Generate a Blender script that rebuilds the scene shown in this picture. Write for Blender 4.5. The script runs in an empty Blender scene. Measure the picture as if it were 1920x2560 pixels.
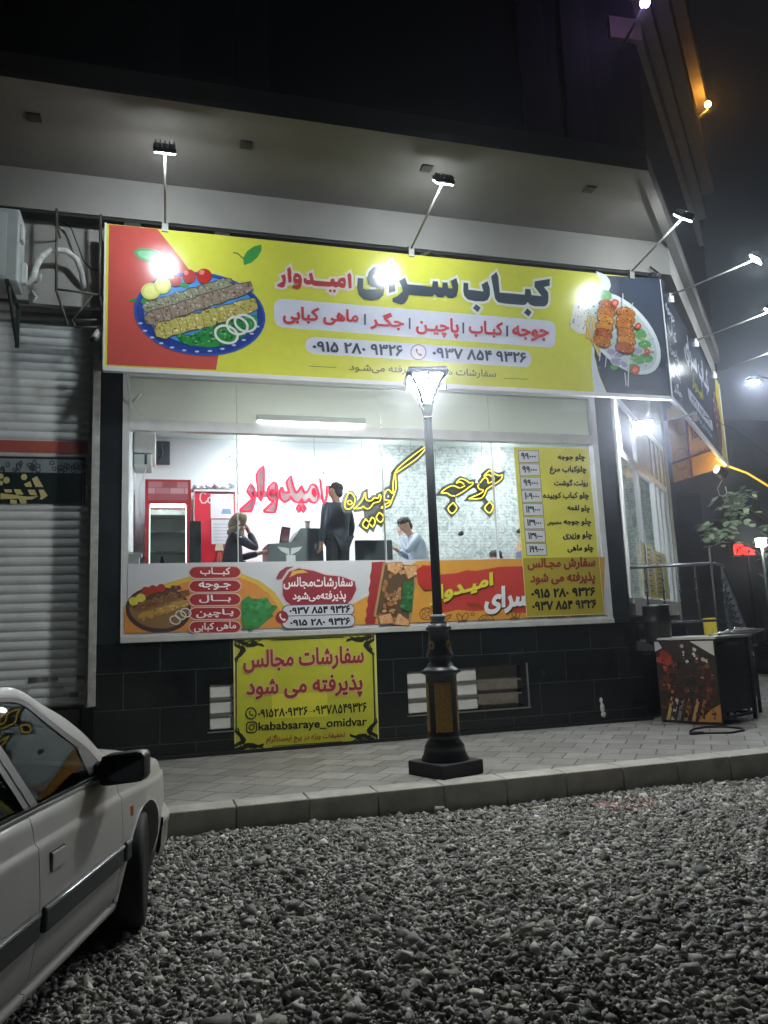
import bpy, bmesh, math, random
import numpy as np
from mathutils import Vector, Matrix
from mathutils.geometry import tessellate_polygon, delaunay_2d_cdt
random.seed(7); rng = np.random.RandomState(11)
SC = bpy.context.scene
COL = SC.collection
R = math.radians

# ---------------------------------------------------------------- camera, sky, exposure
cam = bpy.data.cameras.new('camera'); camo = bpy.data.objects.new('camera', cam); COL.objects.link(camo)
cam.sensor_fit = 'VERTICAL'; cam.sensor_height = 24.0; cam.lens = 24.0 * 1927.0 / 2560.0
cam.clip_start = 0.05; cam.clip_end = 3000
def cam_matrix(yaw, pitch, roll):
    f = Vector((math.sin(yaw) * math.cos(pitch), math.cos(yaw) * math.cos(pitch), math.sin(pitch)))
    r = Vector((math.cos(yaw), -math.sin(yaw), 0)); u = r.cross(f)
    r2 = math.cos(roll) * r + math.sin(roll) * u; u2 = -math.sin(roll) * r + math.cos(roll) * u
    m = Matrix((r2, u2, -f)).transposed().to_4x4(); m.translation = (0, 0, 1.6); return m
camo.matrix_world = cam_matrix(.2855014, .155214, -.0416009)
SC.camera = camo
W = bpy.data.worlds.new('World'); SC.world = W; W.use_nodes = True
wn = W.node_tree; bg = wn.nodes['Background']; sky = wn.nodes.new('ShaderNodeTexSky')
sky.sky_type = 'NISHITA'; sky.sun_disc = False; sky.sun_elevation = R(-4.0); sky.sun_rotation = R(75); sky.air_density = 1.5; sky.dust_density = 2.0
wn.links.new(sky.outputs[0], bg.inputs[0]); bg.inputs[1].default_value = 0.1
SC.view_settings.view_transform = 'Standard'; SC.view_settings.look = 'None'; SC.view_settings.exposure = 0.95; SC.view_settings.gamma = 1.0
SC.cycles.sample_clamp_indirect = 6.0; SC.cycles.max_bounces = 8; SC.cycles.transparent_max_bounces = 12
SC.cycles.caustics_reflective = False; SC.cycles.caustics_refractive = False
SC.cycles.use_denoising = True

# ---------------------------------------------------------------- helpers
def lin(c):
    if isinstance(c, str): c = [int(c[i:i + 2], 16) / 255 for i in (0, 2, 4)]
    return tuple(x / 12.92 if x <= .04045 else ((x + .055) / 1.055) ** 2.4 for x in c)
MATS = {}
def mat(name, col='808080', rough=.6, metal=0., var=0., scale=6., bump=0., bscale=40., emit=None, es=0., alpha=None, coat=0., spec=.5):
    if name in MATS: return MATS[name]
    m = bpy.data.materials.new(name); m.use_nodes = True; MATS[name] = m
    nt = m.node_tree; p = nt.nodes['Principled BSDF']; c = lin(col)
    p.inputs['Base Color'].default_value = (*c, 1); p.inputs['Roughness'].default_value = rough; p.inputs['Metallic'].default_value = metal
    p.inputs['Coat Weight'].default_value = coat; p.inputs['Specular IOR Level'].default_value = spec
    tc = nt.nodes.new('ShaderNodeTexCoord')
    if var:
        n = nt.nodes.new('ShaderNodeTexNoise'); n.inputs['Scale'].default_value = scale; n.inputs['Detail'].default_value = 6; n.inputs['Roughness'].default_value = .65
        nt.links.new(tc.outputs['Object'], n.inputs['Vector'])
        r = nt.nodes.new('ShaderNodeValToRGB'); nt.links.new(n.outputs['Fac'], r.inputs[0])
        r.color_ramp.elements[0].position = .3; r.color_ramp.elements[1].position = .72
        r.color_ramp.elements[0].color = (*[x * (1 - var) for x in c], 1); r.color_ramp.elements[1].color = (*[min(1, x * (1 + var)) for x in c], 1)
        nt.links.new(r.outputs[0], p.inputs['Base Color'])
        mr = nt.nodes.new('ShaderNodeMapRange'); mr.inputs['To Min'].default_value = max(0, rough - .12); mr.inputs['To Max'].default_value = min(1, rough + .12)
        nt.links.new(n.outputs['Fac'], mr.inputs[0]); nt.links.new(mr.outputs[0], p.inputs['Roughness'])
    if bump:
        n2 = nt.nodes.new('ShaderNodeTexNoise'); n2.inputs['Scale'].default_value = bscale; n2.inputs['Detail'].default_value = 4
        nt.links.new(tc.outputs['Object'], n2.inputs['Vector'])
        b = nt.nodes.new('ShaderNodeBump'); b.inputs['Strength'].default_value = bump; b.inputs['Distance'].default_value = .02
        nt.links.new(n2.outputs['Fac'], b.inputs['Height']); nt.links.new(b.outputs[0], p.inputs['Normal'])
    if emit:
        p.inputs['Emission Color'].default_value = (*lin(emit), 1); p.inputs['Emission Strength'].default_value = es
    return m
def glass_mat(name, tint=(.93, .96, .95), refl=.5, rough=.0):
    if name in MATS: return MATS[name]
    m = bpy.data.materials.new(name); m.use_nodes = True; MATS[name] = m; nt = m.node_tree; nt.nodes.clear()
    o = nt.nodes.new('ShaderNodeOutputMaterial'); mx = nt.nodes.new('ShaderNodeMixShader'); t = nt.nodes.new('ShaderNodeBsdfTransparent'); g = nt.nodes.new('ShaderNodeBsdfGlossy')
    fr = nt.nodes.new('ShaderNodeFresnel'); fr.inputs[0].default_value = 1.5
    t.inputs[0].default_value = (*tint, 1); g.inputs['Roughness'].default_value = rough
    mm = nt.nodes.new('ShaderNodeMath'); mm.operation = 'MULTIPLY'; mm.inputs[1].default_value = refl * 2
    nt.links.new(fr.outputs[0], mm.inputs[0]); nt.links.new(mm.outputs[0], mx.inputs[0]); nt.links.new(t.outputs[0], mx.inputs[1]); nt.links.new(g.outputs[0], mx.inputs[2]); nt.links.new(mx.outputs[0], o.inputs[0])
    return m

class MB:
    def __init__(s): s.v = []; s.f = []; s.mi = []; s.sm = []; s.cur = 0
    def add(s, v, f, smooth=False):
        n = len(s.v); s.v += [tuple(map(float, p)) for p in v]
        for q in f: s.f.append(tuple(n + i for i in q)); s.mi.append(s.cur); s.sm.append(smooth)
        return s
    def box(s, a, b, bev=0., rot=None, piv=None):
        (x0, y0, z0), (x1, y1, z1) = a, b
        if bev <= 0:
            v = [(x0, y0, z0), (x1, y0, z0), (x1, y1, z0), (x0, y1, z0), (x0, y0, z1), (x1, y0, z1), (x1, y1, z1), (x0, y1, z1)]
            f = [(0, 3, 2, 1), (4, 5, 6, 7), (0, 1, 5, 4), (1, 2, 6, 5), (2, 3, 7, 6), (3, 0, 4, 7)]; sm = False
        else:
            bm = bmesh.new(); bmesh.ops.create_cube(bm, size=1)
            for w in bm.verts: w.co = Vector(((x0 + x1) / 2 + w.co.x * (x1 - x0), (y0 + y1) / 2 + w.co.y * (y1 - y0), (z0 + z1) / 2 + w.co.z * (z1 - z0)))
            bmesh.ops.bevel(bm, geom=bm.edges[:], offset=bev, segments=2, affect='EDGES', profile=.5)
            bm.verts.index_update(); v = [tuple(w.co) for w in bm.verts]; f = [tuple(w.index for w in q.verts) for q in bm.faces]; bm.free(); sm = False
        if rot is not None:
            pv = Vector(piv if piv else ((x0 + x1) / 2, (y0 + y1) / 2, (z0 + z1) / 2)); v = [tuple(pv + rot @ (Vector(p) - pv)) for p in v]
        return s.add(v, f, sm)
    def tube(s, pts, r, n=10, cap=True, closed=False):
        pts = [Vector(p) for p in pts]; k = len(pts); rs = r if isinstance(r, (list, tuple)) else [r] * k; v = []; up = None
        for i, p in enumerate(pts):
            if closed: d = pts[(i + 1) % k] - pts[i - 1]
            else: d = pts[min(i + 1, k - 1)] - pts[max(i - 1, 0)]
            d.normalize()
            if up is None: up = Vector((0, 0, 1)) if abs(d.z) < .9 else Vector((1, 0, 0))
            a = d.cross(up)
            if a.length < 1e-5: a = d.orthogonal()
            a.normalize(); b = a.cross(d); up = b
            for j in range(n):
                t = 2 * math.pi * j / n; v.append(p + (a * math.cos(t) + b * math.sin(t)) * rs[i])
        f = []
        for i in range(k if closed else k - 1):
            i2 = (i + 1) % k
            for j in range(n): f.append((i * n + j, i * n + (j + 1) % n, i2 * n + (j + 1) % n, i2 * n + j))
        if cap and not closed: f.append(tuple(range(n))[::-1]); f.append(tuple((k - 1) * n + j for j in range(n)))
        return s.add(v, f, True)
    def lathe(s, prof, c=(0, 0, 0), n=24, smooth=True):
        v = []; f = []; k = len(prof)
        for r, z in prof:
            for j in range(n): t = 2 * math.pi * j / n; v.append((c[0] + r * math.cos(t), c[1] + r * math.sin(t), c[2] + z))
        for i in range(k - 1):
            for j in range(n): f.append((i * n + j, i * n + (j + 1) % n, (i + 1) * n + (j + 1) % n, (i + 1) * n + j))
        f.append(tuple(range(n))[::-1]); f.append(tuple((k - 1) * n + j for j in range(n)))
        return s.add(v, f, smooth)
    def prism(s, pts2, lo, hi, m):
        """extrude 2-D outline; m(u,v,w) gives the 3-D point"""
        n = len(pts2); v = [m(x, y, lo) for x, y in pts2] + [m(x, y, hi) for x, y in pts2]
        t = tessellate_polygon([[Vector((x, y, 0)) for x, y in pts2]])
        f = [tuple(q) for q in t] + [tuple(n + i for i in q[::-1]) for q in t] + [(i, (i + 1) % n, n + (i + 1) % n, n + i) for i in range(n)]
        return s.add(v, f)
    def ball(s, c, r, nu=14, nv=9, m=None):
        rx, ry, rz = r if isinstance(r, (tuple, list)) else (r, r, r); v = []; f = []
        for i in range(nv + 1):
            a = math.pi * i / nv
            for j in range(nu):
                b = 2 * math.pi * j / nu; q = Vector((rx * math.sin(a) * math.cos(b), ry * math.sin(a) * math.sin(b), rz * math.cos(a)))
                if m: q = m @ q
                v.append((c[0] + q.x, c[1] + q.y, c[2] + q.z))
        for i in range(nv):
            for j in range(nu): f.append((i * nu + j, (i + 1) * nu + j, (i + 1) * nu + (j + 1) % nu, i * nu + (j + 1) % nu))
        return s.add(v, f, True)
    def grid(s, rows, smooth=True, flip=False):
        n = len(rows[0]); v = [p for r in rows for p in r]; f = []
        for i in range(len(rows) - 1):
            for j in range(n - 1):
                q = (i * n + j, i * n + j + 1, (i + 1) * n + j + 1, (i + 1) * n + j); f.append(q[::-1] if flip else q)
        return s.add(v, f, smooth)
    def build(s, name, mats, parent=None, fix=False):
        me = bpy.data.meshes.new(name); me.from_pydata(s.v, [], s.f)
        for m in (mats if isinstance(mats, (list, tuple)) else [mats]): me.materials.append(m)
        me.polygons.foreach_set('material_index', s.mi); me.polygons.foreach_set('use_smooth', s.sm); me.validate(); me.update()
        if fix:
            bm = bmesh.new(); bm.from_mesh(me); bmesh.ops.remove_doubles(bm, verts=bm.verts, dist=1e-5); bmesh.ops.recalc_face_normals(bm, faces=bm.faces); bm.to_mesh(me); bm.free()
        o = bpy.data.objects.new(name, me); COL.objects.link(o)
        if parent is not None:
            o.parent = parent; o.matrix_parent_inverse = parent.matrix_basis.inverted()
        return o
def thing(name, label, cat, loc=(0, 0, 0), rz=0., group=None):
    o = bpy.data.objects.new(name, None); COL.objects.link(o); o.location = loc; o.rotation_euler = (0, 0, rz); o.empty_display_size = .1
    o['label'] = label; o['category'] = cat
    if group: o['group'] = group
    bpy.context.view_layer.update() if False else None
    o.matrix_basis = Matrix.Translation(loc) @ Matrix.Rotation(rz, 4, 'Z')
    return o
def tag(o, label, cat, group=None):
    o['label'] = label; o['category'] = cat
    if group: o['group'] = group
    return o
def structure(o): o['kind'] = 'structure'; return o
def dup(root, M, label, group=None):
    """copy of a thing with copies of its parts and sub-parts; M moves it in the world"""
    r = root.copy(); COL.objects.link(r); r.matrix_basis = M @ root.matrix_basis; r['label'] = label
    if group: r['group'] = group
    for ch in list(root.children):
        c = ch.copy(); COL.objects.link(c); c.parent = r
        for g in list(ch.children):
            d = g.copy(); COL.objects.link(d); d.parent = c
    return r
def rotz(a): return Matrix.Rotation(a, 3, 'Z')

# ---------------------------------------------------------------- lettering (joined letter forms, set right to left)
FORMS = {'ا': (0xFE8D, 0xFE8E), 'ب': (0xFE8F, 4), 'پ': (0xFB56, 4), 'ت': (0xFE95, 4), 'ج': (0xFE9D, 4), 'چ': (0xFB7A, 4), 'خ': (0xFEA5, 4), 'د': (0xFEA9, 0xFEAA), 'ذ': (0xFEAB, 0xFEAC), 'ر': (0xFEAD, 0xFEAE), 'ز': (0xFEAF, 0xFEB0), 'ژ': (0xFB8A, 0xFB8B), 'س': (0xFEB1, 4), 'ش': (0xFEB5, 4), 'ص': (0xFEB9, 4), 'غ': (0xFECD, 4), 'ف': (0xFED1, 4), 'ق': (0xFED5, 4), 'ک': (0xFB8E, 4), 'گ': (0xFB92, 4), 'ل': (0xFEDD, 4), 'م': (0xFEE1, 4), 'ن': (0xFEE5, 4), 'ه': (0xFEE9, 4), 'و': (0xFEED, 0xFEEE), 'ی': (0xFBFC, 4)}
def dual(c): return c == 'ـ' or (c in FORMS and FORMS[c][1] == 4)
def shape(t):
    out = []; ch = list(t)
    if not any(c in FORMS for c in ch): return t
    for i, c in enumerate(ch):
        if c == '\u200c': continue
        if c not in FORMS: out.append(c); continue
        p = i > 0 and dual(ch[i - 1]); n = i + 1 < len(ch) and (ch[i + 1] in FORMS or ch[i + 1] == 'ـ')
        b, k = FORMS[c]
        if k != 4: out.append(chr(k if p else b))
        else: out.append(chr(b + (3 if p and n else 1 if p else 2 if n else 0)))
    return ''.join(out[::-1])
_tc = {}
def spline_poly(s):
    p = s.bezier_points; out = []
    if not len(p): return [(q.co.x, q.co.y) for q in s.points]
    n = len(p)
    for i in range(n):
        a, b = p[i], p[(i + 1) % n]; k0, k1, k2, k3 = a.co, a.handle_right, b.handle_left, b.co
        straight = abs((k1 - k0).cross(k3 - k0).z) < 1e-5 and abs((k2 - k0).cross(k3 - k0).z) < 1e-5
        for j in range(1 if straight else 4):
            t = j / 4; q = k0 * (1 - t) ** 3 + k1 * 3 * t * (1 - t) ** 2 + k2 * 3 * t * t * (1 - t) + k3 * t ** 3; out.append((q.x, q.y))
    r = []
    for q in out:
        if not r or abs(q[0] - r[-1][0]) + abs(q[1] - r[-1][1]) > .004: r.append(q)
    return r
def area2(p): return sum(p[i - 1][0] * p[i][1] - p[i][0] * p[i - 1][1] for i in range(len(p)))
def inside(x, y, poly):
    c = False
    for i in range(len(poly)):
        (x1, y1), (x2, y2) = poly[i - 1], poly[i]
        if (y1 > y) != (y2 > y) and x < (x2 - x1) * (y - y1) / (y2 - y1) + x1: c = not c
    return c
def fill_nonzero(loops):
    """triangles inside overlapping / self-crossing outlines"""
    V = []; E = []
    for l in loops:
        n = len(V); V += [Vector(p) for p in l]; E += [(n + i, n + (i + 1) % len(l)) for i in range(len(l))]
    vo, _, fo, _, _, _ = delaunay_2d_cdt(V, E, [], 0, 1e-6); pts = np.array([tuple(v) for v in vo]); C = pts[np.array(fo)].mean(1); wn_ = np.zeros(len(C))
    for l in loops:
        p = np.array(l); q = np.roll(p, -1, 0)
        for (x1, y1), (x2, y2) in zip(p, q):
            cr = (x2 - x1) * (C[:, 1] - y1) - (C[:, 0] - x1) * (y2 - y1); wn_ += np.where((y1 <= C[:, 1]) & (y2 > C[:, 1]) & (cr > 0), 1, 0) - np.where((y1 > C[:, 1]) & (y2 <= C[:, 1]) & (cr < 0), 1, 0)
    return [tuple(p) for p in pts], [tuple(f) for f, w in zip(fo, wn_) if w != 0]
def text_mesh(t, off=0.0):
    key = (t, off)
    if key not in _tc:
        c = bpy.data.curves.new('lettering', 'FONT'); c.body = shape(t); c.size = 1
        o = bpy.data.objects.new('lettering', c); COL.objects.link(o)
        dg = bpy.context.evaluated_depsgraph_get(); cu = o.to_curve(dg); P = [spline_poly(s) for s in cu.splines]; o.to_curve_clear()
        COL.objects.unlink(o); bpy.data.objects.remove(o); bpy.data.curves.remove(c)
        P = [p for p in P if len(p) > 2]; sg = 1 if sum(area2(p) for p in P) > 0 else -1
        if off: P = [offset_poly(p, off, sg) for p in P]
        v, f = fill_nonzero(P); _tc[key] = (v, f, [0] * len(v))
    return _tc[key]
def offset_poly(p, d, sg=0):
    n = len(p); A = sum(p[i][0] * p[(i + 1) % n][1] - p[(i + 1) % n][0] * p[i][1] for i in range(n)); sg = sg or (1 if A > 0 else -1); out = []
    for i in range(n):
        a, b, c = Vector(p[i - 1][:2]), Vector(p[i][:2]), Vector(p[(i + 1) % n][:2]); e1 = (b - a); e2 = (c - b)
        if e1.length < 1e-9 or e2.length < 1e-9: out.append(tuple(b)); continue
        e1.normalize(); e2.normalize(); n1 = Vector((e1.y, -e1.x)) * sg; n2 = Vector((e2.y, -e2.x)) * sg; m = n1 + n2
        if m.length < .2: m = n1
        m.normalize(); k = min(d / max(m.dot(n1), .35), 2.2 * abs(d)) if d > 0 else d / max(m.dot(n1), .5)
        out.append(tuple(b + m * k))
    return out
class Art:
    """flat printed artwork: coloured shapes laid on a sheet; m(x,z,w) = point at (x,z) lifted by w"""
    def __init__(s, m, step=.00013): s.m = m; s.k = 0; s.step = step; s.v = []; s.f = []; s.c = []
    def lift(s): s.k += 1; return s.k * s.step
    def raw(s, pts, faces, col, w=None):
        w = s.lift() if w is None else w; n = len(s.v); s.v += [s.m(x, z, w) for x, z in pts]
        c = lin(col)
        for q in faces: s.f.append(tuple(n + i for i in q)); s.c.append(c)
    def poly(s, mm, col, grow=0.):
        p = [(x / 1000, z / 1000) for x, z in mm]
        if grow: p = offset_poly(p, grow)
        s.raw(p, [tuple(q) for q in tessellate_polygon([[Vector((x, z, 0)) for x, z in p]])], col)
    def line(s, mm, w, col, closed=False):
        p = [Vector((x / 1000, z / 1000)) for x, z in mm]; n = len(p); a = []; b = []
        for i in range(n):
            e1 = p[i] - p[i - 1] if (i > 0 or closed) else p[1] - p[0]; e2 = p[(i + 1) % n] - p[i] if (i < n - 1 or closed) else p[-1] - p[-2]
            e1.normalize(); e2.normalize(); t = e1 + e2
            if t.length < .1: t = e1
            t.normalize(); nn = Vector((-t.y, t.x)) * (w / 2 / max(.5, t.dot(e1))); a.append(tuple(p[i] + nn)); b.append(tuple(p[i] - nn))
        m = n if closed else n - 1
        s.raw(a + b, [(i, (i + 1) % n, n + (i + 1) % n, n + i) for i in range(m)], col)
    def text(s, t, q, col, off=.012, halo=None, halo_off=.05, sh=None):
        q = [Vector((x / 1000, z / 1000)) for x, z in q]
        v0, _, _ = text_mesh(t, off); x0 = min(p[0] for p in v0); x1 = max(p[0] for p in v0); y0 = min(p[1] for p in v0); y1 = max(p[1] for p in v0)
        def put(v, f, isl, col, d=(0, 0)):
            w = s.lift(); n = len(s.v); c = lin(col)
            for (x, y), k in zip(v, isl):
                a = (x - x0) / (x1 - x0); b = (y - y0) / (y1 - y0)
                P = (q[0] * (1 - a) + q[1] * a) * (1 - b) + (q[3] * (1 - a) + q[2] * a) * b
                s.v.append(s.m(P.x + d[0], P.y + d[1], w + .00003 * (k % 4)))
            for g in f: s.f.append(tuple(n + i for i in g)); s.c.append(c)
        if sh: put(*text_mesh(t, off), sh, (.012, -.014))
        if halo: put(*text_mesh(t, off + halo_off), halo)
        put(*text_mesh(t, off), col)
    def rrect(s, q, r, col):
        q = [Vector((x / 1000, z / 1000)) for x, z in q]; out = []
        for i in range(4):
            a, b, c = q[i - 1], q[i], q[(i + 1) % 4]; d1 = (a - b).normalized() * r; d2 = (c - b).normalized() * r
            for k in range(7): t = k / 6; out.append((b + d1 * (1 - t) ** 2 + d2 * t ** 2) * 1000)
        s.poly([tuple(p) for p in out], col)
    def build(s, name, parent=None, rough=.3, material=None):
        me = bpy.data.meshes.new(name); me.from_pydata(s.v, [], s.f)
        at = me.color_attributes.new('Col', 'FLOAT_COLOR', 'CORNER'); buf = []
        for q, c in zip(s.f, s.c): buf += [c[0], c[1], c[2], 1.0] * len(q)
        at.data.foreach_set('color', buf); me.materials.append(material or print_mat('print_%d' % int(rough * 100), rough)); me.update()
        o = bpy.data.objects.new(name, me); COL.objects.link(o)
        if parent is not None: o.parent = parent; o.matrix_parent_inverse = parent.matrix_basis.inverted()
        return o
def print_mat(name, rough, trans=0.):
    if name in MATS: return MATS[name]
    m = bpy.data.materials.new(name); m.use_nodes = True; MATS[name] = m; nt = m.node_tree; p = nt.nodes['Principled BSDF']
    a = nt.nodes.new('ShaderNodeVertexColor'); a.layer_name = 'Col'
    tc = nt.nodes.new('ShaderNodeTexCoord'); n = nt.nodes.new('ShaderNodeTexNoise'); n.inputs['Scale'].default_value = 9; n.inputs['Detail'].default_value = 8
    nt.links.new(tc.outputs['Object'], n.inputs['Vector'])
    r = nt.nodes.new('ShaderNodeMapRange'); r.inputs['From Min'].default_value = .3; r.inputs['From Max'].default_value = .7; r.inputs['To Min'].default_value = .97; r.inputs['To Max'].default_value = 1.03
    nt.links.new(n.outputs['Fac'], r.inputs[0])
    mx = nt.nodes.new('ShaderNodeVectorMath'); mx.operation = 'MULTIPLY'; nt.links.new(a.outputs[0], mx.inputs[0]); nt.links.new(r.outputs[0], mx.inputs[1])
    nt.links.new(mx.outputs[0], p.inputs['Base Color']); p.inputs['Roughness'].default_value = rough
    n2 = nt.nodes.new('ShaderNodeTexNoise'); n2.inputs['Scale'].default_value = 1.3; n2.inputs['Detail'].default_value = 2; nt.links.new(tc.outputs['Object'], n2.inputs['Vector'])
    b = nt.nodes.new('ShaderNodeBump'); b.inputs['Strength'].default_value = .25; b.inputs['Distance'].default_value = .03
    nt.links.new(n2.outputs['Fac'], b.inputs['Height']); nt.links.new(b.outputs[0], p.inputs['Normal'])
    return m
TITLE_DARK=[[(5107,6453),(5352,6514),(5338,6408),(5244,6378),(5306,6307),(5307,6241),(5294,6153),(5261,6101),(5214,6081),(5066,6074),(5000,6095),(4969,6131),(4938,6090),(4897,6076),(4619,6075),(4510,6087),(4469,6137),(4452,6285),(4431,6461),(4517,6539),(4542,6477),(4548,6235),(4932,6236),(4948,6324),(5027,6328),(5039,6240),(5198,6237),(5095,6370)],[(4956,6036),(5019,5984),(4969,5913),(4900,5963)],[(4010,6333),(4080,6332),(4076,6236),(4301,6229),(4277,6328),(4371,6387),(4401,6291),(4396,6184),(4358,6111),(4302,6082),(4161,6073),(4054,6091),(4009,6140),(3997,6213)],[(4176,6032),(4244,5985),(4194,5914),(4127,5968)],[(3818,6340),(3907,6391),(3928,6303),(3923,6217),(3894,6120),(3828,6083),(3765,6088),(3727,6121),(3691,6084),(3617,6084),(3577,6122),(3534,6087),(3461,6083),(3208,6084),(3178,6007),(3135,5952),(3088,5934),(2968,5963),(2970,6015),(3038,6051),(3118,6125),(3106,6197),(3068,6271),(3163,6326),(3189,6235),(3541,6231),(3558,6314),(3630,6317),(3636,6234),(3688,6231),(3701,6306),(3772,6313),(3778,6231),(3842,6233)],[(2936,6502),(2984,6550),(3010,6447),(3016,6121),(2923,6085),(2925,6304)],[(2500,6261),(2572,6259),(2567,6117),(2618,6107),(2774,6124),(2780,6147),(2690,6149),(2636,6190),(2626,6266),(2658,6361),(2721,6434),(2782,6453),(2842,6436),(2839,6368),(2768,6356),(2716,6320),(2705,6283),(2765,6274),(2853,6225),(2865,6144),(2846,6050),(2783,5983),(2672,5956),(2573,5965),(2506,6021),(2485,6120)]]
TITLE_RED=[[(2359,6295),(2396,6325),(2413,6285),(2410,6113),(2370,6096),(2366,6184)],[(2135,6214),(2181,6217),(2183,6182),(2219,6178),(2242,6224),(2285,6245),(2325,6243),(2336,6203),(2332,6136),(2309,6097),(2266,6101),(2231,6112),(2195,6094),(2153,6112),(2117,6100),(1912,6094),(1867,6116),(1843,6103),(1801,6103),(1770,6136),(1774,6192),(1810,6188),(1813,6170),(1858,6170),(1840,6253),(1884,6279),(1907,6171),(2122,6169)],[(2119,6071),(2144,6049),(2128,6018),(2097,6041)],[(2176,6074),(2199,6054),(2178,6019),(2151,6046)],[(1658,6247),(1700,6247),(1738,6221),(1752,6164),(1741,6083),(1716,6037),(1688,6025),(1622,6039),(1625,6065),(1703,6101),(1700,6110),(1655,6104),(1631,6131),(1636,6190)],[(1559,6296),(1598,6329),(1611,6275),(1614,6118),(1572,6105),(1564,6198)],[(1475,6193),(1527,6221),(1541,6166),(1538,6108),(1520,6048),(1492,6030),(1424,6043),(1428,6069),(1497,6119),(1491,6162)]]
TITLE_HOLE=[[(2262,6178),(2291,6192),(2301,6163)],[(1667,6185),(1699,6196),(1705,6171),(1670,6171)]]
BANNER_TEXT=[('جوجه', [(4686, 5543), (5256, 5548), (5277, 5796), (4702, 5764)], 'r'), ('کبـاب', [(4038, 5550), (4551, 5552), (4569, 5801), (4053, 5795)], 'r'), ('پاچیـن', [(3272, 5514), (3891, 5506), (3909, 5802), (3285, 5774)], 'r'), ('جگـر', [(2642, 5556), (3111, 5552), (3123, 5812), (2652, 5805)], 'r'), ('ماهی کبابی', [(1487, 5538), (2486, 5593), (2494, 5812), (1492, 5789)], 'r'), ('۰۹۱۵ ۲۸۰ ۹۳۲۶', [(1858, 5197), (3077, 5201), (3084, 5363), (1862, 5342)], 'd'), ('۰۹۳۷ ۸۵۴ ۹۳۲۶', [(3489, 5210), (4879, 5218), (4892, 5380), (3497, 5366)], 'd'), ('سفارشات مجالس پذیرفته می\u200cشـود.', [(2314, 4937), (4402, 4952), (4412, 5093), (2319, 5069)], 'o')]
BANNER_BARS=[[(4611,5752),(4638,5751),(4627,5591),(4600,5592)],[(3955,5749),(3982,5749),(3972,5589),(3946,5589)],[(3186,5754),(3211,5753),(3203,5597),(3178,5597)],[(2565,5760),(2592,5760),(2586,5608),(2559,5609)]]
BANNER_PILLS=[[(1377,5499),(5357,5476),(5391,5877),(1384,5883)],[(1770,5170),(4957,5165),(4976,5406),(1775,5393)]]
BANNER_LINES=[[(1807,5001),(2168,5005),(2167,4996),(1806,4991)],[(4524,4986),(4889,4993),(4889,4983),(4524,4976)]]
BANNER_PHONE=[(3404,5284),(3400,5261),(3391,5238),(3377,5217),(3360,5200),(3339,5186),(3316,5177),(3293,5173),(3269,5174),(3247,5180),(3228,5191),(3212,5207),(3200,5226),(3194,5248),(3192,5271),(3196,5294),(3205,5317),(3218,5338),(3236,5355),(3257,5369),(3279,5379),(3303,5383),(3327,5382),(3349,5375),(3368,5364),(3384,5349),(3396,5329),(3403,5308)]
BANNER_RED=[(-619,6669),(-52,6671),(70,6513),(216,6331),(330,6163),(608,5830),(695,5375),(688,5128),(650,4882),(-620,4876)]
BANNER_LEAF=[[(-336,6336),(-266,6391),(-138,6401),(-26,6368),(54,6314),(46,6260),(-74,6233),(-201,6226),(-280,6262)],[(1006,6292),(998,6392),(1051,6490),(1138,6564),(1233,6598),(1232,6518),(1179,6420),(1100,6338)]]
BANNER_STEM=[(872,6457),(931,6455),(1002,6393),(995,6377),(923,6440),(872,6442)]
PLATE=[[(1251,5568),(1231,5483),(1192,5402),(1135,5326),(1061,5257),(972,5197),(872,5147),(761,5109),(645,5083),(524,5070),(403,5069),(283,5082),(169,5106),(62,5143),(-34,5190),(-119,5247),(-190,5311),(-245,5383),(-283,5460),(-303,5540),(-306,5622),(-289,5703),(-255,5782),(-203,5856),(-135,5925),(-53,5987),(43,6039),(150,6080),(265,6110),(386,6128),(509,6132),(632,6123),(751,6100),(864,6065),(967,6018),(1057,5960),(1132,5893),(1191,5818),(1230,5737),(1251,5653)],[(1162,5616),(1145,5544),(1111,5475),(1061,5411),(996,5352),(918,5301),(829,5258),(732,5226),(628,5203),(522,5192),(414,5191),(308,5202),(206,5222),(111,5253),(25,5294),(-50,5342),(-113,5397),(-163,5459),(-197,5524),(-215,5593),(-217,5662),(-203,5731),(-173,5799),(-127,5862),(-66,5921),(7,5973),(92,6017),(187,6053),(289,6078),(395,6093),(505,6096),(613,6088),(719,6069),(818,6039),(909,5999),(989,5949),(1056,5892),(1108,5829),(1143,5760),(1161,5689)]]
PLATE_SHADOW=[(1296,5505),(1276,5421),(1235,5340),(1176,5264),(1100,5195),(1009,5136),(905,5086),(792,5048),(671,5023),(547,5010),(422,5010),(299,5022),(181,5048),(71,5084),(-29,5132),(-116,5188),(-189,5254),(-246,5325),(-286,5402),(-307,5482),(-310,5563),(-293,5644),(-258,5723),(-205,5798),(-135,5866),(-50,5927),(49,5979),(159,6020),(277,6050),(402,6067),(529,6071),(655,6061),(779,6039),(895,6003),(1001,5956),(1094,5898),(1172,5830),(1233,5755),(1274,5675),(1295,5590)]
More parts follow.
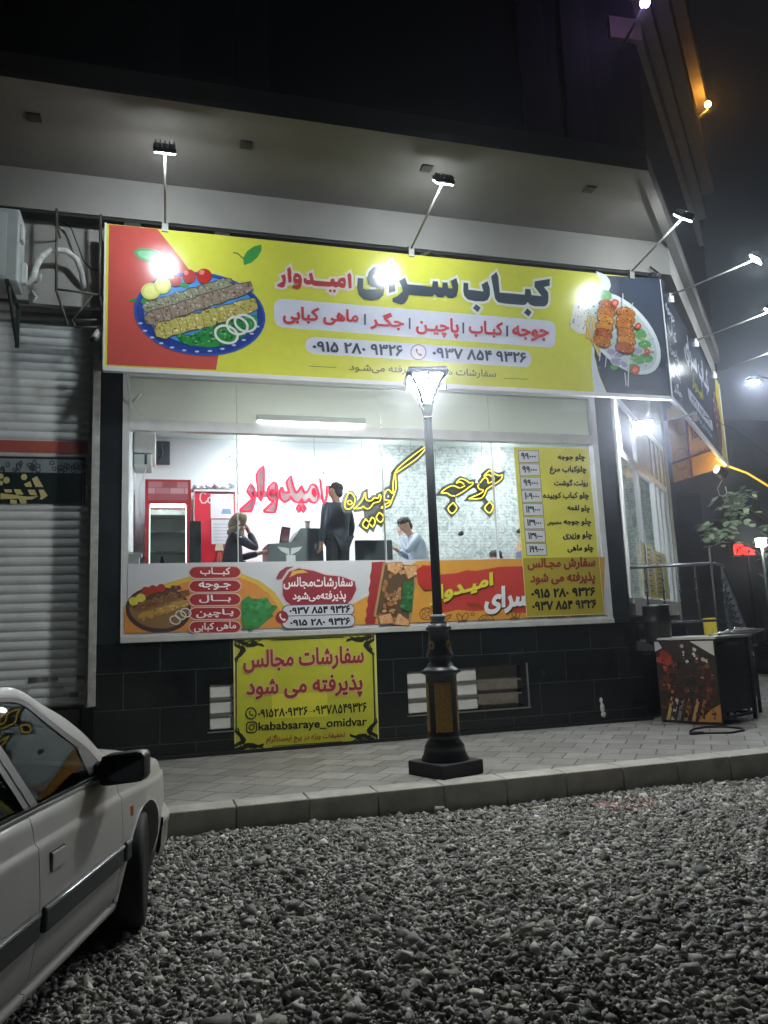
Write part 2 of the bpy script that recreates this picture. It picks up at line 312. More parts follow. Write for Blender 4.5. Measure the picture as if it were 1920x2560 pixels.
PLATE_ROWS=[[(-196,5575),(-106,5568),(-29,5605),(51,5637),(126,5689),(210,5706),(290,5744),(376,5761),(449,5825),(537,5838),(615,5889),(704,5904),(784,5954),(863,6008),(840,6089),(748,6079),(664,6047),(582,6006),(497,5982),(418,5933),(332,5916),(257,5859),(171,5844),(95,5793),(12,5771),(-66,5735),(-148,5710),(-214,5635)],[(-178,5426),(-65,5405),(25,5464),(123,5499),(216,5552),(317,5584),(410,5642),(513,5671),(609,5726),(715,5751),(809,5817),(915,5846),(1014,5901),(1111,5965),(1081,6067),(974,6036),(866,6010),(768,5954),(663,5922),(564,5873),(463,5835),(369,5779),(267,5747),(173,5695),(74,5660),(-21,5616),(-121,5587),(-201,5500)],[(-57,5264),(49,5240),(135,5297),(231,5316),(319,5367),(416,5391),(510,5425),(607,5449),(698,5501),(798,5523),(887,5586),(989,5604),(1082,5658),(1174,5721),(1142,5849),(1039,5831),(939,5801),(846,5749),(745,5726),(652,5681),(551,5665),(463,5604),(365,5584),(275,5536),(177,5520),(89,5470),(-7,5452),(-82,5359)]]
PLATE_TOM=[[(239,6007),(233,5977),(218,5950),(195,5931),(168,5923),(140,5926),(117,5941),(102,5965),(97,5994),(102,6025),(117,6051),(140,6071),(167,6079),(195,6076),(218,6061),(233,6037)],[(411,6081),(405,6044),(387,6013),(361,5990),(330,5980),(298,5984),(272,6002),(255,6030),(248,6065),(255,6101),(272,6133),(299,6156),(330,6166),(361,6162),(388,6144),(405,6116)],[(606,6104),(598,6066),(577,6032),(546,6007),(510,5997),(473,6001),(442,6019),(422,6049),(415,6086),(422,6125),(443,6159),(474,6183),(511,6194),(547,6190),(578,6172),(599,6142)]]
PLATE_LEM=[[(-13,5847),(-20,5809),(-40,5774),(-70,5748),(-107,5732),(-147,5728),(-184,5738),(-214,5759),(-234,5790),(-241,5827),(-234,5864),(-215,5899),(-185,5926),(-148,5942),(-108,5946),(-71,5936),(-40,5914),(-20,5883)],[(113,5929),(107,5892),(89,5858),(62,5832),(28,5817),(-7,5814),(-40,5823),(-67,5844),(-85,5875),(-91,5910),(-85,5947),(-68,5980),(-41,6006),(-8,6022),(28,6025),(61,6016),(89,5995),(107,5964)]]
PLATE_GREEN=[[(168,5302),(344,5315),(474,5376),(638,5494),(837,5545),(1158,5642),(1164,5516),(1002,5344),(834,5226),(587,5165),(344,5175),(216,5219)],[(-244,5687),(-214,5759),(-119,5732),(-134,5661)],[(208,5937),(248,5994),(330,5984),(313,5911)],[(-385,5693),(-308,5742),(-291,5683)]]
PLATE_RINGS=[[(911,5303),(893,5272),(864,5249),(826,5235),(784,5232),(741,5240),(702,5258),(670,5285),(649,5318),(640,5353),(644,5388),(662,5418),(691,5442),(728,5456),(770,5459),(813,5451),(853,5433),(885,5406),(907,5373),(916,5337)],[(1034,5432),(1016,5401),(989,5377),(953,5362),(914,5357),(875,5364),(839,5381),(811,5407),(792,5439),(785,5474),(790,5509),(807,5540),(834,5564),(869,5579),(909,5584),(948,5577),(984,5560),(1013,5534),(1032,5502),(1039,5467)],[(1139,5471),(1122,5442),(1094,5419),(1058,5406),(1018,5403),(978,5410),(941,5427),(911,5453),(891,5483),(883,5517),(887,5550),(904,5579),(931,5601),(967,5614),(1007,5618),(1047,5611),(1085,5594),(1115,5568),(1135,5537),(1143,5504)]]
PLATE_DASH=[[(1195,5485),(1180,5472),(1149,5470),(1134,5481),(1150,5495),(1180,5497)],[(1123,5385),(1107,5371),(1077,5369),(1062,5380),(1077,5394),(1108,5396)],[(1022,5294),(1007,5281),(977,5279),(962,5290),(977,5303),(1007,5306)],[(898,5219),(883,5205),(853,5203),(838,5215),(854,5228),(883,5230)],[(757,5161),(742,5147),(713,5146),(698,5157),(713,5170),(743,5172)],[(606,5123),(591,5110),(562,5108),(547,5119),(562,5132),(591,5134)],[(450,5106),(436,5093),(407,5091),(392,5103),(407,5116),(436,5117)],[(298,5112),(284,5099),(255,5097),(241,5108),(255,5121),(284,5123)],[(155,5139),(141,5126),(112,5124),(98,5135),(112,5148),(141,5150)],[(27,5185),(13,5172),(-15,5170),(-29,5181),(-15,5194),(13,5196)],[(-80,5250),(-94,5237),(-122,5235),(-136,5246),(-122,5259),(-94,5261)],[(-162,5330),(-176,5317),(-205,5315),(-219,5326),(-205,5338),(-177,5340)],[(-217,5421),(-231,5408),(-259,5406),(-273,5417),(-259,5430),(-231,5432)]]
B2_WHITE=[(6118,6711),(6304,6657),(6352,6518),(6344,6370),(6146,6186),(6034,5826),(5965,5393),(6020,5093),(6116,4845),(5931,4844),(5908,5107),(5923,5410),(5989,5925),(6113,6308),(6199,6504)]
B2_DARK=[(6286,6656),(7228,6699),(7197,4844),(6127,4844),(6031,5094),(5974,5393),(5996,5720),(6094,6099),(6276,6364),(6349,6497),(6342,6581)]
B2_PLATE=[[(6959,5237),(6885,5193),(6798,5166),(6701,5157),(6597,5168),(6490,5197),(6381,5242),(6275,5304),(6175,5380),(6083,5467),(6003,5563),(5936,5665),(5885,5771),(5850,5877),(5834,5980),(5836,6077),(5857,6165),(5896,6242),(5952,6305),(6023,6352),(6108,6381),(6204,6393),(6308,6385),(6416,6359),(6527,6315),(6635,6254),(6738,6178),(6833,6089),(6916,5990),(6985,5885),(7038,5776),(7073,5668),(7088,5562),(7084,5464),(7060,5375),(7018,5299)],[(6911,5281),(6846,5242),(6769,5219),(6682,5213),(6589,5224),(6491,5252),(6393,5295),(6297,5353),(6205,5423),(6121,5503),(6047,5592),(5985,5685),(5936,5782),(5903,5878),(5887,5971),(5887,6058),(5904,6137),(5937,6206),(5986,6261),(6049,6302),(6124,6327),(6210,6335),(6303,6327),(6401,6301),(6500,6259),(6599,6202),(6693,6131),(6779,6050),(6856,5959),(6920,5863),(6969,5764),(7003,5666),(7019,5571),(7017,5482),(6998,5403),(6963,5335)]]
B2_CHICKEN=[[(6399,6157),(6364,6121),(6300,6102),(6225,6105),(6158,6129),(6117,6167),(6113,6210),(6147,6246),(6211,6265),(6286,6262),(6354,6238),(6395,6200)],[(6374,6057),(6343,6019),(6280,5994),(6204,5991),(6134,6008),(6088,6042),(6080,6083),(6111,6121),(6173,6145),(6250,6150),(6320,6132),(6366,6098)],[(6341,5916),(6303,5884),(6239,5871),(6166,5882),(6104,5913),(6068,5956),(6070,5999),(6107,6031),(6171,6044),(6244,6034),(6307,6003),(6342,5960)],[(6312,5820),(6278,5784),(6215,5765),(6140,5767),(6072,5790),(6031,5827),(6026,5869),(6059,5905),(6122,5924),(6197,5923),(6265,5900),(6307,5863)],[(6281,5696),(6244,5663),(6181,5649),(6107,5657),(6044,5686),(6007,5728),(6006,5770),(6043,5803),(6106,5818),(6179,5809),(6243,5780),(6280,5739)],[(6241,5576),(6202,5545),(6139,5534),(6067,5547),(6007,5580),(5973,5624),(5975,5667),(6013,5698),(6076,5708),(6148,5696),(6209,5663),(6243,5619)],[(6701,6074),(6667,6036),(6601,6014),(6521,6013),(6448,6033),(6401,6070),(6394,6112),(6428,6149),(6493,6172),(6574,6173),(6647,6153),(6694,6116)],[(6689,5971),(6657,5933),(6592,5907),(6511,5902),(6437,5918),(6388,5951),(6378,5993),(6409,6031),(6474,6057),(6554,6062),(6630,6046),(6679,6013)],[(6654,5833),(6616,5799),(6549,5785),(6472,5794),(6404,5823),(6365,5865),(6363,5908),(6401,5942),(6467,5957),(6545,5948),(6613,5919),(6653,5877)],[(6658,5712),(6617,5681),(6551,5673),(6476,5688),(6412,5723),(6377,5768),(6380,5812),(6420,5843),(6487,5852),(6562,5837),(6626,5802),(6661,5756)],[(6659,5624),(6623,5589),(6557,5571),(6478,5575),(6409,5601),(6366,5640),(6361,5682),(6397,5717),(6463,5735),(6541,5731),(6612,5706),(6655,5667)],[(6621,5515),(6586,5480),(6520,5461),(6441,5465),(6371,5489),(6327,5527),(6322,5569),(6357,5604),(6422,5623),(6501,5620),(6572,5596),(6616,5558)]]
B2_RICE=[(5597,5814),(5655,5981),(5702,6149),(5881,6195),(5937,6086),(5922,5920),(5859,5711),(5729,5722)]
B2_FRIES=[[(5908,6001),(5956,6005),(5902,5653),(5853,5649)],[(5972,5986),(6021,5989),(6032,5641),(5984,5638)],[(5856,5915),(5904,5919),(6002,5558),(5954,5554)],[(5991,5720),(6040,5724),(6059,5459),(6010,5456)],[(5921,5674),(5970,5678),(6075,5400),(6027,5396)]]
B2_GREEN=[[(6343,6313),(6293,6267),(6219,6255),(6155,6283),(6130,6337),(6156,6393),(6222,6425),(6296,6416),(6343,6372)],[(6852,5714),(6791,5685),(6720,5698),(6674,5747),(6673,5810),(6718,5857),(6788,5866),(6851,5833),(6876,5773)],[(6938,5620),(6905,5564),(6834,5531),(6757,5536),(6711,5577),(6717,5634),(6773,5681),(6851,5696),(6917,5672)],[(6811,5363),(6744,5318),(6656,5320),(6588,5368),(6572,5439),(6616,5500),(6698,5523),(6782,5497),(6827,5434)],[(6945,5412),(6920,5370),(6866,5346),(6808,5350),(6773,5380),(6778,5424),(6820,5459),(6880,5470),(6929,5452)],[(6693,5253),(6664,5204),(6601,5175),(6533,5180),(6492,5216),(6497,5267),(6546,5308),(6616,5321),(6674,5299)],[(6345,5253),(6326,5221),(6284,5201),(6240,5205),(6213,5229),(6216,5262),(6248,5290),(6294,5298),(6332,5284)]]
B2_TOM=[[(6438,6231),(6429,6205),(6410,6183),(6383,6169),(6355,6167),(6330,6176),(6315,6195),(6311,6221),(6320,6247),(6339,6269),(6366,6282),(6394,6285),(6419,6275),(6435,6256)],[(6685,5222),(6674,5190),(6649,5163),(6616,5148),(6580,5146),(6550,5158),(6531,5182),(6526,5213),(6537,5244),(6562,5271),(6595,5286),(6630,5288),(6661,5276),(6680,5253)],[(6782,5902),(6775,5880),(6757,5861),(6734,5849),(6710,5848),(6688,5856),(6675,5872),(6672,5894),(6680,5916),(6697,5935),(6720,5946),(6745,5948),(6766,5940),(6779,5924)],[(6885,5513),(6878,5492),(6862,5475),(6841,5465),(6818,5464),(6799,5471),(6786,5486),(6784,5506),(6791,5526),(6806,5543),(6828,5553),(6850,5555),(6870,5547),(6882,5532)]]
B2_ONION=[[(6337,5449),(6314,5429),(6276,5419),(6232,5425),(6195,5442),(6173,5468),(6174,5495),(6196,5516),(6234,5525),(6278,5520),(6316,5502),(6337,5476)],[(6484,5477),(6479,5447),(6448,5414),(6401,5388),(6350,5376),(6308,5381),(6288,5402),(6293,5432),(6323,5465),(6370,5490),(6421,5503),(6463,5498)],[(6439,5323),(6416,5293),(6369,5275),(6313,5272),(6261,5286),(6228,5313),(6222,5345),(6245,5374),(6291,5392),(6348,5395),(6400,5381),(6434,5355)],[(6494,5257),(6470,5245),(6437,5248),(6405,5265),(6382,5291),(6374,5319),(6383,5342),(6407,5354),(6440,5351),(6472,5334),(6496,5308),(6504,5280)],[(6787,5511),(6765,5484),(6723,5467),(6671,5464),(6623,5477),(6593,5501),(6588,5530),(6609,5557),(6652,5574),(6704,5577),(6752,5564),(6782,5540)]]
B2_SKEW=[[(6511,6385),(6527,6386),(6503,6132),(6487,6130)],[(6663,6250),(6679,6251),(6650,6144),(6634,6142)],[(6053,5490),(6069,5491),(6034,5316),(6019,5315)],[(6155,5466),(6170,5467),(6121,5230),(6105,5229)],[(6420,5166),(6436,5167),(6436,4970),(6420,4969)],[(6512,5406),(6528,5407),(6468,4955),(6452,4954)]]
NEON_RED=[[(978,3222),(1115,3343),(1119,3380),(1065,3455),(1107,3542),(1147,3494),(1159,3418),(1151,3321),(1106,3200),(982,3207)],[(1270,3777),(1279,3685),(1268,3450),(1236,3348),(1215,3381),(1186,3676)],[(1400,3573),(1444,3536),(1449,3383),(1436,3285),(1408,3190),(1282,3194),(1278,3212),(1403,3330),(1351,3352),(1323,3413),(1339,3511)],[(1361,3462),(1387,3478),(1413,3451),(1383,3436)],[(1628,3653),(1645,3577),(1684,3454),(1722,3462),(1754,3517),(1769,3528),(1791,3471),(1821,3448),(1852,3472),(1884,3541),(1920,3557),(1961,3535),(1989,3442),(1979,3357),(1932,3315),(1879,3330),(1861,3364),(1825,3322),(1780,3329),(1761,3359),(1734,3325),(1666,3332),(1622,3385),(1598,3354),(1538,3323),(1486,3369),(1480,3452),(1500,3506),(1515,3506),(1533,3453),(1601,3450),(1569,3583)],[(1937,3496),(1955,3442),(1942,3403),(1916,3442),(1915,3488)],[(2099,3739),(2112,3646),(2097,3405),(2059,3312),(2041,3366),(2018,3644)],[(1725,3283),(1755,3237),(1723,3199),(1698,3237)],[(1782,3283),(1812,3238),(1782,3199),(1757,3237)]]
NEON_RED_BRIDGE=[[(1117,3459),(1488,3464),(1486,3384),(1115,3380)],[(1974,3427),(2051,3427),(2049,3350),(1971,3350)],[(1726,3332),(1795,3333),(1786,3264),(1732,3264)]]
NEON_K=[(0,[(3487,4098),(3498,4073),(3357,3931),(3061,3732),(3050,3739),(3102,3805),(3274,3946),(3487,4098)]),(0,[(3039,3715),(3015,3611),(3005,3483),(2991,3448),(2945,3499),(2899,3466),(2880,3403),(2894,3356),(2955,3348),(2941,3324),(2892,3300)]),(0,[(3053,3715),(3049,3635),(3052,3611),(3047,3508),(2997,3388),(2948,3285),(2841,3245),(2842,3265),(2891,3289)]),(0,[(2450,3235),(2545,3244),(2586,3267),(2609,3244),(2648,3236),(2689,3260),(2731,3315),(2804,3331),(2831,3387),(2828,3426),(2808,3418),(2790,3378),(2742,3386),(2701,3346),(2645,3346),(2622,3377),(2621,3448),(2608,3440),(2582,3369),(2515,3282)]),(0,[(2450,3235),(2507,3275)]),(0,[(2390,3445),(2434,3438),(2471,3376),(2460,3298),(2403,3235),(2348,3235),(2330,3281),(2348,3359),(2390,3445)]),(0,[(2375,3336),(2407,3344),(2433,3313),(2397,3290),(2370,3313),(2375,3336)]),(0,[(2802,3186),(2860,3128),(2817,3053),(2755,3116),(2802,3186)]),(0,[(2611,3100),(2657,3057),(2695,3120),(2741,3073),(2702,2991),(2656,3034),(2622,2972),(2564,3019),(2611,3100)])]
NEON_K_BACK=[[(2589,3353),(2629,3369),(2855,3387),(2908,3293),(2887,3190),(2856,3026),(2815,3010),(2752,3034),(2694,2972),(2597,2949),(2532,3011),(2596,3127)],[(2310,3281),(2346,3414),(2395,3469),(2457,3438),(2491,3376),(2484,3298),(2442,3228),(2355,3212)]]
NEON_J=[(0,[(3970,3531),(3883,3564),(3818,3550),(3745,3508),(3696,3460),(3777,3461),(3839,3425),(3896,3422)]),(0,[(3917,3429),(4021,3484),(4111,3547),(4164,3581),(4173,3616),(4122,3608),(4074,3642),(4003,3665),(3959,3640),(3924,3599),(3986,3620),(4041,3587)]),(0,[(4051,3566),(3988,3535)]),(0,[(4357,3701),(4355,3722),(4432,3786),(4461,3779),(4532,3732),(4590,3719),(4628,3734),(4618,3692),(4585,3650),(4470,3579),(4378,3523),(4336,3447),(4275,3391),(4108,3383),(4131,3400),(4279,3460),(4326,3505),(4269,3521),(4246,3562),(4262,3593)]),(0,[(4282,3611),(4337,3673),(4374,3684),(4401,3654),(4409,3605),(4505,3662)]),(0,[(4506,3676),(4435,3723),(4406,3730),(4357,3701)]),(0,[(3862,3327),(3914,3253),(3839,3176),(3783,3246),(3862,3327)]),(0,[(4410,3341),(4456,3277),(4399,3184),(4327,3255),(4410,3341)])]
NEON_J_BACK=[[(3692,3460),(3818,3556),(3883,3567),(3941,3578),(3921,3605),(4003,3668),(4173,3619),(4252,3610),(4338,3687),(4355,3729),(4440,3789),(4532,3732),(4628,3734),(4618,3692),(4378,3523),(4336,3447),(4275,3391),(4115,3383),(4279,3467),(4232,3521),(4163,3568),(4021,3481),(3910,3422),(3839,3425),(3777,3458)],[(3829,3442),(3917,3429),(3908,3324),(3815,3323)],[(4282,3391),(4343,3433),(4389,3365),(4335,3310)],[(3862,3331),(3918,3253),(3838,3172),(3779,3246)],[(4410,3345),(4460,3277),(4399,3181),(4324,3255)]]
STRIP_HILL_Y=[(-408,2035),(-178,2202),(65,2294),(333,2368),(663,2411),(961,2396),(1181,2300),(1361,2164),(1480,1978),(1544,1632),(-404,1688)]
STRIP_HILL_O=[(-407,1974),(-85,2190),(332,2312),(663,2357),(940,2342),(1139,2256),(1299,2131),(1414,1960),(1472,1635),(-404,1688)]
STRIP_PLATE=[[(356,1941),(343,1885),(315,1833),(272,1787),(216,1750),(150,1724),(77,1708),(-1,1705),(-78,1714),(-153,1734),(-222,1765),(-282,1805),(-331,1852),(-367,1905),(-387,1962),(-392,2019),(-381,2075),(-354,2126),(-313,2172),(-259,2209),(-194,2237),(-121,2254),(-44,2258),(35,2251),(111,2231),(182,2201),(244,2160),(294,2112),(331,2057),(351,2000)],[(321,1959),(310,1910),(285,1866),(246,1827),(196,1795),(137,1772),(71,1760),(2,1757),(-68,1765),(-136,1782),(-198,1809),(-253,1844),(-297,1885),(-329,1931),(-347,1979),(-352,2029),(-342,2076),(-318,2121),(-281,2160),(-232,2192),(-174,2215),(-108,2229),(-39,2233),(32,2226),(101,2209),(164,2182),(220,2147),(266,2105),(298,2059),(317,2009)]]
STRIP_ROWS=[[(-320,2053),(-271,2043),(-235,2081),(-188,2078),(-147,2097),(-100,2096),(-64,2133),(-12,2117),(23,2157),(77,2136),(109,2188),(158,2183),(200,2204),(243,2222),(230,2263),(183,2258),(133,2267),(101,2214),(49,2228),(10,2201),(-38,2203),(-77,2176),(-121,2167),(-159,2137),(-213,2159),(-245,2112),(-295,2124),(-330,2085)],[(-302,1978),(-245,1965),(-199,1985),(-146,1984),(-103,2017),(-49,2012),(-5,2045),(47,2050),(94,2070),(149,2066),(194,2097),(244,2110),(293,2129),(343,2145),(323,2210),(270,2204),(220,2192),(175,2161),(117,2175),(77,2127),(20,2138),(-21,2098),(-77,2108),(-124,2086),(-173,2075),(-217,2045),(-269,2044),(-312,2013)],[(-248,1887),(-187,1850),(-152,1897),(-96,1877),(-60,1922),(-6,1911),(36,1936),(88,1932),(130,1960),(178,1969),(221,1993),(269,2003),(315,2020),(361,2038),(344,2095),(296,2085),(245,2084),(198,2069),(145,2077),(105,2040),(57,2034),(14,2008),(-34,2003),(-77,1979),(-128,1981),(-171,1961),(-217,1950),(-257,1916)]]
STRIP_RED=[[(-121,2207),(-127,2182),(-145,2164),(-169,2157),(-193,2165),(-211,2184),(-217,2209),(-211,2234),(-194,2252),(-169,2259),(-145,2251),(-127,2232)],[(-36,2222),(-43,2197),(-60,2179),(-85,2173),(-109,2180),(-127,2199),(-134,2225),(-127,2250),(-110,2268),(-85,2274),(-61,2267),(-43,2248)],[(58,2236),(51,2210),(33,2192),(9,2186),(-15,2193),(-33,2212),(-40,2238),(-34,2263),(-16,2281),(9,2288),(33,2280),(51,2261)]]
STRIP_LEM=[[(-248,2088),(-255,2063),(-275,2045),(-303,2039),(-331,2047),(-351,2066),(-359,2091),(-352,2116),(-332,2134),(-304,2140),(-276,2132),(-256,2113)],[(-167,2124),(-174,2099),(-194,2082),(-222,2076),(-250,2083),(-270,2102),(-278,2127),(-271,2152),(-251,2170),(-223,2176),(-195,2169),(-174,2150)]]
STRIP_RING=[[(227,1829),(214,1811),(193,1802),(167,1803),(142,1813),(122,1831),(112,1853),(113,1875),(126,1892),(147,1902),(173,1901),(199,1891),(218,1873),(228,1851)],[(294,1885),(281,1867),(259,1858),(233,1859),(208,1869),(188,1887),(178,1909),(179,1931),(192,1949),(214,1958),(240,1957),(265,1947),(285,1929),(295,1907)],[(351,1912),(338,1895),(316,1885),(290,1886),(265,1896),(245,1914),(235,1937),(236,1959),(249,1976),(271,1985),(297,1985),(322,1975),(342,1956),(352,1934)]]
STRIP_PILL=[[(323,2336),(960,2331),(962,2489),(323,2495)],[(323,2170),(958,2162),(960,2319),(323,2328)],[(322,2009),(956,1998),(958,2154),(323,2166)],[(322,1845),(954,1830),(956,1986),(322,2001)],[(322,1681),(952,1664),(954,1819),(322,1837)]]
STRIP_TEXT=[('کبـــاب', [(464, 2375), (825, 2358), (826, 2475), (464, 2475)], 'w'), ('جـوجه', [(444, 2203), (829, 2193), (830, 2302), (444, 2300)], 'w'), ('بـــال', [(447, 2045), (828, 2037), (829, 2133), (448, 2143)], 'w'), ('پـاچین', [(414, 1853), (859, 1873), (860, 1967), (414, 1971)], 'w'), ('ماهی کبابی', [(389, 1694), (887, 1702), (888, 1807), (389, 1811)], 'w'), ('سفارشات\u200cمجالس', [(1474, 2182), (2362, 2164), (2367, 2323), (1477, 2341)], 'w'), ('پذیرفته\u200cمی\u200cشود', [(1583, 2020), (2266, 2000), (2271, 2152), (1586, 2148)], 'w'), ('۰۹۳۷ ۸۵۴ ۹۳۲۶', [(1539, 1875), (2319, 1865), (2323, 1969), (1541, 1960)], 'k'), ('۰۹۱۵ ۲۸۰ ۹۳۲۶', [(1542, 1729), (2314, 1715), (2317, 1812), (1544, 1808)], 'k')]
STRIP_LEAF=[(952,2054),(1037,2116),(1112,2069),(1278,2089),(1301,2024),(1377,1951),(1304,1842),(1171,1727),(972,1715),(954,1854)]
STRIP_BLOB=[(1462,2121),(1466,2284),(1551,2405),(1676,2445),(1864,2410),(2011,2355),(2223,2330),(2393,2264),(2411,2159),(2342,2035),(2254,1963),(1582,1975),(1501,2038)]
STRIP_DROP=[(1384,2316),(1427,2408),(1511,2464),(1614,2470),(1530,2426),(1456,2315)]
STRIP_SWOOSH=[(1549,2329),(1592,2411),(1718,2427),(1790,2391),(1654,2379)]
STRIP_PILL2=[[(1457,1853),(2368,1847),(2372,1976),(1459,1983)],[(1454,1704),(2369,1698),(2374,1843),(1457,1849)]]
STRIP_PHONE=[(1516,1841),(1512,1821),(1502,1804),(1488,1790),(1469,1781),(1449,1779),(1429,1783),(1411,1793),(1397,1807),(1388,1826),(1385,1846),(1389,1865),(1398,1883),(1413,1897),(1431,1905),(1452,1908),(1472,1904),(1490,1894),(1504,1880),(1513,1861)]
STRIP_YEL1=[(2370,1920),(2648,2079),(2630,1631),(2366,1637)]
STRIP_ORANGE=[(3246,2516),(4779,2528),(6059,2534),(5969,1603),(2990,1637),(2336,1642),(2348,1972),(2547,2071)]
STRIP_REDCOL=[(2630,2509),(2818,2515),(2639,1655),(2504,1648),(2523,1738),(2509,1760),(2538,1842),(2526,1884),(2560,1966),(2549,2008),(2581,2112),(2572,2155),(2602,2260),(2596,2323),(2621,2407)]
STRIP_TRAY=[(2784,2507),(3254,2451),(3107,1671),(2623,1808)]
STRIP_FOOD=[[(2987,2016),(2972,2033),(2968,2072),(2977,2104),(2993,2105),(3004,2073),(3002,2034)],[(2760,1826),(2742,1816),(2710,1821),(2688,1837),(2692,1852),(2720,1854),(2750,1843)],[(2942,2338),(2924,2350),(2920,2375),(2934,2396),(2954,2396),(2966,2375),(2961,2349)],[(2910,1978),(2888,1968),(2858,1979),(2844,2002),(2856,2021),(2884,2020),(2908,2001)],[(2804,1865),(2785,1862),(2764,1877),(2758,1898),(2771,1910),(2793,1904),(2808,1883)],[(2963,2408),(2944,2398),(2922,2405),(2913,2425),(2924,2442),(2946,2444),(2964,2429)],[(2889,1837),(2864,1845),(2849,1875),(2855,1905),(2877,1912),(2899,1891),(2905,1857)],[(2811,2121),(2790,2109),(2760,2117),(2745,2140),(2754,2159),(2783,2161),(2808,2144)],[(2737,1871),(2747,1890),(2774,1899),(2798,1891),(2801,1872),(2781,1857),(2753,1856)],[(2854,2288),(2843,2310),(2853,2346),(2877,2369),(2898,2362),(2899,2329),(2879,2297)],[(2764,2131),(2758,2148),(2769,2167),(2789,2174),(2803,2163),(2800,2143),(2783,2129)],[(2803,2183),(2779,2201),(2772,2244),(2788,2279),(2814,2280),(2832,2246),(2826,2203)],[(2945,1962),(2920,1952),(2889,1964),(2876,1990),(2890,2011),(2920,2010),(2945,1988)],[(3021,2335),(2998,2350),(2988,2389),(2998,2423),(3021,2427),(3040,2397),(3040,2356)],[(2917,2056),(2904,2074),(2903,2112),(2915,2142),(2932,2142),(2940,2110),(2934,2072)],[(2872,1771),(2879,1789),(2905,1800),(2929,1795),(2934,1778),(2915,1762),(2888,1759)],[(2868,2355),(2867,2379),(2891,2409),(2922,2423),(2937,2409),(2924,2379),(2893,2355)],[(2834,2070),(2843,2089),(2873,2102),(2900,2098),(2905,2081),(2884,2063),(2852,2059)],[(2826,1869),(2841,1888),(2882,1900),(2918,1897),(2922,1880),(2890,1862),(2848,1857)],[(2927,2038),(2929,2058),(2954,2083),(2982,2094),(2993,2082),(2978,2056),(2949,2037)],[(2784,2041),(2775,2056),(2781,2080),(2798,2094),(2813,2089),(2815,2067),(2802,2046)],[(2895,1949),(2871,1932),(2831,1938),(2805,1962),(2813,1986),(2849,1992),(2885,1976)],[(2886,1983),(2870,2002),(2874,2037),(2894,2063),(2915,2058),(2921,2028),(2908,1994)],[(3007,2089),(2985,2074),(2951,2079),(2929,2101),(2936,2122),(2967,2127),(2999,2112)],[(2937,2335),(2920,2332),(2898,2345),(2888,2364),(2898,2376),(2920,2371),(2938,2352)],[(2808,2038),(2785,2053),(2780,2087),(2795,2114),(2820,2114),(2836,2087),(2830,2054)],[(2961,2098),(2951,2121),(2963,2157),(2989,2180),(3009,2171),(3008,2138),(2987,2106)],[(2756,1749),(2744,1768),(2746,1805),(2762,1834),(2778,1831),(2784,1800),(2774,1763)],[(3088,2368),(3071,2349),(3041,2348),(3020,2365),(3024,2388),(3050,2399),(3079,2390)],[(2877,2015),(2891,2036),(2929,2047),(2962,2039),(2965,2018),(2936,2001),(2897,1999)],[(2836,2009),(2814,2014),(2805,2035),(2814,2056),(2835,2060),(2852,2045),(2853,2022)],[(2954,1751),(2938,1743),(2913,1750),(2898,1767),(2905,1780),(2928,1781),(2950,1768)],[(2777,1898),(2757,1912),(2749,1944),(2761,1971),(2782,1973),(2797,1948),(2795,1914)],[(2762,2120),(2746,2144),(2752,2186),(2777,2216),(2801,2210),(2806,2173),(2789,2133)]]
STRIP_PITA=[[(2839,2489),(3030,2497),(3050,2443),(2945,2348),(2836,2404)],[(3051,2454),(3243,2451),(3214,2332),(3110,2281)],[(2689,1816),(2844,1842),(2894,1725),(2707,1711)],[(2955,1838),(3095,1739),(3081,1676),(2893,1704)]]
STRIP_HERB=[(3041,2250),(3187,2247),(3145,1843),(3002,1890)]
STRIP_BAND=[(3523,2327),(3803,2347),(3947,2384),(4088,2371),(4428,2421),(4821,2423),(4808,1784),(4529,1802),(4460,1844),(4340,1843),(4006,1832),(3774,1861),(3587,1824),(3498,1874)]
STRIP_TOM=[(3229,2397),(3323,2460),(3437,2448),(3478,2349),(3456,2155),(3329,2126),(3243,2224)]
STRIP_TITLE=[('امیـدوار', [(3381, 1910), (4311, 2123), (4327, 2356), (3395, 2167)], 'y'), ('سرای', [(4156, 1777), (4834, 1799), (4864, 2177), (4181, 2148)], 'W')]
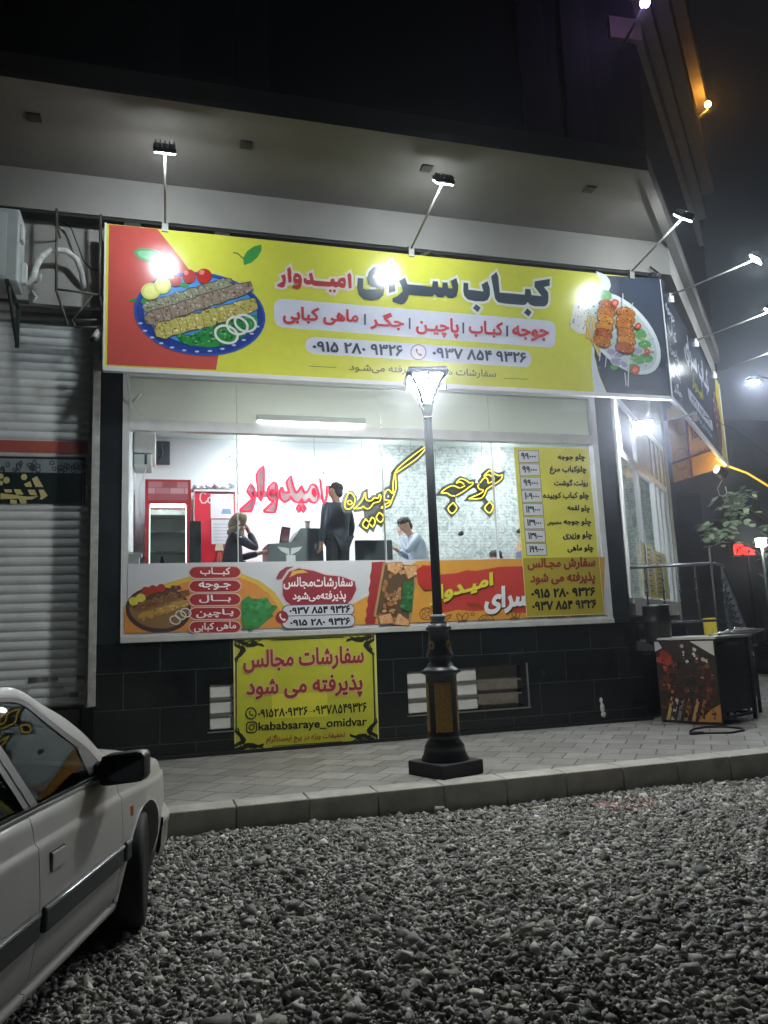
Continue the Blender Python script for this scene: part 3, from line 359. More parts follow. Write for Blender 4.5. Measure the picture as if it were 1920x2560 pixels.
STRIP_DOODLE=[[(3442,1816),(3435,1789),(3417,1765),(3391,1748),(3359,1740),(3326,1741),(3296,1751),(3271,1770),(3256,1795),(3252,1822),(3259,1850),(3277,1873),(3303,1890),(3334,1899),(3368,1898),(3398,1887),(3423,1869),(3438,1844)],[(4304,1679),(4295,1645),(4272,1617),(4239,1596),(4200,1586),(4159,1588),(4121,1601),(4091,1624),(4073,1654),(4068,1687),(4077,1720),(4099,1749),(4132,1769),(4172,1780),(4213,1778),(4251,1765),(4281,1742),(4300,1712)],[(5365,1676),(5354,1641),(5329,1610),(5292,1588),(5248,1578),(5203,1579),(5162,1593),(5130,1618),(5110,1650),(5105,1685),(5116,1721),(5141,1751),(5177,1773),(5221,1784),(5266,1783),(5307,1769),(5340,1745),(5360,1712)],[(5694,1681),(5684,1649),(5661,1622),(5628,1602),(5589,1593),(5548,1594),(5511,1606),(5482,1628),(5464,1657),(5460,1689),(5470,1720),(5492,1748),(5525,1767),(5564,1777),(5605,1776),(5643,1764),(5672,1742),(5690,1713)],[(4016,1793),(4014,1786),(4009,1780),(4003,1776),(3995,1774),(3987,1775),(3979,1777),(3973,1782),(3970,1788),(3969,1794),(3971,1801),(3975,1807),(3982,1811),(3989,1813),(3998,1813),(4005,1810),(4011,1805),(4015,1799)],[(5018,1688),(5016,1683),(5013,1678),(5007,1675),(5001,1673),(4994,1674),(4987,1676),(4982,1679),(4979,1684),(4979,1690),(4980,1695),(4984,1700),(4990,1703),(4996,1705),(5003,1705),(5009,1703),(5014,1699),(5017,1694)]]
STRIP_SPROUT=[[(3832,1771),(3842,1739),(3838,1714),(3820,1705),(3795,1716),(3774,1743),(3763,1774),(3768,1799),(3786,1808),(3810,1797)],[(3912,1749),(3888,1724),(3862,1715),(3845,1725),(3843,1750),(3858,1781),(3882,1806),(3908,1815),(3925,1805),(3927,1780)],[(3908,1688),(3894,1674),(3859,1666),(3815,1667),(3781,1678),(3769,1693),(3783,1708),(3818,1716),(3862,1715),(3896,1704)],[(4617,1793),(4620,1764),(4612,1744),(4594,1739),(4575,1751),(4561,1777),(4557,1805),(4566,1826),(4583,1831),(4603,1818)],[(4673,1749),(4653,1726),(4631,1716),(4615,1724),(4612,1745),(4622,1773),(4642,1796),(4664,1806),(4680,1798),(4684,1776)],[(4658,1705),(4645,1690),(4613,1682),(4574,1683),(4543,1694),(4532,1710),(4546,1725),(4578,1733),(4617,1732),(4647,1721)],[(3688,1798),(3684,1781),(3658,1758),(3622,1737),(3589,1725),(3571,1728),(3576,1744),(3601,1767),(3637,1789),(3671,1800)],[(4127,1892),(4104,1886),(4051,1890),(3987,1902),(3937,1918),(3920,1932),(3942,1938),(3996,1934),(4059,1922),(4110,1906)]]
STRIP_GREEN=[(5660,1621),(5745,1702),(5956,1740),(5983,1614)]
POSTER_TEXT=[('سفارشات مجالس', [(966, 1182), (2474, 1168), (2485, 1456), (969, 1456)], 'r'), ('پذیرفته می شود', [(997, 847), (2444, 817), (2455, 1107), (1001, 1121)], 'r'), ('۰۹۱۵۲۸۰۹۳۲۶–۰۹۳۷۸۵۴۹۳۲۶', [(1134, 650), (2490, 627), (2495, 749), (1135, 747)], 'k'), ('kababsaraye_omidvar', [(1139, 474), (2486, 432), (2491, 569), (1140, 595)], 'k'), ('تخفیفات ویژه در پیج اینستاگرام', [(1229, 329), (2204, 317), (2207, 422), (1231, 440)], 'r')]
POSTER_BARS=[[(875,1335),(891,1335),(882,530),(869,530)],[(2592,1338),(2610,1338),(2605,518),(2587,518)],[(1309,1571),(2227,1572),(2227,1562),(1309,1562)],[(1301,309),(2168,298),(2168,289),(1301,301)]]
POSTER_FLOURISH=[[(864,1591),(969,1579),(1044,1538),(1120,1550),(1212,1524),(1226,1485),(1150,1511),(1089,1491),(1014,1502),(954,1535),(864,1561)],[(864,1561),(908,1529),(991,1496),(1005,1450),(952,1392),(891,1350),(876,1306),(861,1367),(922,1424),(938,1468),(863,1516)],[(1014,1555),(1074,1522),(1059,1489),(1006,1495),(991,1526)],[(2630,1580),(2520,1577),(2440,1541),(2363,1560),(2269,1540),(2252,1502),(2331,1522),(2392,1496),(2470,1500),(2534,1529),(2629,1549)],[(2629,1549),(2580,1519),(2493,1491),(2476,1445),(2528,1380),(2589,1330),(2602,1282),(2621,1344),(2560,1410),(2547,1458),(2627,1501)],[(2472,1555),(2408,1526),(2423,1491),(2477,1492),(2494,1523)],[(851,290),(954,289),(1029,319),(1103,299),(1193,313),(1208,349),(1133,333),(1074,359),(1000,357),(940,333),(851,318)],[(851,318),(896,344),(977,366),(993,409),(942,471),(883,519),(869,563),(854,506),(912,444),(926,399),(852,362)],[(999,307),(1059,331),(1044,364),(992,365),(977,337)],[(2621,262),(2513,278),(2438,322),(2361,312),(2271,342),(2257,381),(2332,352),(2394,370),(2470,357),(2530,322),(2622,293)],[(2622,293),(2577,326),(2493,363),(2480,410),(2536,466),(2600,508),(2617,553),(2630,490),(2566,434),(2548,389),(2624,338)],[(2468,304),(2408,339),(2425,371),(2478,364),(2492,333)]]
POSTER_PHONE=[(1114,703),(1111,686),(1105,671),(1095,658),(1082,649),(1067,643),(1051,642),(1035,646),(1021,653),(1008,664),(999,678),(993,694),(991,711),(993,728),(1000,743),(1009,755),(1022,765),(1037,770),(1053,772),(1069,768),(1084,761),(1096,750),(1106,736),(1112,720)]
POSTER_IG=[(998,487),(1115,484),(1117,604),(1000,606)]
POSTER_IGC=[(1087,543),(1085,533),(1080,525),(1072,519),(1062,516),(1052,517),(1042,521),(1034,528),(1029,537),(1027,547),(1029,557),(1035,566),(1043,572),(1053,574),(1063,574),(1073,570),(1080,562),(1086,553)]
POSTER_IGD=[(1100,576),(1097,571),(1092,569),(1087,572),(1085,577),(1087,582),(1092,584),(1098,581)]
POSTER_SHOW_THROUGH=[(1305,917),(1997,906),(1993,610),(1307,628)]
MENU=[(4754,4093),(5921,4111),(5972,1736),(4775,1733)]
MENU_BOX=[[(4824,4046),(5129,4050),(5130,3891),(4825,3880)],[(4826,3855),(5130,3858),(5132,3699),(4828,3690)],[(4829,3666),(5132,3667),(5133,3509),(4830,3501)],[(4831,3477),(5134,3476),(5135,3319),(4832,3313)],[(4833,3289),(5135,3287),(5136,3130),(4835,3126)],[(4836,3102),(5137,3098),(5138,2943),(4837,2940)],[(4838,2916),(5138,2911),(5140,2756),(4840,2755)],[(4840,2731),(5140,2725),(5141,2571),(4842,2571)]]
MENU_PRICE=[('۹۹۰۰۰', [(4855, 3920), (5087, 3932), (5093, 4010), (4862, 4023)], 'k'), ('۹۹۰۰۰', [(4858, 3729), (5088, 3740), (5095, 3818), (4866, 3832)], 'k'), ('۹۹۰۰۰', [(4862, 3540), (5090, 3549), (5096, 3627), (4870, 3642)], 'k'), ('۱۰۹۰۰۰', [(4866, 3352), (5092, 3360), (5098, 3437), (4874, 3453)], 'k'), ('۱۳۹۰۰۰', [(4869, 3164), (5094, 3171), (5100, 3248), (4877, 3265)], 'k'), ('۱۳۹۰۰۰', [(4873, 2978), (5095, 2984), (5101, 3060), (4881, 3078)], 'k'), ('۱۳۹۰۰۰', [(4877, 2792), (5097, 2797), (5103, 2873), (4884, 2892)], 'k'), ('۱۹۹۰۰۰', [(4880, 2608), (5099, 2612), (5105, 2687), (4888, 2707)], 'k')]
MENU_TEXT=[('چلو جوجه', [(5423, 3906), (5865, 3910), (5877, 4033), (5432, 4012)], 'k'), ('چلوکباب مرغ', [(5281, 3713), (5870, 3724), (5882, 3850), (5292, 3838)], 'k'), ('رولت گوشت', [(5334, 3532), (5879, 3536), (5890, 3655), (5344, 3643)], 'k'), ('چلو کباب کوبیده', [(5147, 3342), (5875, 3345), (5886, 3470), (5156, 3455)], 'k'), ('چلو لقمه', [(5511, 3183), (5876, 3158), (5887, 3279), (5520, 3280)], 'k'), ('چلو جوجه', [(5436, 2977), (5877, 2963), (5889, 3093), (5445, 3082)], 'k'), ('مخصوص', [(5183, 2977), (5404, 2983), (5410, 3051), (5189, 3047)], 'k'), ('چلو وزیری', [(5409, 2772), (5874, 2776), (5886, 2905), (5419, 2894)], 'k'), ('چلو ماهی', [(5463, 2591), (5879, 2595), (5890, 2715), (5473, 2711)], 'k'), ('سفارش مجـالس', [(4830, 2358), (5885, 2358), (5902, 2540), (4843, 2526)], 'r'), ('پذیرفته می شود', [(4858, 2147), (5861, 2143), (5879, 2333), (4872, 2326)], 'r'), ('۰۹۱۵ ۲۸۰ ۹۳۲۶', [(4855, 1975), (5849, 1985), (5861, 2115), (4865, 2110)], 'k'), ('۰۹۳۷ ۸۵۴ ۹۳۲۶', [(4855, 1807), (5851, 1815), (5863, 1943), (4865, 1938)], 'k')]
SHUT_GOLD=[[(-1462,3566),(-1406,3595),(-1334,3467),(-1420,3466)],[(-1545,3498),(-1478,3537),(-1455,3466),(-1523,3465)],[(-1760,3434),(-1680,3435),(-1666,3397),(-1742,3396)],[(-1654,3435),(-1582,3436),(-1546,3375),(-1623,3369)],[(-1505,3432),(-1428,3433),(-1396,3362),(-1478,3371)],[(-1385,3433),(-1329,3434),(-1284,3363),(-1347,3315),(-1373,3324),(-1357,3348)],[(-1600,3336),(-1519,3328),(-1509,3266),(-1577,3263)],[(-1689,3317),(-1617,3308),(-1615,3263),(-1687,3262)],[(-1792,3388),(-1623,3366),(-1503,3349),(-1383,3357),(-1451,3316),(-1510,3313),(-1621,3322),(-1790,3316)],[(-1512,3584),(-1515,3567),(-1524,3554),(-1538,3546),(-1553,3546),(-1567,3553),(-1577,3566),(-1580,3583),(-1577,3599),(-1568,3613),(-1555,3620),(-1540,3621),(-1526,3614),(-1516,3600)],[(-1698,3543),(-1701,3526),(-1711,3512),(-1725,3504),(-1740,3504),(-1755,3511),(-1765,3525),(-1769,3542),(-1766,3559),(-1757,3573),(-1743,3581),(-1727,3581),(-1713,3574),(-1702,3560)],[(-1766,3589),(-1768,3575),(-1776,3564),(-1787,3557),(-1800,3557),(-1811,3563),(-1820,3574),(-1823,3588),(-1821,3602),(-1813,3613),(-1802,3620),(-1789,3620),(-1777,3614),(-1769,3603)],[(-1766,3509),(-1769,3497),(-1775,3487),(-1785,3481),(-1796,3481),(-1807,3486),(-1814,3496),(-1817,3508),(-1815,3520),(-1808,3530),(-1798,3536),(-1787,3536),(-1777,3531),(-1769,3521)]]
SHUT_FLOR=[[(-1596,3654),(-1600,3638),(-1611,3628),(-1625,3627),(-1637,3637),(-1642,3653),(-1638,3670),(-1627,3680),(-1613,3680),(-1601,3671)],[(-1594,3728),(-1597,3714),(-1608,3705),(-1621,3704),(-1632,3713),(-1636,3727),(-1633,3741),(-1622,3750),(-1609,3750),(-1598,3742)],[(-1763,3683),(-1766,3667),(-1775,3657),(-1786,3657),(-1795,3666),(-1799,3682),(-1796,3699),(-1788,3709),(-1776,3709),(-1767,3699)],[(-1201,3690),(-1204,3676),(-1215,3668),(-1228,3668),(-1238,3676),(-1242,3689),(-1239,3702),(-1229,3711),(-1216,3711),(-1205,3703)],[(-1074,3731),(-1077,3712),(-1086,3699),(-1097,3699),(-1107,3711),(-1111,3731),(-1108,3750),(-1099,3762),(-1087,3763),(-1078,3751)],[(-1769,3655),(-1772,3641),(-1782,3633),(-1794,3632),(-1805,3641),(-1809,3654),(-1805,3668),(-1796,3677),(-1783,3677),(-1773,3669)],[(-848,3730),(-853,3715),(-867,3706),(-885,3706),(-900,3714),(-905,3729),(-900,3743),(-886,3753),(-868,3753),(-854,3744)],[(-914,3693),(-919,3681),(-931,3674),(-946,3674),(-959,3681),(-964,3692),(-959,3703),(-947,3710),(-932,3710),(-919,3704)],[(-1444,3711),(-1447,3695),(-1457,3685),(-1470,3685),(-1480,3694),(-1485,3710),(-1481,3726),(-1471,3735),(-1459,3736),(-1448,3726)],[(-1584,3707),(-1588,3690),(-1600,3680),(-1615,3679),(-1628,3690),(-1633,3706),(-1629,3723),(-1617,3734),(-1602,3734),(-1589,3724)],[(-1078,3688),(-1082,3673),(-1094,3664),(-1108,3663),(-1120,3672),(-1125,3687),(-1120,3702),(-1109,3712),(-1095,3712),(-1083,3703)],[(-950,3737),(-955,3716),(-969,3703),(-987,3703),(-1002,3716),(-1008,3736),(-1003,3757),(-988,3770),(-970,3770),(-955,3758)],[(-907,3714),(-911,3698),(-921,3687),(-935,3687),(-946,3697),(-950,3714),(-946,3730),(-936,3741),(-922,3741),(-911,3731)],[(-1138,3712),(-1142,3697),(-1153,3688),(-1166,3688),(-1178,3697),(-1182,3712),(-1178,3727),(-1168,3736),(-1154,3736),(-1143,3727)],[(-1710,3730),(-1713,3713),(-1721,3703),(-1732,3702),(-1742,3712),(-1745,3729),(-1743,3746),(-1734,3757),(-1723,3757),(-1714,3747)],[(-879,3765),(-882,3747),(-890,3735),(-901,3735),(-909,3746),(-912,3764),(-910,3782),(-902,3793),(-891,3794),(-883,3783)],[(-1457,3709),(-1460,3697),(-1468,3689),(-1478,3689),(-1486,3696),(-1490,3708),(-1487,3720),(-1479,3727),(-1469,3728),(-1460,3720)],[(-1119,3703),(-1124,3683),(-1139,3670),(-1158,3670),(-1174,3682),(-1180,3702),(-1175,3722),(-1160,3735),(-1141,3735),(-1125,3723)],[(-1445,3695),(-1449,3679),(-1460,3670),(-1474,3669),(-1486,3678),(-1491,3694),(-1487,3709),(-1476,3719),(-1461,3719),(-1449,3710)],[(-1410,3651),(-1415,3639),(-1428,3632),(-1444,3631),(-1458,3638),(-1463,3650),(-1458,3661),(-1445,3669),(-1429,3669),(-1416,3662)],[(-1115,3658),(-1120,3642),(-1136,3632),(-1155,3631),(-1171,3641),(-1178,3657),(-1172,3673),(-1157,3683),(-1137,3683),(-1121,3674)],[(-1757,3665),(-1762,3648),(-1777,3637),(-1796,3637),(-1812,3647),(-1818,3664),(-1813,3682),(-1798,3693),(-1779,3693),(-1763,3683)],[(-1375,3726),(-1380,3715),(-1394,3707),(-1412,3707),(-1426,3714),(-1432,3725),(-1427,3736),(-1413,3743),(-1395,3744),(-1381,3737)],[(-1047,3718),(-1050,3699),(-1058,3687),(-1069,3687),(-1077,3699),(-1081,3717),(-1078,3736),(-1070,3748),(-1059,3748),(-1051,3737)],[(-1421,3759),(-1424,3740),(-1433,3728),(-1444,3728),(-1454,3740),(-1458,3758),(-1455,3777),(-1446,3789),(-1434,3789),(-1425,3778)],[(-1613,3671),(-1618,3660),(-1632,3653),(-1650,3652),(-1665,3659),(-1671,3670),(-1665,3681),(-1651,3688),(-1633,3688),(-1618,3682)],[(-1372,3675),(-1376,3656),(-1388,3644),(-1403,3644),(-1415,3655),(-1420,3674),(-1416,3693),(-1404,3705),(-1389,3706),(-1377,3694)],[(-1430,3694),(-1433,3675),(-1442,3663),(-1454,3663),(-1464,3674),(-1468,3693),(-1465,3712),(-1456,3724),(-1444,3724),(-1434,3712)],[(-989,3711),(-993,3697),(-1004,3688),(-1017,3688),(-1028,3696),(-1033,3710),(-1029,3724),(-1018,3732),(-1005,3733),(-994,3724)],[(-1222,3761),(-1227,3747),(-1239,3739),(-1254,3739),(-1267,3747),(-1272,3760),(-1267,3773),(-1255,3782),(-1240,3782),(-1227,3774)],[(-1456,3732),(-1461,3720),(-1476,3712),(-1494,3711),(-1509,3718),(-1516,3730),(-1510,3742),(-1495,3750),(-1477,3750),(-1462,3743)],[(-1569,3749),(-1571,3734),(-1579,3725),(-1589,3725),(-1597,3734),(-1600,3748),(-1598,3763),(-1590,3772),(-1580,3772),(-1572,3763)],[(-981,3668),(-986,3654),(-998,3644),(-1013,3644),(-1025,3653),(-1030,3667),(-1026,3682),(-1014,3691),(-999,3691),(-986,3683)],[(-958,3716),(-962,3699),(-975,3688),(-991,3688),(-1004,3698),(-1009,3715),(-1005,3732),(-992,3743),(-976,3743),(-963,3733)]]
D = 9.65
# ---------------------------------------------------------------- ground
def brick_mat(name, c1, c2, mortar, w, h, ms, rot=0., rough=.6, bump=.4, plane='XY', var=.3, offset=.5):
    if name in MATS: return MATS[name]
    m = bpy.data.materials.new(name); m.use_nodes = True; MATS[name] = m; nt = m.node_tree; p = nt.nodes['Principled BSDF']
    tc = nt.nodes.new('ShaderNodeTexCoord'); mp = nt.nodes.new('ShaderNodeMapping')
    if plane == 'XZ': mp.inputs['Rotation'].default_value = (R(-90), 0, 0)
    else: mp.inputs['Rotation'].default_value = (0, 0, rot)
    nt.links.new(tc.outputs['Object'], mp.inputs['Vector'])
    b = nt.nodes.new('ShaderNodeTexBrick'); b.inputs['Scale'].default_value = 1; b.inputs['Brick Width'].default_value = w; b.inputs['Row Height'].default_value = h; b.inputs['Mortar Size'].default_value = ms; b.offset = offset
    b.inputs['Color1'].default_value = (*lin(c1), 1); b.inputs['Color2'].default_value = (*lin(c2), 1); b.inputs['Mortar'].default_value = (*lin(mortar), 1)
    nt.links.new(mp.outputs[0], b.inputs['Vector'])
    n = nt.nodes.new('ShaderNodeTexNoise'); n.inputs['Scale'].default_value = 3.5; n.inputs['Detail'].default_value = 9; n.inputs['Roughness'].default_value = .7; nt.links.new(tc.outputs['Object'], n.inputs['Vector'])
    r = nt.nodes.new('ShaderNodeMapRange'); r.inputs['From Min'].default_value = .3; r.inputs['From Max'].default_value = .7; r.inputs['To Min'].default_value = 1 - var; r.inputs['To Max'].default_value = 1 + var; nt.links.new(n.outputs['Fac'], r.inputs[0])
    mx = nt.nodes.new('ShaderNodeVectorMath'); mx.operation = 'MULTIPLY'; nt.links.new(b.outputs['Color'], mx.inputs[0]); nt.links.new(r.outputs[0], mx.inputs[1]); nt.links.new(mx.outputs[0], p.inputs['Base Color'])
    rr = nt.nodes.new('ShaderNodeMapRange'); rr.inputs['To Min'].default_value = max(0, rough - .2); rr.inputs['To Max'].default_value = min(1, rough + .2); nt.links.new(n.outputs['Fac'], rr.inputs[0]); nt.links.new(rr.outputs[0], p.inputs['Roughness'])
    bp = nt.nodes.new('ShaderNodeBump'); bp.inputs['Strength'].default_value = bump; bp.inputs['Distance'].default_value = .008; bp.invert = True; nt.links.new(b.outputs['Fac'], bp.inputs['Height']); nt.links.new(bp.outputs[0], p.inputs['Normal'])
    return m
g = MB(); g.add([(-400, -200, 0), (600, -200, 0), (600, 900, 0), (-400, 900, 0)], [(0, 1, 2, 3)])
def gravel_mat():
    m = mat('gravel_bed', '2c2b27', .95, var=.5, scale=30)
    return m
structure(g.build('gravel_ground', gravel_mat()))
# crushed stone: thousands of loose angular stones nobody could count
def gravel():
    n = 68000; xs = rng.uniform(-2.4, 9.5, n * 3); ys = rng.uniform(2.0, 6.62, n * 3)
    keep = (ys > 2.4) & (xs > -2.2) & (rng.uniform(0, 1, n * 3) < np.where(xs > 6.2, .5, 1.)); xs = xs[keep]; ys = ys[keep]; n = len(xs)
    iv = np.array([(x, y, z) for x in (-1, 1) for y in (-1, 1) for z in (-1, 1)]) * .72
    fa = np.array([(0, 1, 3), (0, 3, 2), (4, 6, 7), (4, 7, 5), (0, 4, 5), (0, 5, 1), (2, 3, 7), (2, 7, 6), (0, 2, 6), (0, 6, 4), (1, 5, 7), (1, 7, 3)])
    sz = np.clip(rng.lognormal(math.log(.0142), .4, n), .009, .062)
    V = (iv[None] + rng.uniform(-.42, .42, (n, 8, 3))) * sz[:, None, None] * np.stack([rng.uniform(.8, 1.4, n), rng.uniform(.6, 1.05, n), rng.uniform(.35, .75, n)], 1)[:, None, :]
    q = rng.normal(size=(n, 4)); q /= np.linalg.norm(q, axis=1)[:, None]; w, x, y, z = q.T
    RM = np.stack([1 - 2 * (y * y + z * z), 2 * (x * y - w * z), 2 * (x * z + w * y), 2 * (x * y + w * z), 1 - 2 * (x * x + z * z), 2 * (y * z - w * x), 2 * (x * z - w * y), 2 * (y * z + w * x), 1 - 2 * (x * x + y * y)], 1).reshape(n, 3, 3)
    V = np.einsum('nij,nkj->nki', RM, V); V[:, :, 2] *= .8
    heap = .018 * (np.sin(xs * 1.7 + ys) + np.sin(ys * 2.3 - xs * .8)) + .02
    V += np.stack([xs, ys, np.maximum(heap, .0) + rng.uniform(.0, .03, n)], 1)[:, None, :]
    F = (fa[None] + (np.arange(n) * 8)[:, None, None]).reshape(-1, 3)
    me = bpy.data.meshes.new('gravel_stones'); me.vertices.add(n * 8); me.vertices.foreach_set('co', V.astype('f').ravel())
    me.loops.add(len(F) * 3); me.loops.foreach_set('vertex_index', F.astype('i').ravel()); me.polygons.add(len(F)); me.polygons.foreach_set('loop_start', np.arange(len(F), dtype='i') * 3)
    me.update(calc_edges=True)
    a = me.color_attributes.new('Col', 'FLOAT_COLOR', 'POINT'); b = np.clip(rng.lognormal(math.log(.32), .45, n), .05, .7); c = np.stack([b * 1.0, b * (.985 + rng.normal(0, .02, n)), b * (.91 + rng.normal(0, .04, n)), np.ones(n)], 1)
    red = (np.hypot(xs - 3.95, (ys - 6.25) * 1.6) < .33) & (rng.uniform(0, 1, n) < .55); c[red] *= (1.2, .88, .88, 1)
    a.data.foreach_set('color', np.repeat(c, 8, 0).astype('f').ravel())
    m = bpy.data.materials.new('crushed_stone'); m.use_nodes = True; p = m.node_tree.nodes['Principled BSDF']; v = m.node_tree.nodes.new('ShaderNodeVertexColor'); v.layer_name = 'Col'
    m.node_tree.links.new(v.outputs[0], p.inputs['Base Color']); p.inputs['Roughness'].default_value = .85; me.materials.append(m)
    o = bpy.data.objects.new('gravel_stones', me); COL.objects.link(o); o['kind'] = 'stuff'; tag(o, 'loose grey crushed stone covering the ground in front of the kerb', 'gravel')
gravel()
KY = 6.66
pv = MB(); pv.box((-14, KY + .30, -.1), (40, 40, .25))
structure(pv.build('pavement', brick_mat('paving', '918f8a', '7b7975', '454442', .36, .36, .008, R(38), .6, .5, var=.28)))
kb = MB(); x = -9.0
while x < 22:
    kb.box((x + .004, KY, -.1), (x + .596, KY + .286, .256), .012); x += .6
structure(kb.build('kerb', mat('kerb_stone', 'b2b0a8', .8, var=.25, scale=5, bump=.3, bscale=60)))

# ---------------------------------------------------------------- shop building
granite = brick_mat('black_granite', '191d1e', '121516', '434646', .82, .42, .004, rough=.2, bump=.1, plane='XZ', var=.45)
graniteP = mat('granite_pillar', '22262a', .32, var=.5, scale=2.5)
white = mat('white_frame', 'c9cacb', .45, var=.12, scale=4)
plaster = mat('plaster', '8f8d88', .8, var=.2, scale=2, bump=.2)
S = thing('shop_building', 'white-windowed kebab shop on the street corner with black granite base', 'building', (3, D, 0))
XL, XR = -.41, 6.05                                     # window opening
pl = MB()
def wall(x0, x1, z0, z1, y0=D, y1=D + .3): pl.box((x0, y0, z0), (x1, y1, z1))
VL = (.56, 2.05, .53, 1.08); VR = (3.05, 4.66, .55, 1.10)  # basement openings (x0,x1,z0,z1)
wall(-.73, VL[0], .2, 1.6); wall(VL[0], VL[1], .2, VL[2]); wall(VL[0], VL[1], VL[3], 1.6); wall(VL[1], VR[0], .2, 1.6)
wall(VR[0], VR[1], .2, VR[2]); wall(VR[0], VR[1], VR[3], 1.6); wall(VR[1], 6.53, .2, 1.6)
pl.box((VL[0] - .1, D + .32, .3), (VL[1] + .1, D + .5, 1.4)); pl.box((VR[0] - .1, D + .32, .3), (VR[1] + .1, D + .5, 1.4))
pl.add([(6.53, D, .2), (9.9, D + 3.37, .2), (9.9, D + 3.37, 1.6), (6.53, D, 1.6)], [(0, 1, 2, 3)])
pl.build('plinth_wall', granite, S)
st = MB(); st.box((-.73, D - .05, .25), (6.6, D - .002, .29)); st.build('skirting', mat('dark_skirting', '191a1a', .6), S)
def vent(b, x0, x1, name):
    z0, z1 = b[2], b[3]; h = (z1 - z0 - .06) / 3; blk = mat('white_panel', 'd8d8d4', .6, var=.08); brn = mat('concrete_block', '857c70', .9, var=.25, scale=12, bump=.4)
    e = MB(); e.box((b[0] + .002, D + .14, z0), (b[1] - .002, D + .3, z1)); q = e.build(name, brn, S)
    f = MB()
    for i in range(3): f.box((x0, D + .035, z0 + .01 + i * (h + .02)), (x1, D + .09, z0 + .01 + i * (h + .02) + h), .012)
    f.build('vent_panel', blk, q)
    f = MB()
    for i in range(1, 3): f.box((b[0] + .01, D + .01, z0 + i * (h + .02) - .012), (b[1] - .01, D + .033, z0 + i * (h + .02) + .008))
    f.box((b[0] - .02, D - .018, z0 - .022), (b[1] + .1, D - .003, z0 - .004)); f.box((b[1] + .07, D - .018, z0 - .004), (b[1] + .09, D - .003, z1 + .02))
    f.build('vent_frame', mat('steel_bar', '8c8c88', .4, .6), q)
vent(VL, .57, 2.0, 'basement_vent'); vent(VR, 3.06, 4.02, 'basement_vent')
sl = MB(); sl.box((-.45, D - .05, 1.602), (6.12, D + .12, 1.672), .008); sl.build('window_sill', mat('sill_stone', 'b5b5b0', .55, var=.15), S)
pr_ = MB(); pr_.box((-.71, D + .003, 1.6), (-.452, D + .3, 4.9)); pr_.build('pillar', graniteP, S)
pr_ = MB(); pr_.box((6.125, D - .004, 1.6), (6.40, D + .28, 5.0)); pr_.build('pillar', graniteP, S)
wf = MB()
wf.box((-.45, D - .02, 1.674), (-.375, D + .1, 4.95)); wf.box((6.03, D - .02, 1.674), (6.12, D + .1, 4.95))
wf.box((-.373, D - .025, 4.18), (6.028, D + .09, 4.315)); wf.box((-.373, D - .015, 1.674), (6.028, D + .09, 1.71)); wf.box((-.373, D - .015, 4.87), (6.028, D + .09, 4.95))
wfo = wf.build('window_frame', white, S)
gl = MB()
for a, b in ((-.37, .925), (.935, 2.845), (2.855, 4.445), (4.455, 6.03)): gl.prism([(D + .068, 1.712), (D + .078, 1.712), (D + .024, 4.178), (D + .014, 4.178)], a, b, lambda y, z, x: (x, y, z)); gl.box((a, D + .04, 4.317), (b, D + .05, 4.868))
gl.build('window_glass', glass_mat('shop_glass', (.95, .98, .97), .35), wfo)
def frosted():
    m = bpy.data.materials.new('frosted_film'); m.use_nodes = True; nt = m.node_tree; nt.nodes.clear(); o = nt.nodes.new('ShaderNodeOutputMaterial'); a = nt.nodes.new('ShaderNodeBsdfDiffuse'); b = nt.nodes.new('ShaderNodeBsdfTranslucent'); x = nt.nodes.new('ShaderNodeMixShader')
    a.inputs[0].default_value = (*lin('dbdcd6'), 1); b.inputs[0].default_value = (*lin('efeee6'), 1); x.inputs[0].default_value = .62; nt.links.new(a.outputs[0], x.inputs[1]); nt.links.new(b.outputs[0], x.inputs[2]); nt.links.new(x.outputs[0], o.inputs[0]); return m
fz = MB()
for a, b in ((-.37, .926), (.934, 2.846), (2.854, 4.446), (4.454, 6.03)): fz.box((a, D + .056, 4.317), (b, D + .066, 4.868))
fz.build('frosted_panel', frosted(), wfo)
for x in (.93, 2.85, 4.45): sm = MB(); sm.box((x - .004, D + .012, 1.712), (x + .004, D + .08, 4.178)); sm.build('glass_joint', mat('silicone', 'dfe4e6', .4), wfo)
hk = MB()
for x, z in ((3.93, 2.89), (4.80, 2.92)): hk = MB(); hk.tube([(x, D + .03, z), (x, D + .1, z)], .03, 10); hk.build('glass_clamp', mat('clamp_black', '141516', .4), wfo)
# wall behind the banner, canopy with soffit, bulkhead
uw = MB(); uw.box((-.73, D + .012, 4.952), (6.42, D + .3, 7.4)); uw.box((-.73, D + .15, 4.9), (-.455, D + .3, 4.952)); uw.build('wall', plaster, S)
CX0, CY0 = 5.95, 7.69                                  # outer corner of the canopy, cut at 45 degrees
def ch(t, off=0., z=0.):                                # point on the chamfer line, off = metres inwards
    return (CX0 + t * .70711 - off * .70711, CY0 + t * .70711 + off * .70711, z)
cp = MB(); LCH = 8.6
o1, o2, o3 = (-14, CY0), (CX0, CY0), ch(LCH)[:2]
def slab(z0, z1, pts): cp.prism(pts, z0, z1, lambda x, y, w: (x, y, w))
base = [(-14, CY0), (CX0, CY0), ch(LCH)[:2], (ch(LCH)[0] - 2, ch(LCH)[1] + 2), (-14, 14)]
slab(7.36, 7.56, base)
can = mat('canopy_render', '74706b', .75, var=.2, scale=.9)
cp.build('canopy', can, S)
lip = MB(); lip.prism([(-14, CY0 - .002), (CX0, CY0 - .002), ch(LCH, -.002)[:2], ch(LCH, .12)[:2], (CX0 - .05, CY0 + .12), (-14, CY0 + .12)], 7.27, 7.358, lambda x, y, w: (x, y, w)); lip.build('canopy_lip', can, S)
bk = MB(); a = ch(2.52, .12); b = ch(LCH, .12)
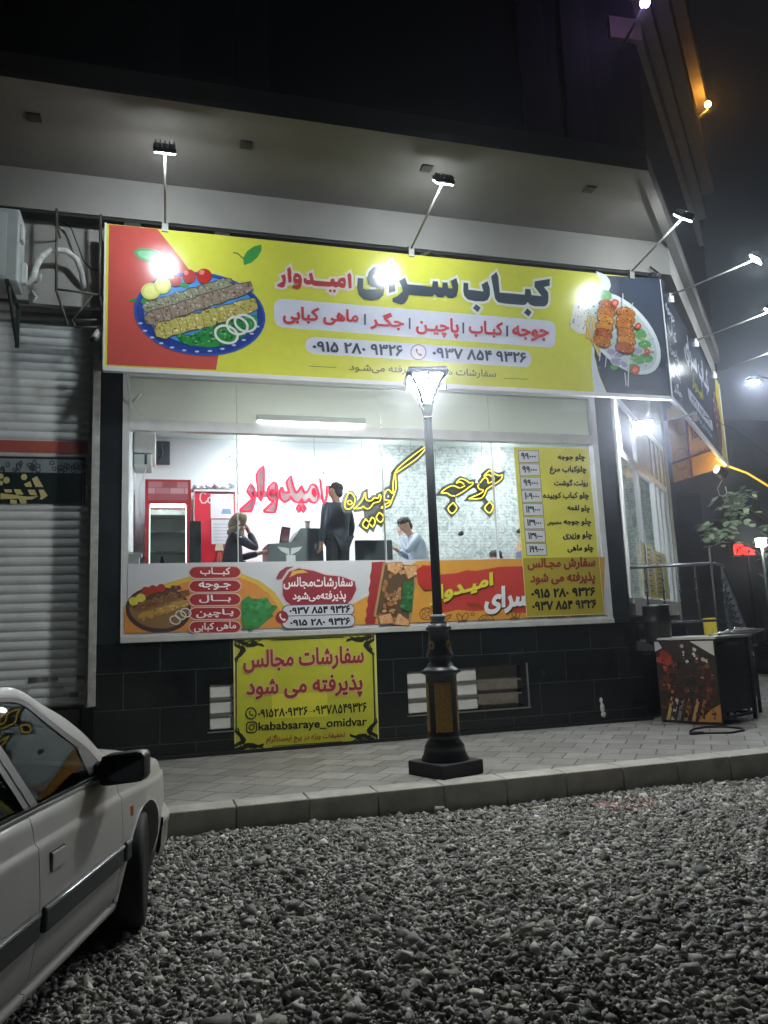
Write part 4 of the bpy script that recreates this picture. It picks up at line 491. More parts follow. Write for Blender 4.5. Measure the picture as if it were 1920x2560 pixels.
bk.prism([(-14, 9.42), (a[0] - .14, 9.42), b[:2], ch(LCH, .5)[:2], (7.0, 9.63), (-14, 9.63)], 6.84, 7.358, lambda x, y, w: (x, y, w)); bk.build('bulkhead', mat('bulkhead_render', '8f8d88', .75, var=.1, scale=1.5), S)
bs = MB(); bs.box((-14, 9.44, 6.80), (7.2, 9.62, 6.838)); bs.build('gap_shade_strip', mat('gap_shade_tone', '242424', .8), S)  # solid dark strip, its colour standing in for the shade of the gap
dl = mat('downlight_dark', '2e2c2a', .6)
for px_, py_ in ((-1.35, 8.4), (.95, 8.38), (3.2, 8.36), (5.5, 8.34)):
    d = MB(); d.box((px_ - .07, py_ - .07, 7.338), (px_ + .07, py_ + .07, 7.359), .006); d.build('downlight', dl, S)
# upper floors, set back over the canopy, chamfered corner with cornice bands
up = mat('upper_stone', '2a2b2a', .8, var=.25, scale=1.5)
u = MB(); UY = 8.9
u.prism([(-16, UY), (6.9, UY), (13.0, UY + 6.1), (13.0, 30), (-16, 30)], 7.561, 26, lambda x, y, w: (x, y, w)); u.build('upper_wall', up, S)
pil = MB()
for x in (-2.2, -.2, .9, 4.9, 5.6): pil.box((x, UY - .06, 7.562), (x + .42, UY - .001, 26))
pil.build('pilaster', mat('pilaster_stone', '3a3b3a', .8, var=.2), S)
cnm = mat('cornice_stone', '8a7d70', .75, var=.15)
for z0, z1, pr0, le in ((10.25, 10.6, .10, 7.4), (11.0, 11.3, .22, 7.6), (11.75, 12.2, .42, 7.9), (13.2, 13.45, .25, 7.6), (13.9, 14.6, .5, 7.9)):
    c = MB(); k = .7071
    A = (6.4 + pr0 * .3, UY - pr0 * .6); B_ = (6.9 + le * k + pr0 * k, UY + le * k - pr0 * k); C_ = (6.9 + le * k - .3, UY + le * k + .3); D_ = (6.4, UY + .4)
    c.prism([A, (6.9 + pr0 * .41, UY - pr0), B_, C_, D_], z0, z1, lambda x, y, w: (x, y, w)); c.build('cornice', cnm, S)
# interior shell of the shop
FZ, CZ, BY = 1.95, 4.86, 12.65
iw = mat('interior_white', 'dfe2e4', .7)
ROOM = [(-.55, D + .13), (6.60, D + .13), (9.5, D + 3.03), (-.55, BY + .02)]
w = MB(); w.box((-.56, D + .31, 1.6), (-.38, BY, CZ)); w.box((-.56, BY, 1.6), (3.66, BY + .15, CZ)); w.build('interior_wall', iw, S)
w = MB(); w.prism(ROOM, CZ, CZ + .1, lambda x, y, z: (x, y, z)); w.build('ceiling', mat('ceiling_white', 'c9d2cc', .7), S)
w = MB(); w.prism(ROOM, 1.7, FZ, lambda x, y, z: (x, y, z)); w.build('floor', mat('floor_tile', 'a9a7a2', .4, var=.1), S)
def wallpaper():
    m = bpy.data.materials.new('stone_wallpaper'); m.use_nodes = True; nt = m.node_tree; p = nt.nodes['Principled BSDF']; tc = nt.nodes.new('ShaderNodeTexCoord')
    n = nt.nodes.new('ShaderNodeTexNoise'); n.inputs['Scale'].default_value = 8; n.inputs['Detail'].default_value = 8; n.inputs['Distortion'].default_value = 2.2; nt.links.new(tc.outputs['Object'], n.inputs[0])
    r = nt.nodes.new('ShaderNodeValToRGB'); e = r.color_ramp.elements; e[0].position = .36; e[0].color = (*lin('98a19d'), 1); e[1].position = .6; e[1].color = (*lin('cdd3d1'), 1); nt.links.new(n.outputs['Fac'], r.inputs[0])
    mp = nt.nodes.new('ShaderNodeMapping'); mp.inputs['Rotation'].default_value = (R(-90), 0, 0); nt.links.new(tc.outputs['Object'], mp.inputs[0])
    b = nt.nodes.new('ShaderNodeTexBrick'); b.inputs['Scale'].default_value = 1; b.inputs['Brick Width'].default_value = .9; b.inputs['Row Height'].default_value = .055; b.inputs['Mortar Size'].default_value = .003; b.inputs['Color1'].default_value = (1, 1, 1, 1); b.inputs['Color2'].default_value = (.93, .93, .93, 1); b.inputs['Mortar'].default_value = (.6, .6, .6, 1); nt.links.new(mp.outputs[0], b.inputs[0])
    mx = nt.nodes.new('ShaderNodeVectorMath'); mx.operation = 'MULTIPLY'; nt.links.new(r.outputs[0], mx.inputs[0]); nt.links.new(b.outputs['Color'], mx.inputs[1]); nt.links.new(mx.outputs[0], p.inputs['Base Color']); p.inputs['Roughness'].default_value = .7
    return m
w = MB(); w.box((3.662, BY - .004, 1.6), (9.4, BY + .15, CZ)); w.build('papered_wall', wallpaper(), S)
w = MB(); w.box((-.379, D + .15, FZ), (-.25, D + .5, 2.66)); w.box((-.379, D + .13, 2.66), (-.22, D + .54, 2.69)); w.build('low_partition', iw, S)
# glazed entrance on the chamfer
def chg(t, off=0., z=0.): return (6.42 + t * .70711 - off * .70711, D + t * .70711 + off * .70711, z)
fr = MB()
def post(t0, t1, z0, z1, d0=-.03, d1=.06):
    P = [chg(t0, d0), chg(t1, d0), chg(t1, d1), chg(t0, d1)]; fr.prism([p[:2] for p in P], z0, z1, lambda x, y, w: (x, y, w))
for t in (.02, 1.45, 2.9, 3.35, 3.8, 4.25): post(t, t + .1, FZ, 5.0)
post(.121, 4.249, 4.05, 4.16); post(.121, 4.249, FZ - .08, FZ - .002); post(.121, 4.249, 4.9, 5.0)
df = fr.build('entrance_frame', mat('aluminium', 'd9dbdd', .4, .1), S)
gg = MB()
for a, b in ((.13, 1.44), (1.56, 2.89), (3.01, 3.34), (3.46, 3.79), (3.91, 4.24)):
    P = [chg(a, .01), chg(b, .01), chg(b, .018), chg(a, .018)]; gg.prism([p[:2] for p in P], FZ + .003, 4.045, lambda x, y, w: (x, y, w))
gg.build('entrance_glass', glass_mat('door_glass', (.95, .98, .97), .12), df)
for t0, z0, z1, bw in ((1.2, 1.99, 2.85, .95), (2.3, 1.99, 2.8, 1.05)):
    A = Art(lambda x, z, w: chg(t0 + x, -.012 - w, z)); A.raw([(0, z0), (bw, z0), (bw, z1), (0, z1)], [(0, 1, 2, 3)], 'c9b43a')
    A.raw([(-.03, z0), (0, z0), (0, z1 + .03), (-.03, z1 + .03)], [(0, 1, 2, 3)], 'b8323a'); A.raw([(-.12, z0), (-.035, z0), (-.035, z1 + .05), (-.12, z1 + .05)], [(0, 1, 2, 3)], 'd8d6d4')
    for i in range(9):
        zz = z0 + .06 + i * (z1 - z0 - .1) / 9; A.raw([(.02, zz), (bw - .02, zz), (bw - .02, zz + .008), (.02, zz + .008)], [(0, 1, 2, 3)], '5a4c1c')
        A.raw([(.1 + .03 * (i % 3), zz + .03), (bw - .2, zz + .03), (bw - .2, zz + .055), (.1 + .03 * (i % 3), zz + .055)], [(0, 1, 2, 3)], '2c2818')
    A.build('menu_sheet', df, .5)
fr = MB(); post(.1, 4.3, 5.002, 7.3, .1, .3); post(4.36, 4.75, 1.6, 7.2, -.04, .3); fr.build('entrance_wall', plaster, S)
fr = MB(); post(.04, .34, 4.17, 4.89, -.028, -.012); post(.5, 1.3, 4.17, 4.89, 0., .04); post(1.57, 4.24, 4.17, 4.89, 0., .04); fr.build('transom_panel', mat('transom_panel', 'c3c6c8', .5, var=.1), df)
fr = MB(); fr.prism([chg(-.2, -1.2)[:2], chg(1.4, -1.2)[:2], chg(1.4, -.04)[:2], chg(0, -.04)[:2]], 1.20, 1.33, lambda x, y, w: (x, y, w)); fr.build('landing', mat('landing_stone', '262728', .5, var=.2), S)
fr = MB()
for i in range(5): fr.prism([chg(1.4 + i * .26, -1.2)[:2], chg(1.66 + i * .26, -1.2)[:2], chg(1.66 + i * .26, -.04)[:2], chg(1.4 + i * .26, -.04)[:2]],   .2, 1.10 - i * .2, lambda x, y, w: (x, y, w))
fr.build('stairs', mat('stair_stone', '3d3e3f', .6, var=.2), S)

# ---------------------------------------------------------------- neighbouring shutter
N = thing('shuttered_shop', 'grey wall and closed roller shutter left of the kebab shop', 'building', (-2, D, 0))
SY = D + .34; SK = 1.0255                                # shutter plane, set back in its opening
q = MB(); q.box((-6, D + .05, 5.75), (-.735, D + .148, 6.84)); q.build('wall', mat('neighbour_render', 'a5a49e', .85, var=.2, scale=2, bump=.2), N); q = MB(); q.box((-6, D + .25, 0.2), (-.9, D + .5, .86)); q.build('threshold', mat('threshold_stone', '4c4b48', .8, var=.25), N)
q = MB(); n = 48; rows = []
for i in range(n * 4 + 1):
    z = .9 + 5.3 * i / (n * 4); ph = i % 4; y = SY + (.0, -.018, -.022, -.014)[ph]; rows.append([(-6, y, z), (-.86, y, z)])
q.grid(rows, smooth=False); sh = q.build('roller_shutter', mat('shutter_slats', 'd8dcdc', .5, .0, var=.14, scale=3), N)
q = MB(); q.box((-6, SY - .03, 3.94), (-.872, SY - .024, 4.09)); q.build('red_stripe', mat('red_paint', 'b0584e', .5, var=.2), sh)
q = MB(); q.box((-.858, SY - .06, .87), (-.75, SY + .12, 6.1), .006); q.build('guide_rail', mat('rail_metal', 'b9b9b4', .5, .3, var=.3, scale=8), N)
q = MB(); q.box((-.80, D - .005, .9), (-.712, D + .06, 5.05), .004); q.build('guide_rail', MATS['rail_metal'], N)
A = Art(lambda x, z, w: (x * SK, SY - .035 - w, 1.6 + (z - 1.6) * SK))
A.raw([(-3.2, 3.27), (-.87, 3.27), (-.87, 3.83), (-3.2, 3.83)], [(0, 1, 2, 3)], '1e2a2a'); A.raw([(-3.2, 3.64), (-.885, 3.64), (-.885, 3.805), (-3.2, 3.805)], [(0, 1, 2, 3)], '8b9496')
for e in SHUT_FLOR: A.line(e, .012, '3d4a55', True)
A.raw([(-.9, 3.28), (-.89, 3.28), (-.89, 3.63), (-.9, 3.63)], [(0, 1, 2, 3)], 'a8b0b0')
for e in SHUT_GOLD: A.poly(e, 'cfc48a')
A.build('painted_sign', sh, .4)
rs = random.Random(12)
for i in range(14):
    A = Art(lambda x, z, w: (x, SY - .03 - w - .002 * (i % 3), z))
    x = -1.85 + .075 * i; z = 1.0 + .1 * rs.choice((0, 1, 2)); c_ = rs.choice(('7a7c7c', '9ea0a0', 'd0d2d0', '5c5e60')) if i else '2d4a73'; A.raw([(x, z), (x + .1, z), (x + .1, z + .055), (x, z + .055)], [(0, 1, 2, 3)], c_)
    for k in range(5): A.raw([(x + .012 + .016 * k, z + .012), (x + .02 + .016 * k, z + .012), (x + .02 + .016 * k, z + .04), (x + .012 + .016 * k, z + .04)], [(0, 1, 2, 3)], '4a4c4e')
    A.build('paper_sticker', sh, .6)

# ---------------------------------------------------------------- banners
def frame_bar(mb, a, b, r=.02): mb.box((min(a[0], b[0]) - r, min(a[1], b[1]) - r, min(a[2], b[2]) - r), (max(a[0], b[0]) + r, max(a[1], b[1]) + r, max(a[2], b[2]) + r))
YEL = 'd0d24c'
BN = thing('shop_banner', 'long yellow and red banner with dark lettering above the shop window', 'banner', (3.2, 9.3, 4.82))
q = MB(); q.box((-.66, 9.300, 4.82), (7.17, 9.36, 6.67)); q.build('panel', mat('banner_board', 'cfcfd2', .5), BN)
q = MB(); q.box((-.665, 9.286, 4.80), (7.175, 9.362, 4.855)); q.box((-.668, 9.286, 4.856), (-.648, 9.362, 6.68)); q.build('white_edge', mat('white_edge', 'd6d7da', .35), BN)
A = Art(lambda x, z, w: (x, 9.2985 - w, z))
A.raw([(-.655, 4.85), (7.165, 4.85), (7.165, 6.675), (-.655, 6.675)], [(0, 1, 2, 3)], YEL); A.poly(BANNER_RED, 'c4554e')
A.poly(B2_WHITE, 'cdd3e0'); A.poly(B2_DARK, '3d4554')
for q_ in BANNER_PILLS: A.rrect(q_, .13, 'd3d6e6')
A.build('background', BN, .2)
A2 = Art(lambda x, z, w: (x, 9.294 - w, z))
for p_ in TITLE_DARK: A2.poly(p_, 'dfe3d8', .035)
for p_ in TITLE_RED: A2.poly(p_, 'e3d6d0', .032)
for p_ in TITLE_DARK: A2.poly(p_, '3e4a55')
for p_ in TITLE_RED: A2.poly(p_, 'b5413f')
for p_ in TITLE_HOLE: A2.poly(p_, 'e6cfc9')
cl = {'r': 'c9434b', 'd': '3a4353', 'o': '6d7138'}
for t, q_, c in BANNER_TEXT: A2.text(t, q_, cl[c], .035 if c == 'r' else .035 if c == 'd' else .02)
for p_ in BANNER_BARS: A2.poly(p_, '3a4353')
for p_ in BANNER_LINES: A2.poly(p_, '7b7f3c')
A2.poly(BANNER_PHONE, 'dcdfe9'); A2.line(BANNER_PHONE, .014, 'a8555c', True)
bx, bz = sum(p[0] for p in BANNER_PHONE) / len(BANNER_PHONE), sum(p[1] for p in BANNER_PHONE) / len(BANNER_PHONE)
def handset(Ar, cx, cz, s, col):
    pts = [(-.5, .75), (-.25, .8), (-.12, .4), (-.3, .25), (-.1, -.15), (.2, -.42), (.38, -.25), (.75, -.45), (.7, -.7), (.4, -.85), (-.05, -.6), (-.45, -.1), (-.62, .35)]
    Ar.poly([(cx + x * s, cz + z * s) for x, z in pts], col)
handset(A2, bx, bz, 62, 'a8454d')
A2.build('lettering', BN, .2)
A = Art(lambda x, z, w: (x, 9.294 - w, z))
A.poly(BANNER_LEAF[0], '4f9a63'); A.poly(BANNER_LEAF[0], '78b98a', -.03); A.poly(BANNER_STEM, '3d6b38'); A.poly(BANNER_LEAF[1], '3f9448')
A.poly(PLATE[0], '27408f'); A.line(PLATE[0], .03, '3552a8', True); A.poly(PLATE[1], '4d92d8')
for e in PLATE_DASH: A.poly(e, 'b9c6e8')
for e in PLATE_GREEN: A.poly(e, '2f8f45')
rr_ = random.Random(5)
def speck(Ar, poly, cols, n, r0, r1):
    xs = [p[0] for p in poly]; zs = [p[1] for p in poly]; k = 0; it = 0
    def ins(x, z):
        c = False
        for i in range(len(poly)):
            (x1, z1), (x2, z2) = poly[i - 1], poly[i]
            if (z1 > z) != (z2 > z) and x < (x2 - x1) * (z - z1) / (z2 - z1) + x1: c = not c
        return c
    base = Ar.k
    while k < n and it < n * 20:
        it += 1; x = rr_.uniform(min(xs), max(xs)); z = rr_.uniform(min(zs), max(zs))
        if ins(x, z):
            r = rr_.uniform(r0, r1); m_ = rr_.randint(5, 7); a0 = rr_.random() * 6; k += 1; Ar.k = base + k % 8
            Ar.poly([(x + r * rr_.uniform(.6, 1.2) * math.cos(a0 + 6.283 * j / m_), z + r * rr_.uniform(.5, 1.0) * math.sin(a0 + 6.283 * j / m_)) for j in range(m_)], rr_.choice(cols))
    Ar.k = base + 9
for i, c in enumerate(('8b8a72', '8f7f70', 'b5ab62')):
    A.poly(PLATE_ROWS[i], '4e4a3e', .012); A.poly(PLATE_ROWS[i], c)
    speck(A, PLATE_ROWS[i], (('a09f8a', '75745e', 'b3b29c', '5d5c48', '8e8d78'), ('a4968a', '7a6a5c', 'b5a698', '5f5044', '8c7c6e'), ('cfc67c', '9c9048', 'e0d99c', '7d7236', 'b9ae5e'))[i], 190, 9, 24)
    for k in range(9):
        L_ = len(PLATE_ROWS[i]) // 2; a_, b_ = PLATE_ROWS[i][1 + k % (L_ - 2)], PLATE_ROWS[i][-2 - k % (L_ - 2)]; A.line([(a_[0], a_[1]), ((a_[0] + b_[0]) / 2 + 14, (a_[1] + b_[1]) / 2), (b_[0], b_[1])], .008, ('5a5946', '5c4d42', '80753a')[i])
for e in PLATE_LEM: A.poly(e, 'd6d867'); A.poly(e, 'e6e78e', -.03)
for e in PLATE_TOM: A.poly(e, 'b32c28'); A.poly([(x * .35 + e[0][0] * .65 - 90, z * .35 + e[0][1] * .65 + 40) for x, z in e], 'dd8078')
speck(A, PLATE_GREEN[0], ('256f35', '4aa85a', '1c5f2c', '3a8a48', '6fb878'), 130, 10, 28)
for e in PLATE_RINGS: A.line(e, .03, 'd8ddd8', True)
A.build('kebab_platter_picture', BN, .2)
A = Art(lambda x, z, w: (x, 9.294 - w, z))
A.poly(B2_PLATE[0], 'd4dde0'); A.poly(B2_PLATE[1], 'b5c4c4')
A.poly(B2_RICE, 'd9dad4'); speck(A, B2_RICE, ('eeeeea', 'b9b9ae', '8c8d80'), 40, 8, 20)
for e in B2_GREEN: A.poly(e, '5f9d58')
speck(A, B2_PLATE[1], ('7fb070', 'cfd6c0', 'a3c48c', '5c8f52', 'd9dccb', 'c98a5c', '4a7a44'), 170, 8, 26)
for e in B2_FRIES: A.poly(e, 'd8b866'); A.line(e, .006, '9a7a3c', True)
for e in B2_ONION: A.poly(e, '9a98b0'); A.line(e, .01, 'd5d3de', True)
for e in B2_CHICKEN:
    A.poly(e, '6a3418', .008); A.poly(e, rr_.choice(('b5702e', 'a85a28', 'c48436')))
    speck(A, e, ('d89a4a', '8a4420', 'c87a36', '5f2e16', 'e0b060', '47210f'), 22, 6, 20)
for e in B2_TOM: A.poly(e, 'c0503c'); A.poly(e, 'd98a70', -.03)
for e in B2_SKEW: A.poly(e, 'cdd0d4')
A.build('chicken_platter_picture', BN, .2)

# dark banner on the chamfer
CA, CB = Vector((7.2, 9.3, 0)), Vector((11.74, 13.55, 0)); CD = (CB - CA).normalized(); CN = Vector((CD.y, -CD.x, 0)); CLn = (CB - CA).length
def cm(off): return lambda x, z, w: tuple(CA + CD * x + CN * (w + off) + Vector((0, 0, z)))
B2 = thing('corner_banner', 'dark grey banner with white lettering turning round the shop corner', 'banner', tuple(CA + Vector((0, 0, 4.8))))
q = MB(); f_ = cm(0); q.prism([(0, 4.82), (CLn, 4.82), (CLn, 6.67), (0, 6.67)], -.05, 0, f_); q.build('panel', mat('banner_board', 'cfcfd2', .5), B2)
q = MB(); q.prism([(.0, 4.80), (CLn, 4.80), (CLn, 4.86), (.0, 4.86)], .001, .02, f_); q.prism([(.0, 4.861), (.04, 4.861), (.04, 6.68), (.0, 6.68)], .001, .015, f_); q.prism([(CLn - .03, 4.861), (CLn, 4.861), (CLn, 6.68), (CLn - .03, 6.68)], .001, .015, f_); q.build('white_edge', MATS['white_edge'], B2)
A = Art(cm(.002)); A.raw([(.04, 4.86), (CLn - .03, 4.86), (CLn - .03, 6.68), (.04, 6.68)], [(0, 1, 2, 3)], '39404e')
A.poly([(5350, 4865), (CLn * 1000 - 35, 4865), (CLn * 1000 - 35, 6675), (5650, 6675), (5250, 5900)], 'd6c23a'); A.build('background', B2, .18)
A = Art(cm(.008)); Qd = lambda x0, z0, x1, z1: [(x0 * 1000, z0 * 1000), (x1 * 1000, z0 * 1000), (x1 * 1000, z1 * 1000), (x0 * 1000, z1 * 1000)]
for t, z in (('جوجه', 6.2), ('کباب', 5.9), ('پاچین', 5.58), ('بـــال', 5.28), ('جگـر', 4.98)): A.text(t, Qd(.25, z, .95, z + .24), 'd5dae6', .02)
A.text('کبـاب سـرای', Qd(1.7, 5.85, 4.4, 6.5), 'd5dae6', .045); A.text('امیـدوار', Qd(2.2, 5.55, 3.4, 5.85), 'd6cf2e', .03)
A.rrect(Qd(1.6, 5.2, 4.3, 5.42), .1, 'd3d6e6'); A.text('۰۹۳۷ ۸۵۴ ۹۳۲۶', Qd(1.9, 5.24, 4.0, 5.38), '3a4353', .02); A.text('سفارشات مجالس پذیرفته می‌شود', Qd(1.9, 5.0, 4.1, 5.14), 'c5cad6', .012)
A.build('lettering', B2, .18)
A = Art(cm(.008)); circ = lambda cx, cz, a, b, n=20: [(1000 * (cx + a * math.cos(6.283 * i / n)), 1000 * (cz + b * math.sin(6.283 * i / n))) for i in range(n)]
fd_ = circ(5.2, 5.6, .5, .6); A.poly(fd_, '7a2c2a'); speck(A, fd_, ('a8504a', '5c2020', 'c98a80', 'd8c0b8'), 40, 30, 80); A.build('meat_picture', B2, .18)

# yellow cloth banner on the far side of the corner, seen from behind
B3 = thing('cloth_banner', 'yellow cloth banner seen from behind below the dark corner banner', 'banner', (11.75, 14.4, 4.85))
am = lambda x, z, w: (11.74 - w, x, z)
q = MB(); q.box((11.742, 13.56, 4.85), (11.75, 15.4, 6.66)); q.build('cloth', mat('yellow_cloth', 'c9a04e', .8, var=.1), B3)
A = Art(am); A.text('امیدوار', Qd(13.7, 5.6, 14.6, 6.0), '7a6238', .03); A.text('سفارش', Qd(13.8, 5.25, 14.4, 5.45), '8a6f40', .02)
for cy, cz, r in ((15.05, 5.35, .25), (14.9, 6.1, .2), (14.95, 4.98, .12)): A.line(circ(cy, cz, r, r), .02, '967a4a', True)
A.build('show_through_print', B3, .8)
q = MB(); q.box((11.70, 14.68, 4.86), (11.73, 14.72, 6.65)); q.box((11.70, 13.57, 5.28), (11.73, 14.679, 5.32)); q.box((11.70, 14.721, 5.28), (11.73, 15.4, 5.32)); q.build('frame_bar', mat('rust_bar', '6e4630', .6), B3)

# ---------------------------------------------------------------- floodlights on arms
led = mat('led_panel', 'ffffff', .5, emit='f0faff', es=185)
fl_black = mat('flood_black', '17191b', .4); arm_m = mat('arm_steel', '8f8e8a', .45, .5)
def floodlight(foot, head, aim, label, cat='floodlight', group=None, es=None, w=.24, arm=True):
    T = thing('floodlight', label, cat, foot, 0, group)
    h = Vector(head); f = Vector(foot); a = (Vector(aim) - h).normalized(); sx = a.cross(Vector((0, 0, 1))).normalized(); sy = sx.cross(a)
    if arm:
        q = MB(); q.tube([f, f + (h - f) * .985], .014, 8); q.build('arm', arm_m, T)
        q = MB(); q.box((f.x - .04, f.y - .02, f.z - .12), (f.x + .04, f.y + .03, f.z + .03)); q.build('bracket', arm_m, T)
    Mx = Matrix((sx, sy, -a)).transposed()
    q = MB(); q.box((-w / 2, -w * .36, .0), (w / 2, w * .36, .05), .008)
    for i in range(5): x_ = -w * .4 + i * w * .2; q.box((x_ - .006, -w * .3, .051), (x_ + .006, w * .3, .085))
    q.v = [tuple(h + Mx @ Vector(p)) for p in q.v]; q.build('housing', fl_black, T)
    q = MB(); q.box((-w * .44, -w * .3, -.012), (w * .44, w * .3, -.001)); q.v = [tuple(h + Mx @ Vector(p)) for p in q.v]
    q.build('led_face', led if es is None else mat('led_%d' % es, 'ffffff', .5, emit='f2f6ff', es=es), T)
    return T
FG = 'floodlights on arms over the front banner'
floodlight((.04, 9.3, 6.76), (.03, 7.95, 6.86), (.05, 9.3, 5.75), 'arm floodlight over the red end of the yellow banner', group=FG)
floodlight((3.27, 9.3, 6.76), (3.29, 8.06, 6.99), (3.25, 9.3, 5.75), 'arm floodlight over the middle of the yellow banner', group=FG)
floodlight((6.72, 9.3, 6.76), (6.75, 8.11, 6.96), (6.5, 9.3, 5.75), 'arm floodlight over the dark end of the front banner', group=FG)
FC = 'floodlights on arms over the corner banner'
for t, l in ((.9, 'arm floodlight out over the near end of the dark corner banner'), (3.3, 'arm floodlight out over the middle of the dark corner banner'), (5.6, 'arm floodlight out over the far end of the dark corner banner')):
    f = CA + CD * t + Vector((0, 0, 6.76)); h = f + CN * 1.27 + Vector((0, 0, .24)); floodlight(tuple(f), tuple(h), tuple(f + CD * .1 - Vector((0, 0, 1.2))), l, group=FC)
floodlight((8.05, 9.9, 4.80), (6.92, 9.66, 4.47), (5.3, 6.5, 2.9), 'glaring floodlight under the corner banner by the entrance', es=300, w=.3)
# ---------------------------------------------------------------- lamp post
LX, LY, LZ = 2.62, 7.2, .25; TW = R(21)
iron = mat('lamp_iron', '262d31', .42, .2, var=.25, scale=9)
L = thing('lamp_post', 'dark green iron lamp post with lit square lantern on the pavement', 'lamp post', (LX, LY, LZ))
Lr = lambda p: (LX + p[0] * math.cos(TW) - p[1] * math.sin(TW), LY + p[0] * math.sin(TW) + p[1] * math.cos(TW), LZ + p[2])
q = MB(); q.box((-.255, -.255, 0), (.255, .255, .13), .012); q.v = [Lr(p) for p in q.v]; q.build('foot_block', mat('foot_block', '2a2b2b', .7, var=.3), L)
q = MB(); q.lathe([(.225, .131), (.225, .15), (.205, .19), (.19, .25), (.195, .255), (.16, .31), (.145, .33), (.15, .345), (.165, .36), (.155, .37), (.15, .385), (.15, .92), (.165, .935), (.19, .945), (.195, .955), (.16, .985), (.125, 1.01), (.12, 1.03), (.10, 1.05), (.105, 1.09), (.13, 1.105), (.132, 1.12), (.12, 1.14), (.102, 1.25), (.098, 1.35), (.125, 1.36), (.127, 1.375), (.1, 1.40), (.085, 1.42)], (LX, LY, LZ), 32); q.build('pedestal', iron, L)
q = MB(); q.lathe([(.083, 1.421), (.075, 1.44), (.066, 1.45), (.075, 1.47), (.078, 1.49), (.06, 1.505)], (LX, LY, LZ), 24); q.build('collar', mat('collar_paint', '8d959b', .5), L)
q = MB(); q.lathe([(.047, 1.5), (.045, 2.5), (.041, 3.50)], (LX, LY, LZ), 20); q.build('pole', mat('pole_paint', '121b24', .85, 0, var=.15, spec=.2), L)
gold = mat('gold_plaque', 'b08a44', .5, .3, var=.45, scale=60, bump=.6, bscale=90)
for k in range(4):
    a0 = R(-90 - 16 + 90 * k) ; rows = []
    for z in (.40, .86):
        rows.append([(LX + .1525 * math.cos(a0 + t), LY + .1525 * math.sin(a0 + t), LZ + z) for t in np.linspace(-.55, .55, 9)])
    q = MB(); q.grid(rows); q.build('plaque', gold, L)
    q = MB(); a1 = a0 + R(45)
    for j in range(8):
        b = j * .785; q.ball((LX + .113 * math.cos(a1) - .022 * math.sin(a1) * math.cos(b), LY + .113 * math.sin(a1) + .022 * math.cos(a1) * math.cos(b), LZ + 1.21 + .03 * math.sin(b)), .014, 8, 6)
    q.build('rosette', gold, L)
# lantern: flared four-sided glass in an iron frame
TW = R(-12)
def lat(u):  # half width of the flare at height u in 0..1
    return .052 + .118 * u ** 1.8 + .012 * u
GZ0, GZ1 = 3.64, 3.925
q = MB(); q.lathe([(.041, 3.485), (.055, 3.49), (.058, 3.50), (.05, 3.51), (.068, 3.57), (.082, 3.638), (.078, 3.645)], (LX, LY, LZ), 4, False)
q.v = [Lr((p[0] - LX, p[1] - LY, p[2] - LZ)) for p in q.v]
m45 = [(math.cos(R(45)) * (x - LX) - math.sin(R(45)) * (y - LY) + LX, math.sin(R(45)) * (x - LX) + math.cos(R(45)) * (y - LY) + LY, z) for x, y, z in q.v]; q.v = m45; q.build('lantern_base', iron, L)
q = MB()
for sx, sy in ((1, 1), (-1, 1), (-1, -1), (1, -1)):
    q.tube([Lr((sx * lat(u), sy * lat(u), GZ0 + (GZ1 - GZ0) * u)) for u in np.linspace(0, 1, 8)], .019, 6)
w = lat(1)
for a, b in (((-w, -w), (w, -w)), ((w, -w), (w, w)), ((w, w), (-w, w)), ((-w, w), (-w, -w))):
    q.tube([Lr((a[0] * 1.04, a[1] * 1.04, GZ1 + .01)), Lr((b[0] * 1.04, b[1] * 1.04, GZ1 + .01))], .027, 6)
for sx, sy in ((1, 0), (-1, 0), (0, 1), (0, -1)):
    q.tube([Lr((sx * w * 1.05 - sy * w * .0, sy * w * 1.05, GZ1)), Lr((sx * w * 1.12, sy * w * 1.12, GZ1 - .12))], .016, 6)
q.build('lantern_frame', iron, L)
q = MB(); q.box((-w * 1.08, -w * 1.08, GZ1 + .035), (w * 1.08, w * 1.08, GZ1 + .06), .01); q.v = [Lr(p) for p in q.v]; q.build('lantern_roof', iron, L)
q = MB(); U = np.linspace(0, .97, 7)
for k in range(4):
    rz_ = Matrix.Rotation(R(90 * k), 3, 'Z'); rows = []
    for u in U: rows.append([Lr(tuple(rz_ @ Vector((s * lat(u) * .9, -lat(u) * .9, GZ0 + (GZ1 - GZ0) * u)))) for s in np.linspace(-1, 1, 5)])
    q.grid(rows)
q.build('diffuser', mat('lantern_diffuser', 'ffffff', .5, emit='fafdf8', es=245), L)

# ---------------------------------------------------------------- signs on glass and wall
A0 = lambda y: (lambda x, z, w: (x, y - w, z))
A = Art(A0(9.622), .00016)
Rct = lambda x0, z0, x1, z1: [(x0 * 1000, z0 * 1000), (x1 * 1000, z0 * 1000), (x1 * 1000, z1 * 1000), (x0 * 1000, z1 * 1000)]
SB = thing('window_sticker_strip', 'long printed strip of dishes along the bottom of the shop window', 'window sticker', (2.8, 9.62, 1.69))
q = MB(); q.box((-.372, 9.6225, 1.712), (6.028, 9.6285, 2.535)); q.build('film', mat('vinyl_film', 'c4c6cc', .4), SB)
clip = lambda p: [(x, min(max(z, 1714), 2533)) for x, z in p]
A.poly(clip(STRIP_HILL_Y), 'cfae4a'); A.poly(clip(STRIP_HILL_O), 'd08a45'); A.poly(clip(STRIP_YEL1), 'd2b04a'); A.poly(clip(STRIP_ORANGE), 'd69a40'); A.poly(clip(STRIP_BAND), 'c04038'); A.poly(clip(STRIP_REDCOL), '9c2f32')
A.poly(clip(STRIP_GREEN), '8fc060')
